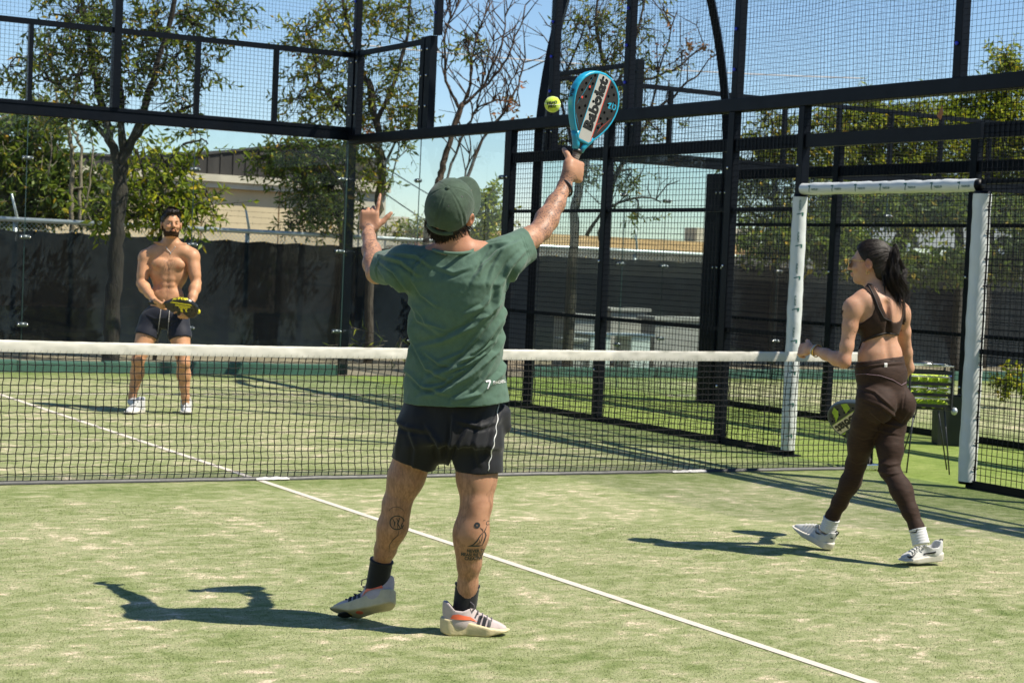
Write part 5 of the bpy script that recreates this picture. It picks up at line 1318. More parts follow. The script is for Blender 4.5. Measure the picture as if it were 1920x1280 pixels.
    # cap
    CAP = cloth_mat('washed_green_twill', (.050, .078, .052), .9, 800, .4, .22, vscale=26)
    K = SDF(hc-.22, hc+.22, .004); A = np.array([Rh, Fh, Uh]); O = hc+Uh*.022-Fh*.010
    K.ell(O, (.092, .112, .113), A, 0)
    K.keep(O-Uh*.030, -Uh)
    K.ell(O-Fh*.125-Uh*.030, (.044, .05, .026), A, .006, 'sub')
    Pv, Q = K.raw(); Pv = relax(Pv, Q, 2); loc = (Pv-O)@A.T
    an = np.arctan2(loc[:, 1], loc[:, 0]); n = vnormals(Pv, Q); outn = (n*(Pv-O)).sum(1) > .03
    seam = sum(np.exp(-(np.abs(np.angle(np.exp(1j*(an-a))))*np.hypot(loc[:, 0], loc[:, 1])/.0035)**2) for a in np.arange(6)*math.pi/3+math.pi/6)
    Pv = Pv+n*(np.where(outn & (loc[:, 2] > -.02), -.0016*seam+.0011*np.exp(-((np.abs(np.sin(3*(an)))-.93)/.05)**2), 0))[:, None]; Pv = wrinkle(Pv, Q, .0016, 26, 4)
    cap = mesh_np('cap', Pv, Q, CAP, S0); cap['label'] = 'washed green cap with fabric button'
    m = MB(); m.sphere(O+Uh*.114, (.0085, .0085, .005), 12, 6, A); m.build('button', CAP, cap, smooth=True)
    m = MB(); g = [O-Uh*.030+Rh*.088*math.sin(a)-Fh*.108*math.cos(a) for a in np.linspace(-.62, .62, 14)]; m.tube(g, .009, 6); m.build('strap', CAP, cap, smooth=True)
    ey = MB()
    for a in np.arange(6)*math.pi/3: ey.sphere(O+(Rh*.090*math.cos(a)*.62+Fh*.110*math.sin(a)*.62+Uh*.108*.785), (.0045,)*3, 8, 5)
    ey.build('eyelet', LACE, cap, smooth=True)
    V = []; F = []; na, ns = 28, 9
    for side in (0, 1):
        for i in range(na+1):
            a = math.radians(-78+156*i/na)
            for j in range(ns+1):
                s = j/ns; ext = .082*max(0, math.cos(a))**.55*s
                p = O-Uh*(.026+.030*math.sin(a)**2*(1)+.012*s-.004*side)+Rh*math.sin(a)*(.090+.004*s)+Fh*(math.cos(a)*.108+ext)
                V.append(p)
    k = (na+1)*(ns+1)
    for i in range(na):
        for j in range(ns): a = i*(ns+1)+j; F += [(a, a+1, a+ns+2, a+ns+1), (k+a, k+a+ns+1, k+a+ns+2, k+a+1)]
    for i in range(na): a = i*(ns+1)+ns; F.append((a, a+k, a+k+ns+1, a+ns+1))
    mesh_obj('visor', V, F, CAP, cap, smooth=True)
    decal('printed_mark', fine_geo(poly_geo([(-.03, .002), (-.012, .006), (.006, .001), (.024, -.005), (.03, -.010), (.01, -.004), (-.01, .0), (-.026, -.003)]), .01), cap, O+Uh*.075+Fh*.085, Rh, nrm(Uh-Fh*.9), mat('cream_thread', (.7, .68, .6), .8), cap, .0012, depth=.12)
    # hair below the cap
    K = SDF(hc-.2, hc+.2, .004); K.ell(hc-Fh*.020-Uh*.020, (.080, .094, .085), A, 0); K.ell(hc-Fh*.055-Uh*.070, (.062, .050, .055), A, .02); K.ell(hc-Fh*.052-Uh*.105-ZU*.012, (.052, .034, .040), A, .02)
    K.keep(hc+Uh*.022, Uh); K.keep(hc-Fh*.005, Fh)
    Pv, Q = K.raw(); Pv = relax(Pv, Q, 1); Pv = wrinkle(Pv, Q, .005, 60, 2, (1, 1, .5)); hair = mesh_np('hair', Pv, Q, HAIRM, S0)
    m = MB(); r = np.random.default_rng(5)
    for _ in range(900):
        a = r.uniform(-1.75, 1.75); z = r.uniform(-.140, -.015); w = math.sqrt(max(.28, 1-((z+.03)/.10)**2))
        p = hc+Rh*.083*math.sin(a)*w-Fh*(.018+.100*math.cos(a)*w)+Uh*z
        o = nrm(Rh*math.sin(a)-Fh*math.cos(a)); d = nrm(-Uh*1.0+o*.28+Rh*r.normal(0, .35)); l = r.uniform(.020, .040)
        m.tube([p-o*.004, p+d*l*.5, p+d*l-o*.004], [.0016, .0013, .0005], 3, cap=False)
    m.build('loose_hair', HAIRM, hair, smooth=True, kind='stuff')
    # socks and shoes
    def sock(a, b, r0, r1, name='sock', m_=BLACKC, ribs=True):
        a = np.asarray(a); b = np.asarray(b); pts = [lerp(a, b, s) for s in np.linspace(0, 1, 22)]; q = MB()
        q.tube(pts, [r0+(r1-r0)*i/21+.0012*math.sin(i*2.4)*(.3 if i > 2 else 1)+(.002 if i < 2 else 0) for i in range(22)], 26); o = q.build(name, m_, S0, smooth=True)
        if ribs:
            Pk = verts_of(o); d = nrm(b-a); u, v = orth(d); x = Pk-a; th = np.arctan2(x@v, x@u); rad = x-np.outer(x@d, d); Pk = Pk+rad*(.018*np.sin(th*13))[:, None]; o.data.vertices.foreach_set('co', Pk.astype(np.float32).ravel()); o.data.update()
        return o
    UPP = cloth_mat('pale_pink_knit', (.47, .40, .39), .85, 420, .6, .10, vscale=30); SOL = mat('cream_foam_sole', (.58, .49, .29), .6, .12, 26, .35, 90)
    ORG = mat('orange_trim', (.86, .16, .07), .55, .1, 20); BLK = mat('black_print', (.014, .014, .016), .55, .1, 20)
    sock(at(877, 1094, 7.245), at(868, 1162, 7.25), .049, .046); sock(at(716, 1049, 7.375), at(704, 1112, 7.40), .047, .045)
    ground = lambda px, py: on_plane(px, py, 2, 0.0)
    hr = ground(829, 1188); tr_ = ground(950, 1190)
    shR_, Wr, fr, k = shoe('running_shoe', None, hr, tr_-hr, ZU, S0, float(np.linalg.norm(tr_-hr))*1.03, UPP, SOL, 1.04, .122, (.070, .056, .036, .027))
    # heel lifted: toe on the turf, sole turned to the camera
    toe = ground(622, 1160); hl = at(737, 1136, 7.33); tl = toe-hl
    shL_, Wl, fl, k2 = shoe('running_shoe', None, hl, nrm(tl), ZU*.84+AW*.54, S0, .283, UPP, SOL, 1.04, .122, (.070, .056, .036, .027), .16)
    for (o, (T, B, Uu), side, hp_) in ((shR_, fr, 1, hr), (shL_, fl, 1, hl)):
        out = -AW; V3 = nrm(np.cross(out, T)) if False else Uu
        tree_ = bvh_of(o)
        nn_ = np.cross(T, Uu); nn_ = nn_*(1 if nn_@out > 0 else -1); c0 = hp_+T*.158+Uu*.060+nn_*.1
        for i in range(3):
            q = poly_geo([(-.006+.022*(i-1), -.020), (.007+.022*(i-1), -.020), (.020+.022*(i-1)*.9, .020), (.006+.022*(i-1)*.9, .020)])
            sgn = 1 if (np.cross(T, Uu)@out) > 0 else -1
            g = q if sgn > 0 else ([(x, y) for x, y in q[0]], q[1])
            u_, v_ = (T, Uu) if sgn > 0 else (-T, Uu)
            g = ([(x*(1 if sgn > 0 else -1), y) for x, y in g[0]], [f[::-1] if sgn < 0 else f for f in g[1]])
            decal('side_stripe', g, tree_, c0, u_, v_, BLK, o, .002, .008, .15)
        g = poly_geo([(-.060, -.008), (.02, -.012), (.05, -.022), (.02, .000), (-.030, .012), (-.052, .008)]); g = ([(x*(1 if sgn > 0 else -1), y) for x, y in g[0]], g[1])
        decal('heel_trim', g, tree_, hp_+T*.086+Uu*.078+nn_*.1, u_, v_, ORG, o, .002, .008, .15)
    m = MB(); T, B, Uu = fl                                   # patches of rubber under the lifted shoe
    for (x, y, w, l, mm) in ((.22, -.004, .030, .035, BLK), (.15, .006, .026, .022, ORG), (.19, .0, .034, .012, mat('yellow_rubber', (.75, .50, .06), .6))):
        q = MB(); q.sphere(hl+T*x*k2+B*y+Uu*.004*(1 if x < .18 else 2.2), (l, w, .006), 12, 6, np.array([T, B, Uu])); q.build('outsole_patch', mm, shL_, smooth=True)
    # tattoos on the calves
    INK = mat('tattoo_ink', (.022, .026, .030), .5, .2, 60)
    def ring(cx, cy, r, w, n=24, a0=0, a1=2*math.pi):
        A_ = np.linspace(a0, a1, n); o = [(cx+r*math.cos(a), cy+r*math.sin(a)) for a in A_]; i_ = [(cx+(r-w)*math.cos(a), cy+(r-w)*math.sin(a)) for a in A_]
        return o+i_, [(k, k+1, n+k+1, n+k) for k in range(n-1)]
    def stroke(pts, w):
        pts = np.array(pts, float); d = np.gradient(pts, axis=0); nn = np.stack([-d[:, 1], d[:, 0]], 1); nn /= np.maximum(1e-9, np.linalg.norm(nn, axis=1, keepdims=True)); n = len(pts)
        ww = w*np.sin(np.linspace(.35, math.pi-.25, n))[:, None]
        return [tuple(p) for p in pts+nn*ww]+[tuple(p) for p in pts-nn*ww], [(k, n+k, n+k+1, k+1) for k in range(n-1)]
    pm = lambda x, y: ((x-895)/470, (1015-y)/470)             # photo scale on the calf
    body_t = bvh_of(body)
    art = merge_geo(ring(*pm(893, 988), .0120, .0085), ring(*pm(913, 985), .0085, .0025), ring(*pm(906, 980), .004, .0016, 14, .4, 3.6),
        stroke([pm(898, 992), pm(903, 996), pm(905, 1001)], .0018), stroke([pm(911, 990), pm(908, 997), pm(905, 1003)], .0018), stroke([pm(904, 1001), pm(899, 1008), pm(894, 1017), pm(888, 1024), pm(878, 1028)], .0026),
        stroke([pm(907, 999), pm(910, 1007), pm(907, 1018), pm(904, 1026)], .0026), stroke([pm(904, 1003), pm(903, 1014), pm(899, 1024)], .0013), stroke([pm(877, 1028), pm(886, 1027), pm(896, 1027), pm(904, 1026)], .0030), stroke([pm(897, 1011), pm(899, 1020), pm(893, 1026)], .0013))
    decal('tattoo', art, body_t, at(895, 1015, 7.05), XR, ZU, INK, body, .0008, .006, .3)
    for i, (w_, y) in enumerate((('NEVER TO', 1038), ('MEASURE UP TO', 1046), ('CREATIVITY', 1054))):
        tv, tf = text_geo(w_, .019, .0007); decal('tattoo', ([(x*.86, yy) for x, yy in tv], tf), body_t, at(893-i, y, 7.05), XR, ZU, INK, body, .0008, .006, .3)
    pm2 = lambda x, y: ((x-738)/470, (1000-y)/470)
    art = merge_geo(ring(*pm2(740, 988), .030, .004, 22, .2, 5.9), stroke([pm2(731, 980), pm2(736, 988), pm2(734, 998)], .003), stroke([pm2(745, 978), pm2(741, 990), pm2(747, 1000)], .003), stroke([pm2(752, 984), pm2(748, 994), pm2(752, 1002)], .0024), stroke([pm2(738, 979), pm2(742, 985), pm2(741, 1000)], .0024), ring(*pm2(738, 973), .034, .0018, 16, .5, 2.7),
        stroke([pm2(744, 1003), pm2(742, 1013), pm2(733, 1022), pm2(727, 1032), pm2(725, 1048)], .0016))
    decal('tattoo', art, body_t, at(738, 1000, 7.1), XR, ZU, INK, body, .0008, .006, .35)
    # wrist band, ring
    def band(p, d, r, t_, name, m_, sq=1.0):
        d = nrm(d); u, v = orth(d); q = MB(); q.tube([p+u*r*math.cos(a)+v*r*sq*math.sin(a) for a in np.linspace(0, 2*math.pi, 25)[:-1]], t_, 6, closed=True); return q.build(name, m_, S0, smooth=True)
    band(lerp(elR, wrR, .99)+XR*.004, nrm(wrR-elR)+XR*.3-ZU*.2, .036, .0048, 'wrist_band', BLK)
    band(pcL-XR*.024+ZU*.040+AW*.02, ZU*.6+AW*.8, .0115, .003, 'ring', BLK)
    # the racket in his hand
    teal = mat('cyan_racket_frame', (.015, .32, .50), .32, .25, 9); carb = mat('dark_carbon_face', (.017, .016, .015), .5, .3, 60, .3, 300); pan = mat('pale_racket_panel', (.42, .41, .38), .5, .06, 8); red = mat('red_racket_line', (.70, .06, .035), .4)
    inkm = mat('racket_black', (.010, .010, .011), .4, .1); gripm = mat('grey_overgrip', (.20, .18, .15), .8, .2, 60, .6, 200)
    Nr = nrm(-AW*.76+XR*.66+ZU*-.10)
    def extra(t, W):
        q = []
        for (x0, y0, x1, y1) in ((.062, .345, .082, .355), (.082, .355, .070, .330), (.070, .330, .086, .334), (.090, .360, .094, .332), (.100, .356, .112, .350), (.112, .350, .108, .334), (.108, .334, .099, .336)): q.append(stroke([(x0, y0), ((x0+x1)/2, (y0+y1)/2), (x1, y1)], .0034))
        g = merge_geo(*q); mesh_obj('printed_mark', W([(x, y, .0172) for x, y in g[0]]), g[1], teal, t)
        for (x, y, m_) in ((-.062, .372, red), (-.084, .318, red)): b = MB(); b.add(W([(x-.005, y-.004, .0173), (x+.005, y-.005, .0173), (x+.004, y+.005, .0173), (x-.004, y+.004, .0173)]), [(0, 1, 2, 3)]); b.build('printed_mark', m_, t)
        for (x0, y0, x1, y1) in ((-.05, .20, -.10, .26), (.06, .23, .11, .30), (-.10, .28, -.06, .42), (.055, .21, .075, .26), (.06, .26, .02, .23)):
            g = stroke([(x0, y0), ((x0+x1)/2, (y0+y1)/2), (x1, y1)], .0007); mesh_obj('printed_mark', W([(x, y, .0171) for x, y in g[0]]), g[1], teal if x0 < 0 else red, t)
        # the small word on the left rim
        tv, tf = text_geo('AIR', .026, .001)
        mesh_obj('lettering', W([(-.1312-.0005, .318+x, y*.9) for x, y in tv]), tf, inkm, t); mesh_obj('lettering', W([(-.010+x*1.2, .4562, y*.9) for x, y in tv]), tf, inkm, t)
    racket('teal padel racket with white slanted panel raised in the hand of the man in green', pcR+Np*.026+Xp*.016-Yr*.024, Yr, Nr, teal, carb, pan, inkm, red, gripm, 'Babolat', .0, True, extra)
man_in_green()
def tennis_ball(p, name, label, group=None, words=True, r=.0333):
    m = MB(); m.sphere(p, r, 24, 14); o = m.build(name, BALLM, smooth=True); tag(o, label, 'ball', group)
    if words:
        s = MB(); pts = []
        for a in np.linspace(0, 2*math.pi, 49)[:-1]: pts.append(np.asarray(p)+r*1.003*nrm(XR*math.cos(a)*(1)+ZU*math.sin(a)*.6+AW*.75*math.cos(2*a)+ZU*.5))
        s.tube(pts, .0012, 4, closed=True); s.build('seam', mat('ball_seam', (.75, .75, .62), .8), o, smooth=True)
        for w, y in (('HEAD', .004), ('PRO', -.012)):
            tv, tf = text_geo(w, .016, .0006); decal('lettering', (tv, tf), o, np.asarray(p)-AW*.02+ZU*y-XR*.002, XR*.97+ZU*.2, ZU*.97-XR*.2, mat('ball_print', (.02, .025, .02), .7) if 'ball_print' not in bpy.data.materials else bpy.data.materials['ball_print'], o, .0012, .004, .06)
    return o
BALLM = mat('yellow_felt', (.56, .72, .03), .95, .12, 60, .8, 500, sheen=.5, dist=.003)
tennis_ball(at(1036, 196, 7.42), 'tennis_ball', 'yellow ball in the air left of the teal racket')
tennis_ball(on_plane(985, 747, 2, .033), 'tennis_ball', 'yellow ball lying on the bright turf behind the net', words=False)
# ================================================================== the woman walking to the net
def inside_poly_sd(u, v, poly):
    """signed distance (negative inside) of the fields u, v to a polygon"""
    d = np.full(u.shape, 1e9); s = np.zeros(u.shape, bool); n = len(poly)
    for i in range(n):
        (ax, ay), (bx, by) = poly[i], poly[(i+1) % n]; ex, ey = bx-ax, by-ay; wx, wy = u-ax, v-ay
        t = np.clip((wx*ex+wy*ey)/(ex*ex+ey*ey), 0, 1); d = np.minimum(d, (wx-ex*t)**2+(wy-ey*t)**2)
        c = ((ay <= v) != (by <= v)) & (u < ax+(v-ay)*ex/(ey if abs(ey) > 1e-9 else 1e-9)); s ^= c
    return np.where(s, -np.sqrt(d), np.sqrt(d))
def woman():
    SK = skin_mat('light_tanned_skin', (.50, .275, .175))
    BROWN = cloth_mat('brown_heather_stretch', (.032, .0155, .0092), .75, 900, .2, .45, (6, 6, 60), 5, .03)
    S0 = thing('person', 'woman with dark ponytail in brown sports bra and leggings walking to the net', 'person', (1.95, -3.45, 0))
    Fw = nrm([-.06, 1, 0]); Rw = np.array([Fw[1], -Fw[0], 0]); BX = np.array([Rw, Fw, ZU])
    pel, wst, cst, nb, hc = at(1655, 738, 9.60), at(1650, 668, 9.60), at(1650, 592, 9.58), at(1645, 548, 9.58), at(1632, 492, 9.60)
    shL, elL, wrL, pcL = at(1600, 575, 9.52), at(1583, 678, 9.50), at(1528, 656, 9.68), at(1508, 655, 9.74)
    shR, elR, wrR = at(1688, 584, 9.68), at(1702, 690, 9.82), at(1654, 738, 10.04); pcR = at(1646, 748, 10.08)
    hpL, knL, anL = at(1634, 748, 9.53), at(1606, 868, 9.75), at(1553, 985, 9.89)
    hpR, knR, anR = at(1674, 752, 9.66), at(1668, 880, 9.56), at(1728, 1008, 9.41)
    Fh = nrm(-XR*.90+AW*.42-ZU*.04); Uh = nrm(ZU-Fh*(ZU@Fh)+XR*.02); Rh = np.cross(Fh, Uh)
    lo, hi = bounds([pel, hc, elL, pcL, elR, pcR, anL, anR], .20)
    T = SDF(lo, hi, .0055)
    T.ell(wst, (.134, .096, .12), BX, .04); T.ell(lerp(wst, pel, .5), (.140, .102, .09), BX, .05)
    T.ell(cst-ZU*.01, (.128, .098, .15), BX, .05); T.rc(at(1622, 565, 9.54), at(1668, 570, 9.64), .062, .062, .05)
    for q in (-1, 1): T.ell(cst+Rw*.062*q+Fw*.080-ZU*.035, (.056, .052, .056), BX, .03)
    spine = [at(1662, 570, 9.5), at(1664, 630, 9.5), at(1668, 672, 9.5)]
    L_ = SDF(lo, hi, .0055)
    L_.ell(pel-ZU*.005, (.146, .106, .105), BX, .05); L_.ell(lerp(wst, pel, .45), (.136, .100, .09), BX, .05)
    for q, hp in ((-1, hpL), (1, hpR)): L_.ell(np.asarray(pel)+Rw*.072*q-Fw*.062-ZU*.055, (.074, .078, .088), BX, .022)
    leg(L_, hpL, knL, anL, Fw, .85, .98, .93); leg(L_, hpR, knR, anR, Fw, .85, 1.05, .94)
    S = SDF(lo, hi, .0055); k = .03; hsm = np.maximum(k-np.abs(T.D-L_.D), 0)/k; S.D = np.minimum(T.D, L_.D)-hsm*hsm*k*.25; S.D = S.D.astype(np.float32)
    tor = S.copy()
    for q in (shL, shR): S.rc(nb, q, .044, .046, .035)
    S.rc(nb-ZU*.02, lerp(nb, hc, .8), .052, .047, .03)
    P_ = head(S, hc, Rh, Fh, Uh, .97, True)
    Aq = SDF(lo, hi, .0055); arm(Aq, shL, elL, wrL, .77); arm(Aq, shR, elR, wrR, .77); Xq, Yq, Zq = S.grid()
    dsh = np.minimum(np.sqrt((Xq-shL[0])**2+(Yq-shL[1])**2+(Zq-shL[2])**2), np.sqrt((Xq-shR[0])**2+(Yq-shR[1])**2+(Zq-shR[2])**2)); kk = np.where(dsh < .13, .03, .0015); hh_ = np.maximum(kk-np.abs(S.D-Aq.D), 0)/kk; S.D = (np.minimum(S.D, Aq.D)-hh_*hh_*kk*.25).astype(np.float32)
    for a, b in zip(spine[:-1], spine[1:]): S.rc(a-Fw*.005, b, .012, .012, .03, 'sub')
    hand(S, wrL, pcL, nrm(pcL-wrL)+ZU*-.1, -ZU*.35+AW*.7+XR*.3, 1, [(45, 60, 40), (55, 65, 40), (60, 65, 40), (62, 65, 40)], .9, .03)
    hand(S, wrR, pcR, nrm(-XR*.75-ZU*.45+AW*.4), -ZU*.6+XR*-.3, 1, [(60, 70, 40)]*4, .9, .02)
    Pv, Q = S.raw(); Pv = relax(Pv, Q, 2); body = mesh_np('body', Pv, Q, SK, S0)
    dz = lambda c, r: np.exp(-(np.linalg.norm(Pv-c, axis=1)/r)**2)
    set_attr(body, 'rosy', np.clip(dz(P_(-.075, -.01, -.01), .04)*.8+dz(P_(0, .09, -.066), .018)*1.2+dz(elL, .05)*.4, 0, 1)); set_attr(body, 'hairy', np.clip(dz(P_(-.068, .022, .005), .028)*.5, 0, .4))
    # sports bra: the chest with scooped back and open shoulders
    X, Y, Z = tor.grid(); c = at(1650, 600, 9.6); m_ = 9.5/FOC
    u = ((X-c[0])*XR[0]+(Y-c[1])*XR[1])/m_+0*Z; v = (Z-c[2])/m_+0*X+0*Y; v = v-.044*u
    poly = [(-68, -48), (-50, -46), (-20, -34), (0, -27), (18, -25), (36, -29), (52, -36), (56, -12), (51, 6), (48, 30), (45, 64), (39, 66), (42, 30), (40, 10), (34, 0), (26, -3), (18, -3), (7, 4), (-4, 24), (-11, 44), (-22, 68), (-46, 74), (-38, 60), (-26, 46), (-20, 24), (-24, 10), (-42, -6), (-56, 4), (-66, 6)]
    sd = inside_poly_sd(u, v, poly)*m_
    fr = (X-c[0])*Fw[0]+(Y-c[1])*Fw[1]
    sd = np.where(fr+0*Z > .02, np.maximum(np.maximum(v-16, -52-v), 0)*m_-.01, sd)
    Bq = S.copy(); arms = SDF(lo, hi, .0055); arm(arms, shL, elL, wrL, .80); arm(arms, shR, elR, wrR, .80); arms.rc(wrL, pcL+(pcL-wrL)*3, .06, .07); arms.rc(wrR, pcR+(pcR-wrR)*2, .05, .06); far = np.sqrt((X-cst[0])**2+(Y-cst[1])**2+(Z-cst[2])**2)-.24
    Bq.D = np.maximum(np.maximum(S.D-.0045, np.where(v < 28, -(arms.D-.002), -1)), far); Bq.D = np.maximum(Bq.D, sd).astype(np.float32)
    bra = Bq.build('sports_bra', BROWN, S0, 0.0, 2)
    edge = mat('dark_elastic_edge', (.012, .008, .007), .7, .1); tr = bvh_of(bra)
    def on_body(px, py, tree=None, off=.001, d0=9.0):
        o = at(px, py, d0); h = (tree or tr).ray_cast(Vector(o), Vector(nrm(o-cP)), 1.5); return None if h[0] is None else np.array(h[0])+np.array(h[1])*off
    tb = bvh_of(body)
    def trim(pts, r, name, m__, tree, par):
        ps = [];
        for a, b in zip(pts[:-1], pts[1:]):
            for s in np.linspace(0, 1, 7)[:-1]:
                q = on_body(*lerp(a, b, s), tree)
                if q is not None and (not ps or np.linalg.norm(q-ps[-1]) < .08): ps.append(q)
        if len(ps) > 3: w = MB(); w.tube(ps, r, 6); w.build(name, m__, par, smooth=True)
    trim([(1628, 534), (1639, 556), (1647, 577), (1657, 596), (1668, 602), (1678, 601), (1688, 592), (1692, 575)], .0045, 'edge_binding', edge, tr, bra)
    trim([(1606, 530), (1618, 542), (1629, 556), (1632, 577), (1627, 591), (1612, 604)], .0045, 'edge_binding', edge, tr, bra)
    trim([(1601, 645), (1620, 639), (1640, 629), (1660, 624), (1676, 626), (1692, 632)], .0040, 'edge_binding', edge, tr, bra)
    GREYP = mat('grey_print', (.42, .40, .38), .6, .05)
    decal('printed_mark', text_geo('CSB', .030, .0006), tr, at(1620, 629, 9.3), XR*.94+AW*.2+ZU*.16, ZU-XR*.12, GREYP, bra, .0015, .008, .4)
    # leggings: waistband line to the ankles
    G = S.copy(); X, Y, Z = G.grid(); G.D = np.where(arms.D < .012, np.maximum(S.D, .012-arms.D), S.D).astype(np.float32); G.D = np.minimum(G.D, L_.D); wl = at(1650, 672, 9.6); uu = (X-wl[0])*XR[0]+(Y-wl[1])*XR[1]
    G.D = np.maximum(G.D-.006, (Z-(wl[2]+.025*uu/.15+.004*np.cos(uu*16)))+0*X).astype(np.float32)
    G.keep(lerp(knL, anL, .90), nrm(anL-knL)) if False else None
    for kn, an in ((knL, anL), (knR, anR)):
        p = lerp(kn, an, .90); n_ = nrm(np.asarray(an)-kn); d = ((X-p[0])*n_[0]+(Y-p[1])*n_[1]+(Z-p[2])*n_[2]); r = np.sqrt((X-an[0])**2+(Y-an[1])**2+(Z-an[2])**2)
        G.D = np.where(r < .22, np.maximum(G.D, d), G.D).astype(np.float32)
    Pv, Q = G.raw(); Pv = relax(Pv, Q, 2)
    Lf = [([(1610, 725), (1640, 735), (1680, 770)], 4, .005), ([(1665, 770), (1690, 790), (1704, 770)], 4, .004), ([(1630, 770), (1660, 795), (1690, 800)], 4, .004), ([(1625, 800), (1660, 810), (1688, 815)], 4, .003), ([(1610, 745), (1650, 760), (1690, 790)], 4, .004),
          ([(1640, 880), (1665, 890), (1690, 885)], 4, .004), ([(1645, 868), (1668, 872), (1690, 868)], 4, .003), ([(1590, 860), (1608, 868), (1622, 866)], 4, .003), ([(1600, 815), (1620, 822), (1640, 818)], 4, .003), ([(1604, 690), (1650, 684), (1700, 680)], 4, .004), ([(1695, 712), (1696, 740), (1693, 768)], 3, -.0035)]
    Pv = fold(Pv, Q, Lf); Pv = wrinkle(Pv, Q, .0016, 16, 8, (1, 1, 2.2)); legg = mesh_np('leggings', Pv, Q, BROWN, S0)
    tl = bvh_of(legg)
    trim([(1602, 702), (1622, 701), (1650, 704), (1674, 712), (1690, 722), (1703, 714)], .0022, 'yoke_seam', mat('mauve_thread', (.16, .10, .12), .7), tl, legg)
    trim([(1600, 690), (1640, 680), (1700, 675)], .0016, 'waist_seam', edge, tl, legg)
    decal('printed_mark', poly_geo([(-.008, -.010), (.008, -.010), (.008, .010), (-.008, .010)]), tl, at(1682, 690, 9.2), XR, ZU, mat('white_tag', (.75, .72, .68), .6), legg, .002, .008, .5)
    # socks and shoes
    WS = cloth_mat('white_rib_sock', (.58, .58, .58), .9, 500, .5, .04); WU = cloth_mat('white_shoe_mesh', (.50, .50, .49), .75, 380, .5, .07, vscale=30); WSO = mat('white_rubber_sole', (.56, .53, .46), .55, .08, 20, .3, 120); BK = mat('black_trim', (.014, .014, .015), .5)
    gr = lambda px, py: on_plane(px, py, 2, 0.0)
    def sock(a, b, r0, r1):
        q = MB(); pts = [lerp(a, b, s) for s in np.linspace(0, 1, 20)]; q.tube(pts, [r0+(r1-r0)*i/19+.0012*math.sin(i*1.9)+(.0025 if i < 2 else 0) for i in range(20)], 24); o = q.build('sock', WS, S0, smooth=True); return o
    sL = sock(lerp(knL, anL, .88), anL-ZU*.03+Fw*.005, .043, .044); sR = sock(lerp(knR, anR, .87), anR-ZU*.035, .043, .045)
    hR = gr(1764, 1058); hR[2] = .018; tR = gr(1674, 1060)
    s1, W1, f1, k1 = shoe('white_shoe', None, hR+ZU*.004, nrm(tR-hR), ZU*.98+nrm(tR-hR)*.16, S0, .258, WU, WSO, .98, .098)
    hL = gr(1556, 1032); tL = at(1490, 994, 10.03)
    s2, W2, f2, k2 = shoe('white_shoe', None, hL, nrm(tL-hL), ZU, S0, .258, WU, WSO, .98, .098)
    for o, (T_, B_, U_), hh in ((s1, f1, hR), (s2, f2, hL)):
        tt = bvh_of(o); out = -AW; sg = 1 if (np.cross(T_, U_)@out) > 0 else -1
        fl = lambda g: ([(x*sg, y) for x, y in g[0]], [q[::-1] if False else q for q in g[1]])
        sw = poly_geo([(.032, .016), (.004, -.006), (-.018, -.012), (-.030, -.006), (-.031, .004), (-.026, .010), (-.027, .002), (-.020, -.002), (-.004, .001)])
        decal('side_mark', fl(([(-x, y) for x, y in sw[0]], sw[1])), tt, hh+T_*.150+U_*.046+out*.12, T_*sg, U_, BK, o, .002, .008, .2)
        decal('heel_clip', fl(poly_geo([(-.03, .004), (.03, -.004), (.034, .002), (-.03, .014)])), tt, hh+T_*.050+U_*.050+out*.12, T_*sg, U_, BK, o, .002, .008, .2)
        lp = MB(); lp.tube([hh+T_*.004+U_*.050, hh+T_*.002+U_*.080, hh+T_*-.006+U_*.104, hh+T_*-.010+U_*.116, hh+T_*.004+U_*.118, hh+T_*.010+U_*.104], .0045, 6); lp.build('pull_loop', BK, o, smooth=True)
    decal('side_mark', poly_geo([(-.022, -.020), (.006, -.010), (.014, .018), (.019, .020), (.010, -.014), (-.020, -.024)]), sR, at(1722, 997, 9.3), XR, ZU, BK, sR, .002, .008, .3)
    # sunglasses
    gold = mat('gold_wire', (.75, .52, .20), .25, .1, metal=1.0); len_ = mat('dark_lens', (.010, .010, .012), .08, .05)
    g = MB(); HP = lambda x, y, z: hc+(Rh*x+Fh*y+Uh*z)*.97
    for s_ in (-1, 1):
        cc = HP(.034*s_, .112, .002); A1 = nrm(Rh+Fh*-.28*s_); m = MB()
        lens_pts = [cc+A1*.029*math.cos(a)*1.0+Uh*(.025*math.sin(a)-.004) for a in np.linspace(0, 2*math.pi, 21)[:-1]]
        g.tube(lens_pts, .0016, 5, closed=True)
        q = MB(); q.add(lens_pts+[cc+Fh*.003], [(i, (i+1) % 20, 20) for i in range(20)]); LENS = q
        g.tube([HP(.060*s_, .100, .012), HP(.076*s_, .050, .010), HP(.078*s_, -.004, .004), HP(.076*s_, -.022, -.014)], .0016, 5)
        if s_ < 0: lens1 = q
        else: lens2 = q
    g.tube([HP(-.010, .120, .008), HP(0, .124, .010), HP(.010, .120, .008)], .0015, 5)
    go = g.build('sunglasses', gold, S0, smooth=True); go['label'] = 'gold wire sunglasses'; lens1.build('lens', len_, go); lens2.build('lens', len_, go)
    e = MB(); e.tube([P_(-.078, -.006, -.052)+Rh*.004*math.sin(a)*0+Uh*.0075*math.cos(a)+Fh*.0075*math.sin(a)-Uh*.004 for a in np.linspace(0, 2*math.pi, 17)[:-1]], .0020, 5, closed=True); e.build('earring', gold, S0, smooth=True)
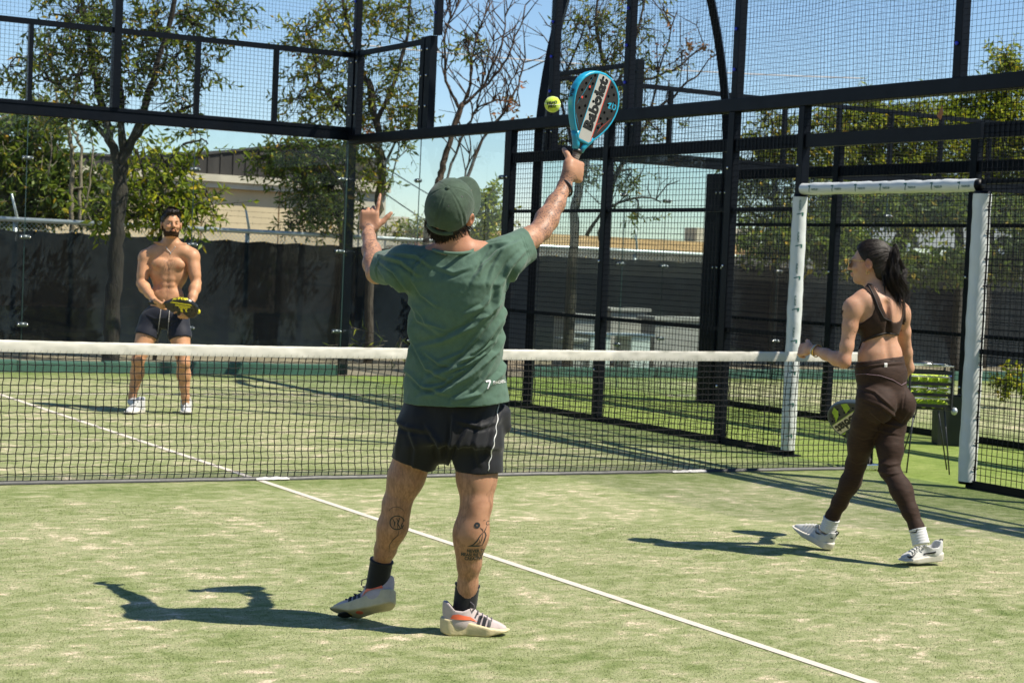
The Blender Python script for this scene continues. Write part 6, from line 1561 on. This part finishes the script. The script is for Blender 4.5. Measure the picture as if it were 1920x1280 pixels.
    def bangle(p, d, r, t_, m__): d = nrm(d); u_, v_ = orth(d); w = MB(); w.tube([p+(u_*math.cos(a)+v_*math.sin(a))*r for a in np.linspace(0, 2*math.pi, 25)[:-1]], t_, 6, closed=True); w.build('bracelet', m__, S0, smooth=True)
    bangle(lerp(elL, wrL, .93), wrL-elL, .033, .0035, gold); bangle(lerp(elL, wrL, .985), wrL-elL+ZU*.05, .031, .0030, GALV)
    # hair: close cap to the hairline, then a ponytail of loose locks
    K = SDF(hc-.22, hc+.22, .004); A = np.array([Rh, Fh, Uh])
    K.ell(hc-Fh*.012+Uh*.025, (.083, .104, .097), A, 0); K.ell(hc-Fh*.055-Uh*.045, (.062, .055, .06), A, .03)
    tie = hc-Fh*.106+Uh*.055; K.ell(tie, (.026, .03, .026), A, .025)
    Xg, Yg, Zg = K.grid(); lx = (Xg-hc[0])*Rh[0]+(Yg-hc[1])*Rh[1]+(Zg-hc[2])*Rh[2]; ly = (Xg-hc[0])*Fh[0]+(Yg-hc[1])*Fh[1]+(Zg-hc[2])*Fh[2]; lz = (Xg-hc[0])*Uh[0]+(Yg-hc[1])*Uh[1]+(Zg-hc[2])*Uh[2]
    line = np.interp(lz, [-.12, -.06, -.03, .0, .02, .05, .085, .12], [-.050, -.040, -.030, .008, .030, .050, .072, .10])
    K.D = np.maximum(K.D, ly-line).astype(np.float32)
    Pv, Q = K.raw(); Pv = relax(Pv, Q, 2); d = Pv-tie; rr = np.linalg.norm(d, axis=1); ang = np.arctan2(d@Rh, d@Uh); n = vnormals(Pv, Q)
    Pv = Pv+n*(.0007*np.sin(ang*53+rr*20)*np.clip(rr/.05, 0, 1)+.0005*np.sin(ang*91+3))[:, None]; hair = mesh_np('hair', Pv, Q, HAIRM, S0)
    e = MB(); u_, v_ = orth(-Fh*.8+Uh*.5); e.tube([tie-Fh*.012+Uh*.006+(u_*math.cos(a)+v_*math.sin(a))*.020 for a in np.linspace(0, 2*math.pi, 21)[:-1]], .007, 8, closed=True); e.build('hair_tie', BLACKC, hair, smooth=True)
    r = np.random.default_rng(12); m = MB(); side = nrm(np.cross(-Fh, ZU))
    back = -Fh
    # strands combed over the scalp from the hairline to the tie
    O = hc-Fh*.012+Uh*.025; SC = np.array([.0845, .1055, .0985]); td = A@(tie-O)/SC; td = td/np.linalg.norm(td)
    for i in range(1500):
        d0 = r.normal(size=3); d0 /= np.linalg.norm(d0)
        z_ = d0[2]*SC[2]+.025; y_ = d0[1]*SC[1]-.012
        if y_ > np.interp(z_, [-.12, -.06, -.03, .0, .02, .05, .085, .12], [-.055, -.045, -.035, .003, .026, .046, .068, .095]) or d0[2] < -.75: continue
        if d0@td > .97: continue
        om = math.acos(np.clip(d0@td, -1, 1)); e = min(1, .45/om) if r.random() < .5 else 1.0; pts = []; lift = 1+r.normal(0, .006); jit = r.normal(0, .015, 3)
        for s in np.linspace(0, e, 9):
            d = (math.sin((1-s)*om)*d0+math.sin(s*om)*td)/math.sin(om)+jit*math.sin(s*3.1); d /= np.linalg.norm(d); pts.append(O+A.T@(d*SC*(lift+.006*math.sin(s*math.pi))))
        m.tube(pts, [.0013]*8+[.0006], 3, cap=False)
    for k in range(30):                                             # ponytail: waved locks of fine strands
        a = r.uniform(0, 2*math.pi); q = math.sqrt(r.random()); o = side*math.cos(a)*q+ZU*math.sin(a)*q; L0 = r.uniform(.26, .37) if r.random() > .35 else r.uniform(.14, .24)
        ph = r.uniform(0, 6); wv = r.uniform(.007, .018); fr_ = r.uniform(7, 11); drift = XR*r.normal(-.004, .014)+side*math.cos(a)*.010*q+back*r.normal(-.008, .010); out = .018+.016*r.random()
        for h_ in range(30):
            oo = r.normal(0, 1, 3)*.0042; L = L0*r.uniform(.86, 1.05); fray = r.normal(0, 1, 3)*.010; w = r.uniform(.0008, .0014); pts = []
            for s in np.linspace(0, 1, 15):
                fall = max(0, s-.10)*L; rise = .034*math.sin(min(1, s/.22)*math.pi*.6)
                p = tie-Fh*.010+o*.013+back*(out*math.sin(min(1, s/.26)*math.pi/2)+.012*q*s)+ZU*(rise*(1-s)-fall)+o*(.022*math.sin(math.pi*min(1, s*1.1)))+drift*s*1.2
                p = p+(side*math.cos(ph+s*fr_)+XR*math.sin(ph*.7+s*fr_*.9))*wv*min(1, s*1.6)+XR*(.030*s*s)-XR*.020*math.sin(s*3.0)+oo*(.5+s*1.3)+fray*s**3
                pts.append(p)
            m.tube(pts, [w*(.7+.5*math.sin(math.pi*j/14))*(1-.7*(j/14)**4) for j in range(15)], 3, cap=False)
    for i in range(240):                                            # fine hairs over the nape
        z = r.uniform(-.10, -.02); x = r.uniform(-.055, .05); p = hc+Rh*x-Fh*(.070+.02*math.cos(x*25))+Uh*z; l = r.uniform(.03, .09)
        d = nrm(-Uh+Fh*r.normal(-.1, .25)+Rh*r.normal(0, .2)+back*.2); m.tube([p, p+d*l*.5+back*.006, p+d*l], [.0011, .0009, .0003], 3, cap=False)
    for i in range(5):                                              # two loose locks at the neck
        p = hc-Fh*.075-Uh*.05+Rh*r.normal(0, .03); m.tube([p, p-ZU*.05+XR*-.01+back*.02, p-ZU*.11+XR*(-.035+.01*i)+back*.03, p-ZU*.15+XR*(-.03+.012*i)+back*.02], [.0028, .003, .0022, .0006], 5, cap=False)
    m.build('ponytail', HAIRM, hair, smooth=True, kind='stuff')
    # racket hanging in her right hand, its head showing beside the hip
    lime = mat('lime_racket_print', (.26, .40, .03), .45, .2, 20); grf = mat('graphite_face', (.030, .034, .038), .45, .2, 40); cream = mat('cream_panel', (.55, .50, .38), .5, .06); blk = mat('racket_black_ink', (.010, .010, .011), .45); rimm = mat('graphite_frame', (.05, .07, .08), .35, .15)
    Yr = nrm(-XR*.47-ZU*.50+AW*.70); Nr = nrm(-AW*.78-XR*.30-ZU*.35)
    def extra(t, W):
        for poly in ([(-.118, .33), (-.10, .27), (-.06, .30), (-.04, .36), (-.08, .40)], [(.04, .40), (.10, .37), (.118, .33), (.085, .33), (.06, .355)], [(.05, .30), (.11, .28), (.10, .24), (.06, .25)], [(-.05, .42), (-.035, .39), (-.035, .44)]):
            m = MB(); m.add(W([(x, y, .01715) for x, y in poly]), [tuple(range(len(poly)))]); m.build('printed_patch', lime, t)
        tv, tf = text_geo('VIPER', .024, .001); mesh_obj('lettering', W([(.075+x*.9+y*.2, .385+y-x*.3, .0178) for x, y in tv]), tf, blk, t)
    racket('lime and graphite padel racket hanging beside the hip of the walking woman', pcR-Yr*.055+AW*.015+XR*.022, Yr, Nr, rimm, grf, cream, blk, lime, blk, 'Babolat', .0, True, extra)
woman()
# ================================================================== the shirtless man at the far end
def shirtless_man():
    SK = skin_mat('sunlit_skin', (.52, .27, .145)); D = 16.5
    S0 = thing('person', 'shirtless bearded man in short black shorts holding his racket beyond the net', 'person', (.97, 5.07, 0))
    Fr = nrm(-AW+XR*.10); Rt = np.cross(Fr, ZU); BX = np.array([Rt, Fr, ZU])          # his own right is photo left
    pel, wst, cst, nb, hc = at(307, 592, D), at(312, 556, D), at(317, 503, D), at(320, 458, D), at(321, 420, D-.03)
    s0, e0, w0, c0 = at(274, 482, D), at(265, 531, D-.06), at(288, 562, D-.27), at(297, 569, D-.32)
    s1, e1, w1, c1 = at(360, 480, D), at(368, 531, D-.05), at(357, 572, D-.22), at(349, 586, D-.26)
    h0, k0, a0 = at(284, 602, D), at(259, 676, D-.10), at(247, 752, D+.02); h1, k1, a1 = at(333, 602, D), at(344, 680, D-.10), at(348, 754, D+.02)
    lo, hi = bounds([hc, s0, s1, e0, e1, c0, c1, a0, a1, pel], .24)
    Lw = SDF(lo, hi, .0075)
    Lw.ell(pel, (.168, .108, .105), BX, .04); leg(Lw, h0, k0, a0, Fr+Rt*.35, 1.03, 1.06, 1.06); leg(Lw, h1, k1, a1, Fr-Rt*.3, 1.03, 1.06, 1.06)
    S = Lw.copy()
    S.ell(wst, (.156, .102, .13), BX, .06); S.ell(cst-ZU*.02, (.160, .114, .16), BX, .06)
    S.rc(at(290, 476, D), at(346, 475, D), .072, .072, .04)
    S.ell(cst+Rt*.10-ZU*.01-Fr*.02, (.064, .07, .14), BX, .06); S.ell(cst-Rt*.10-ZU*.01-Fr*.02, (.064, .07, .14), BX, .06)      # lats
    for q in (-1, 1):
        S.ell(cst+Rt*.072*q+Fr*.088+ZU*.035, (.078, .030, .054), BX, .022)                        # pecs
        for i, z in enumerate((-.095, -.150, -.205)): S.ell(cst+Rt*.031*q+Fr*(.091-.003*i)+ZU*z, (.030, .016, .026), BX, .022)
    S.rc(cst+Fr*.124+ZU*.06, cst+Fr*.116-ZU*.22, .005, .005, .014, 'sub')
    for q in (s0, s1): S.rc(lerp(nb, hc, .10), q, .056, .052, .045); S.ell(np.asarray(q), (.066, .066, .070), BX, .03)
    S.rc(nb-ZU*.03, lerp(nb, hc, .8), .066, .058, .03)
    for q in (-1, 1): S.rc(nb+Fr*.048+ZU*.0+Rt*.012*q, nb+Rt*.14*q+Fr*.05+ZU*.01, .010, .010, .015)  # collar bones
    Fh = nrm(Fr+XR*.30+ZU*.10); Uh = nrm(ZU-Fh*(ZU@Fh)); Rh = np.cross(Fh, Uh)
    P = head(S, hc, Rh, Fh, Uh, 1.06)
    arm(S, s0, e0, w0, 1.06, Fr, 1.08); arm(S, s1, e1, w1, 1.06, Fr, 1.08)
    Yr = nrm(XR*.97-ZU*.10-AW*.10)
    hand(S, w0, c0, nrm(XR*.75-ZU*.45-AW*.3), nrm(AW*.5+ZU*.6), 1, [(55, 75, 45), (60, 75, 45), (64, 75, 45), (68, 75, 45)], 1.1, .03)
    hand(S, w1, c1, nrm(-XR*.35-ZU*.9-AW*.1), nrm(AW*.6-XR*.5), 1, [(55, 75, 45), (60, 75, 45), (64, 75, 45), (68, 75, 45)], 1.1, .03)
    Pv, Q = S.raw(); Pv = relax(Pv, Q, 1); body = mesh_np('body', Pv, Q, SK, S0)
    dz = lambda c, r: np.exp(-(np.linalg.norm(Pv-c, axis=1)/r)**2)
    loc = (Pv-cst)@BX.T
    chest = np.exp(-(loc[:, 0]/.065)**2)*np.exp(-((loc[:, 2]-.03)/.075)**2)*(loc[:, 1] > 0)*.75+np.exp(-(loc[:, 0]/.016)**2)*(loc[:, 2] < 0)*(loc[:, 2] > -.3)*(loc[:, 1] > 0)*.4
    set_attr(body, 'hairy', np.clip(chest+dz(P(.034, .09, .018), .014)*.9+dz(P(-.034, .09, .018), .014)*.9+dz(P(.032, .10, -.003), .010)*.8+dz(P(-.032, .10, -.003), .010)*.8, 0, .85))
    nip = dz(cst+Rt*.088*1+Fr*.115+ZU*.012, .016)+dz(cst-Rt*.088+Fr*.115+ZU*.012, .016)
    set_attr(body, 'rosy', np.clip(nip*1.3+dz(P(0, .1, -.066), .02)+dz(P(.05, .07, -.03), .03)*.4+dz(P(-.05, .07, -.03), .03)*.4+dz(P(0, .115, -.03), .02)*.4, 0, 1))
    # eyes
    ew = mat('eye_white', (.65, .62, .58), .3, .03); ei = mat('brown_iris', (.03, .018, .010), .2)
    for q in (-1, 1):
        m = MB(); m.sphere(P(.032*q, .0815, -.004), .0122, 10, 7); eo = m.build('eye', ew, S0, smooth=True); m = MB(); m.sphere(P(.032*q+.002, .0895, -.004), .0058, 8, 5); m.build('iris', ei, eo, smooth=True)
    # beard and hair
    A = np.array([Rh, Fh, Uh]); K = S.copy(); X, Y, Z = K.grid()
    lx = ((X-hc[0])*Rh[0]+(Y-hc[1])*Rh[1]+(Z-hc[2])*Rh[2])/1.06; ly = ((X-hc[0])*Fh[0]+(Y-hc[1])*Fh[1]+(Z-hc[2])*Fh[2])/1.06; lz = ((X-hc[0])*Uh[0]+(Y-hc[1])*Uh[1]+(Z-hc[2])*Uh[2])/1.06
    K.D = (K.D-.005).astype(np.float32)
    top = np.interp(np.abs(lx), [0, .018, .03, .05, .065, .09], [-.049, -.052, -.070, -.072, -.044, .01])
    msk = np.maximum(np.maximum(lz-top, -.112-lz), np.maximum(-ly-.005+np.maximum(0, -.06-lz)*0, np.abs(lx)-.082))
    mouth = np.sqrt((lx/.021)**2+((lz+.065)/.0085)**2)-1; msk = np.maximum(msk, -mouth*.01)
    K.D = np.maximum(K.D, msk*1.06).astype(np.float32); bt, bq = K.raw(); bt = relax(bt, bq, 1); bt = wrinkle(bt, bq, .003, 70, 3); beard = mesh_np('beard', bt, bq, BEARD, S0)
    K = SDF(hc-.24, hc+.24, .006); K.ell(hc-Fh*.016+Uh*.036, np.array([.082, .104, .096])*1.06, A, 0); K.ell(hc+Fh*.045+Uh*.105, (.060, .050, .030), A, .03); K.ell(hc-Fh*.045-Uh*.02, (.080, .07, .07), A, .02)
    X, Y, Z = K.grid(); ly = ((X-hc[0])*Fh[0]+(Y-hc[1])*Fh[1]+(Z-hc[2])*Fh[2]); lz = ((X-hc[0])*Uh[0]+(Y-hc[1])*Uh[1]+(Z-hc[2])*Uh[2])
    K.D = np.maximum(K.D, ly-np.interp(lz, [-.10, -.05, -.01, .05, .078, .10, .13], [-.06, -.045, .02, .055, .070, .12, .13])).astype(np.float32)
    ht, hq = K.raw(); ht = relax(ht, hq, 1); ht = wrinkle(ht, hq, .010, 30, 6); hair = mesh_np('hair', ht, hq, HAIRM, S0)
    m = MB(); r = np.random.default_rng(8)
    for _ in range(380):
        a = r.uniform(0, 2*math.pi); b = r.uniform(.1, 1.35); p = hc-Fh*.010+Uh*.036+(Rh*.086*math.sin(b)*math.cos(a)+Fh*.106*math.sin(b)*math.sin(a)+Uh*.100*math.cos(b))*1.04
        if (p-hc)@Fh > .085 and (p-hc)@Uh < .075: continue
        d = nrm(Fh*.5+Rh*r.normal(0, .6)+Uh*.6); m.tube([p, p+d*.018, p+d*.026+Fh*.012], [.0035, .003, .001], 3, cap=False)
    m.build('loose_hair', HAIRM, hair, smooth=True, kind='stuff')
    # shorts
    K = Lw.copy(); K.blur(1); K.D = (K.D-.013).astype(np.float32); K.keep(at(307, 574, D), ZU+XR*.05); X, Y, Z = K.grid()
    for h_, k_, t in ((h0, k0, .40), (h1, k1, .44)):
        p = lerp(h_, k_, t); n_ = nrm(np.asarray(k_)-h_); d = (X-p[0])*n_[0]+(Y-p[1])*n_[1]+(Z-p[2])*n_[2]; sidem = ((X-pel[0])*XR[0]+(Y-pel[1])*XR[1])*(1 if h_ is h1 else -1) > -.005
        K.D = np.where(sidem & (d > -.3), np.maximum(K.D, d), K.D).astype(np.float32)
    kt, kq = K.raw(); kt = relax(kt, kq, 2); kt = fold(kt, kq, [([(290, 600), (300, 612), (312, 618)], 3, .006), ([(335, 600), (326, 612), (316, 620)], 3, .006), ([(275, 590), (290, 598), (310, 596)], 3, .005), ([(345, 592), (330, 600), (312, 600)], 3, .005)]); shorts = mesh_np('shorts', kt, kq, cloth_mat('navy_sport_cloth', (.010, .012, .022), .65, 700, .3, .15), S0)
    m = MB(); tr = bvh_of(shorts); CORD = mat('grey_cord', (.35, .33, .32), .8)
    for x0, x1 in ((302, 296), (318, 315)):
        ps = []
        for s in np.linspace(0, 1, 9):
            o = at(x0+(x1-x0)*s, 580+46*s, D-.8); h = tr.ray_cast(Vector(o), Vector(nrm(o-cP)), 2.0)
            ps.append((np.array(h[0])-AW*.008) if h[0] else at(x0+(x1-x0)*s, 580+46*s, D-.17))
        m = MB(); m.tube(ps, .0032, 5); m.build('draw_cord', CORD, shorts, smooth=True)
    # shoes: both point at the camera
    WU = bpy.data.materials['white_shoe_mesh']; WSO = bpy.data.materials['white_rubber_sole']; WS = bpy.data.materials['white_rib_sock']
    g = lambda px, py: on_plane(px, py, 2, 0.0)
    for tx, ty, an, tw in ((241, 777, a0, -.35), (350, 777, a1, .12)):
        T_ = nrm(Fr+XR*tw); toe = g(tx, ty); heel = toe-T_*.27
        q = MB(); a = np.array([heel[0]+T_[0]*.06, heel[1]+T_[1]*.06, .06]); q.tube([lerp(a, an, s)+ZU*0 for s in np.linspace(0, 1.0, 8)], [.046, .043, .041, .040, .040, .040, .041, .042], 18); q.build('sock', WS, S0, smooth=True)
        shoe('white_shoe', None, heel, T_, ZU, S0, .30, WU, WSO, 1.16, .135)
    # necklace, wrist band
    gold = bpy.data.materials['gold_wire']; m = MB(); tb = bvh_of(body); ps = []
    for s in np.linspace(-1, 1, 15):
        o = at(320+9*s, 470-11*abs(s)**1.5+3, D-.8); h = tb.ray_cast(Vector(o), Vector(nrm(o-cP)), 2.0)
        if h[0]: ps.append(np.array(h[0])-AW*.004)
    m.tube(ps, .002, 4); m.sphere(ps[len(ps)//2]-ZU*.010, .006, 8, 5); m.build('necklace', GALV, S0, smooth=True)
    d = nrm(w1-e1); u_, v_ = orth(d); m = MB(); m.tube([lerp(e1, w1, .96)+(u_*math.cos(a)+v_*math.sin(a))*.035 for a in np.linspace(0, 2*math.pi, 21)[:-1]], .005, 6, closed=True); m.build('wrist_band', BLACKC, S0, smooth=True)
    # racket held level across the body
    blk = mat('black_racket_frame', (.014, .015, .015), .3, .1); yel = mat('yellow_racket_print', (.72, .62, .02), .45, .08); fc = mat('black_racket_face', (.020, .021, .020), .5, .15)
    Nr = nrm(-AW*.62-ZU*.78)
    def extra(t, W):
        for poly in ([(-.085, .22), (-.085, .40), (-.065, .41), (-.065, .20)], [(-.05, .25), (-.05, .39), (-.032, .39), (-.032, .25)], [(-.022, .28), (-.022, .36), (-.006, .36), (-.006, .28)], [(.0, .29), (.0, .31), (.05, .31), (.05, .29)], [(.0, .335), (.0, .35), (.04, .35), (.04, .335)]):
            for sx in (1,):
                m = MB(); m.add(W([(x, y, .0172) for x, y in poly]), [tuple(range(len(poly)))]); m.build('printed_patch', yel, t)
        tv, tf = text_geo('X-TOP', .052, .003)
        o = [];
        for x, y in tv:                                             # bent round the upper rim
            yy = .300+x*.95; ws = np.interp(yy, [.20, .225, .25, .28, .31, .335, .36, .385, .405, .425, .44], [.074, .092, .107, .120, .1275, .130, .1275, .119, .107, .087, .063]); o.append((-ws-.0012, yy, -y*.62))
        mesh_obj('lettering', W(o), tf, yel, t)
        m = MB(); m.sphere(W([(.03, .452, 0)])[0], (.016, .016, .022), 10, 6); m.build('rim_plug', yel, t, smooth=True)
    racket('black and yellow padel racket held level by the shirtless man', c0-Yr*.085+AW*.004, Yr, Nr, blk, fc, None, blk, yel, blk, '', 0, True, extra)
shirtless_man()
# ================================================================== ball basket, bin, bottle
def ball_basket():
    c = np.array([5.42, -.12, 0]); t = thing('ball_basket', 'wire ball basket on thin legs standing behind the walking woman', 'ball basket', c)
    u, v = XR, AW; w, d = .165, .14; z0, z1 = .50, .83
    P = lambda a, b, z: c+u*a*w+v*b*d+np.array([0, 0, z])
    bm = mat('black_basket_plastic', (.015, .016, .018), .4, .1); chrome = mat('chrome_rail', (.75, .75, .73), .2, .1, metal=1.0)
    for i in range(4):
        z = z0+.035+i*.085; q = MB(); q.tube([P(-1, -1, z+.05), P(1, -1, z+.05), P(1, 1, z+.05), P(-1, 1, z+.05)], .0075, 6, closed=True); q.build('rail', chrome, t, smooth=True)
    for i in range(4):
        z = z0+.03+i*.085
        for (a, b) in (((-1, -1), (1, -1)), ((1, -1), (1, 1)), ((1, 1), (-1, 1)), ((-1, 1), (-1, -1))):
            q = MB(); q.bar(P(*a, z), P(*b, z), .006, .026); q.build('side_band', bm, t)
    for a, b in ((-1, -1), (1, -1), (1, 1), (-1, 1)):
        q = MB(); q.bar(P(a, b, z0), P(a, b, z1), .014); q.build('corner_post', bm, t)
    for i in range(7): q = MB(); q.tube([P(-1, -1+2*i/6, z0), P(1, -1+2*i/6, z0)], .004, 5); q.build('floor_wire', bm, t)
    for a, b, sx, sy in ((-1, -1, -.10, -.10), (1, -1, .10, -.10), (-.3, 1, -.28, .16), (1, 1, .3, .1)):
        q = MB(); e = c+u*(a*w*.8+sx*.35)+v*(b*d+sy*.5); q.tube([P(a*.7, b*.8, z0+.02), np.array([e[0], e[1], .004])], .006, 6); q.build('leg', bm, t, smooth=True)
    for a in (-1, 1): q = MB(); q.sphere(P(a*1.15, -1.0, z0-.005), (.022, .030, .030), 10, 6); q.build('caster', GALV, t, smooth=True)
    q = MB(); q.tube([P(-1, 0, z1), P(-.95, 0, z1+.03), P(.2, 0, z1+.03), P(.25, 0, z1)], .007, 6); q.build('handle', bm, t, smooth=True)
    q = MB(); q.bevbox((-.04, -.012, -.001), (.04, .012, .001), .0008); pl = np.array(q.V); q.V = [tuple(P(.05, -1.06, .665)+u*p[0]+ZU*p[1]+v*p[2]) for p in pl]; q.build('name_plate', bm, t)
    tv, tf = text_geo('Babolat', .022, .0006); mesh_obj('lettering', [P(.05, -1.08, .665)+u*x+ZU*y for x, y in tv], tf, mat('white_lettering', (.75, .73, .70), .6), t)
    r = random.Random(3)
    for lay in range(4):
        for i in range(4):
            for j in range(3):
                p = P(-.72+.48*i+r.uniform(-.03, .03), -.64+.64*j, z0+.04+lay*.066)
                tennis_ball(p, 'tennis_ball', 'yellow balls heaped in the wire basket', 'balls heaped in the wire basket', False, .032)
ball_basket()
def bin_():
    a = at(1747, 735, 15.4); c = on_plane(1776, 833, 2, 0.0); t = thing('litter_bin', 'dark square bin at the foot of the next court fence', 'bin', c)
    z1 = .45; h = .13; q = MB(); V = []
    for z, k in ((0, .92), (z1, 1.0)):
        for s1, s2 in ((-1, -1), (1, -1), (1, 1), (-1, 1)): V.append(c+XR*h*k*s1+AW*h*k*s2+np.array([0, 0, z]))
    q.add(V, [(0, 3, 2, 1), (0, 1, 5, 4), (1, 2, 6, 5), (2, 3, 7, 6), (3, 0, 4, 7)]); DB = mat('dark_bin_plastic', (.016, .020, .018), .5, .2); q.build('bin_body', DB, t)
    q = MB(); q.tube([V[4], V[5], V[6], V[7]], .010, 6, closed=True); q.build('rim', DB, t)
    q = MB(); q.add([np.array(p)-ZU*.06 for p in V[4:]], [(0, 1, 2, 3)]); q.build('liner', DB, t)
    c2 = c+XR*.0+ZU*(z1-.055)
    b = MB(); pr = [(0, .030), (.02, .033), (.10, .034), (.14, .030), (.17, .033), (.20, .026), (.22, .013)]
    b.tube([c2+ZU*z for z, _ in pr], [r for _, r in pr], 16); o = b.build('water_bottle', glass_mat('clear_plastic', (.80, .88, .90), .08, 1.4, .05), smooth=True); tag(o, 'clear bottle standing in the dark square bin', 'bottle')
    k = MB(); k.tube([c2+ZU*.218, c2+ZU*.24], .014, 12); k.build('bottle_cap', BLUE, o, smooth=True)
bin_()
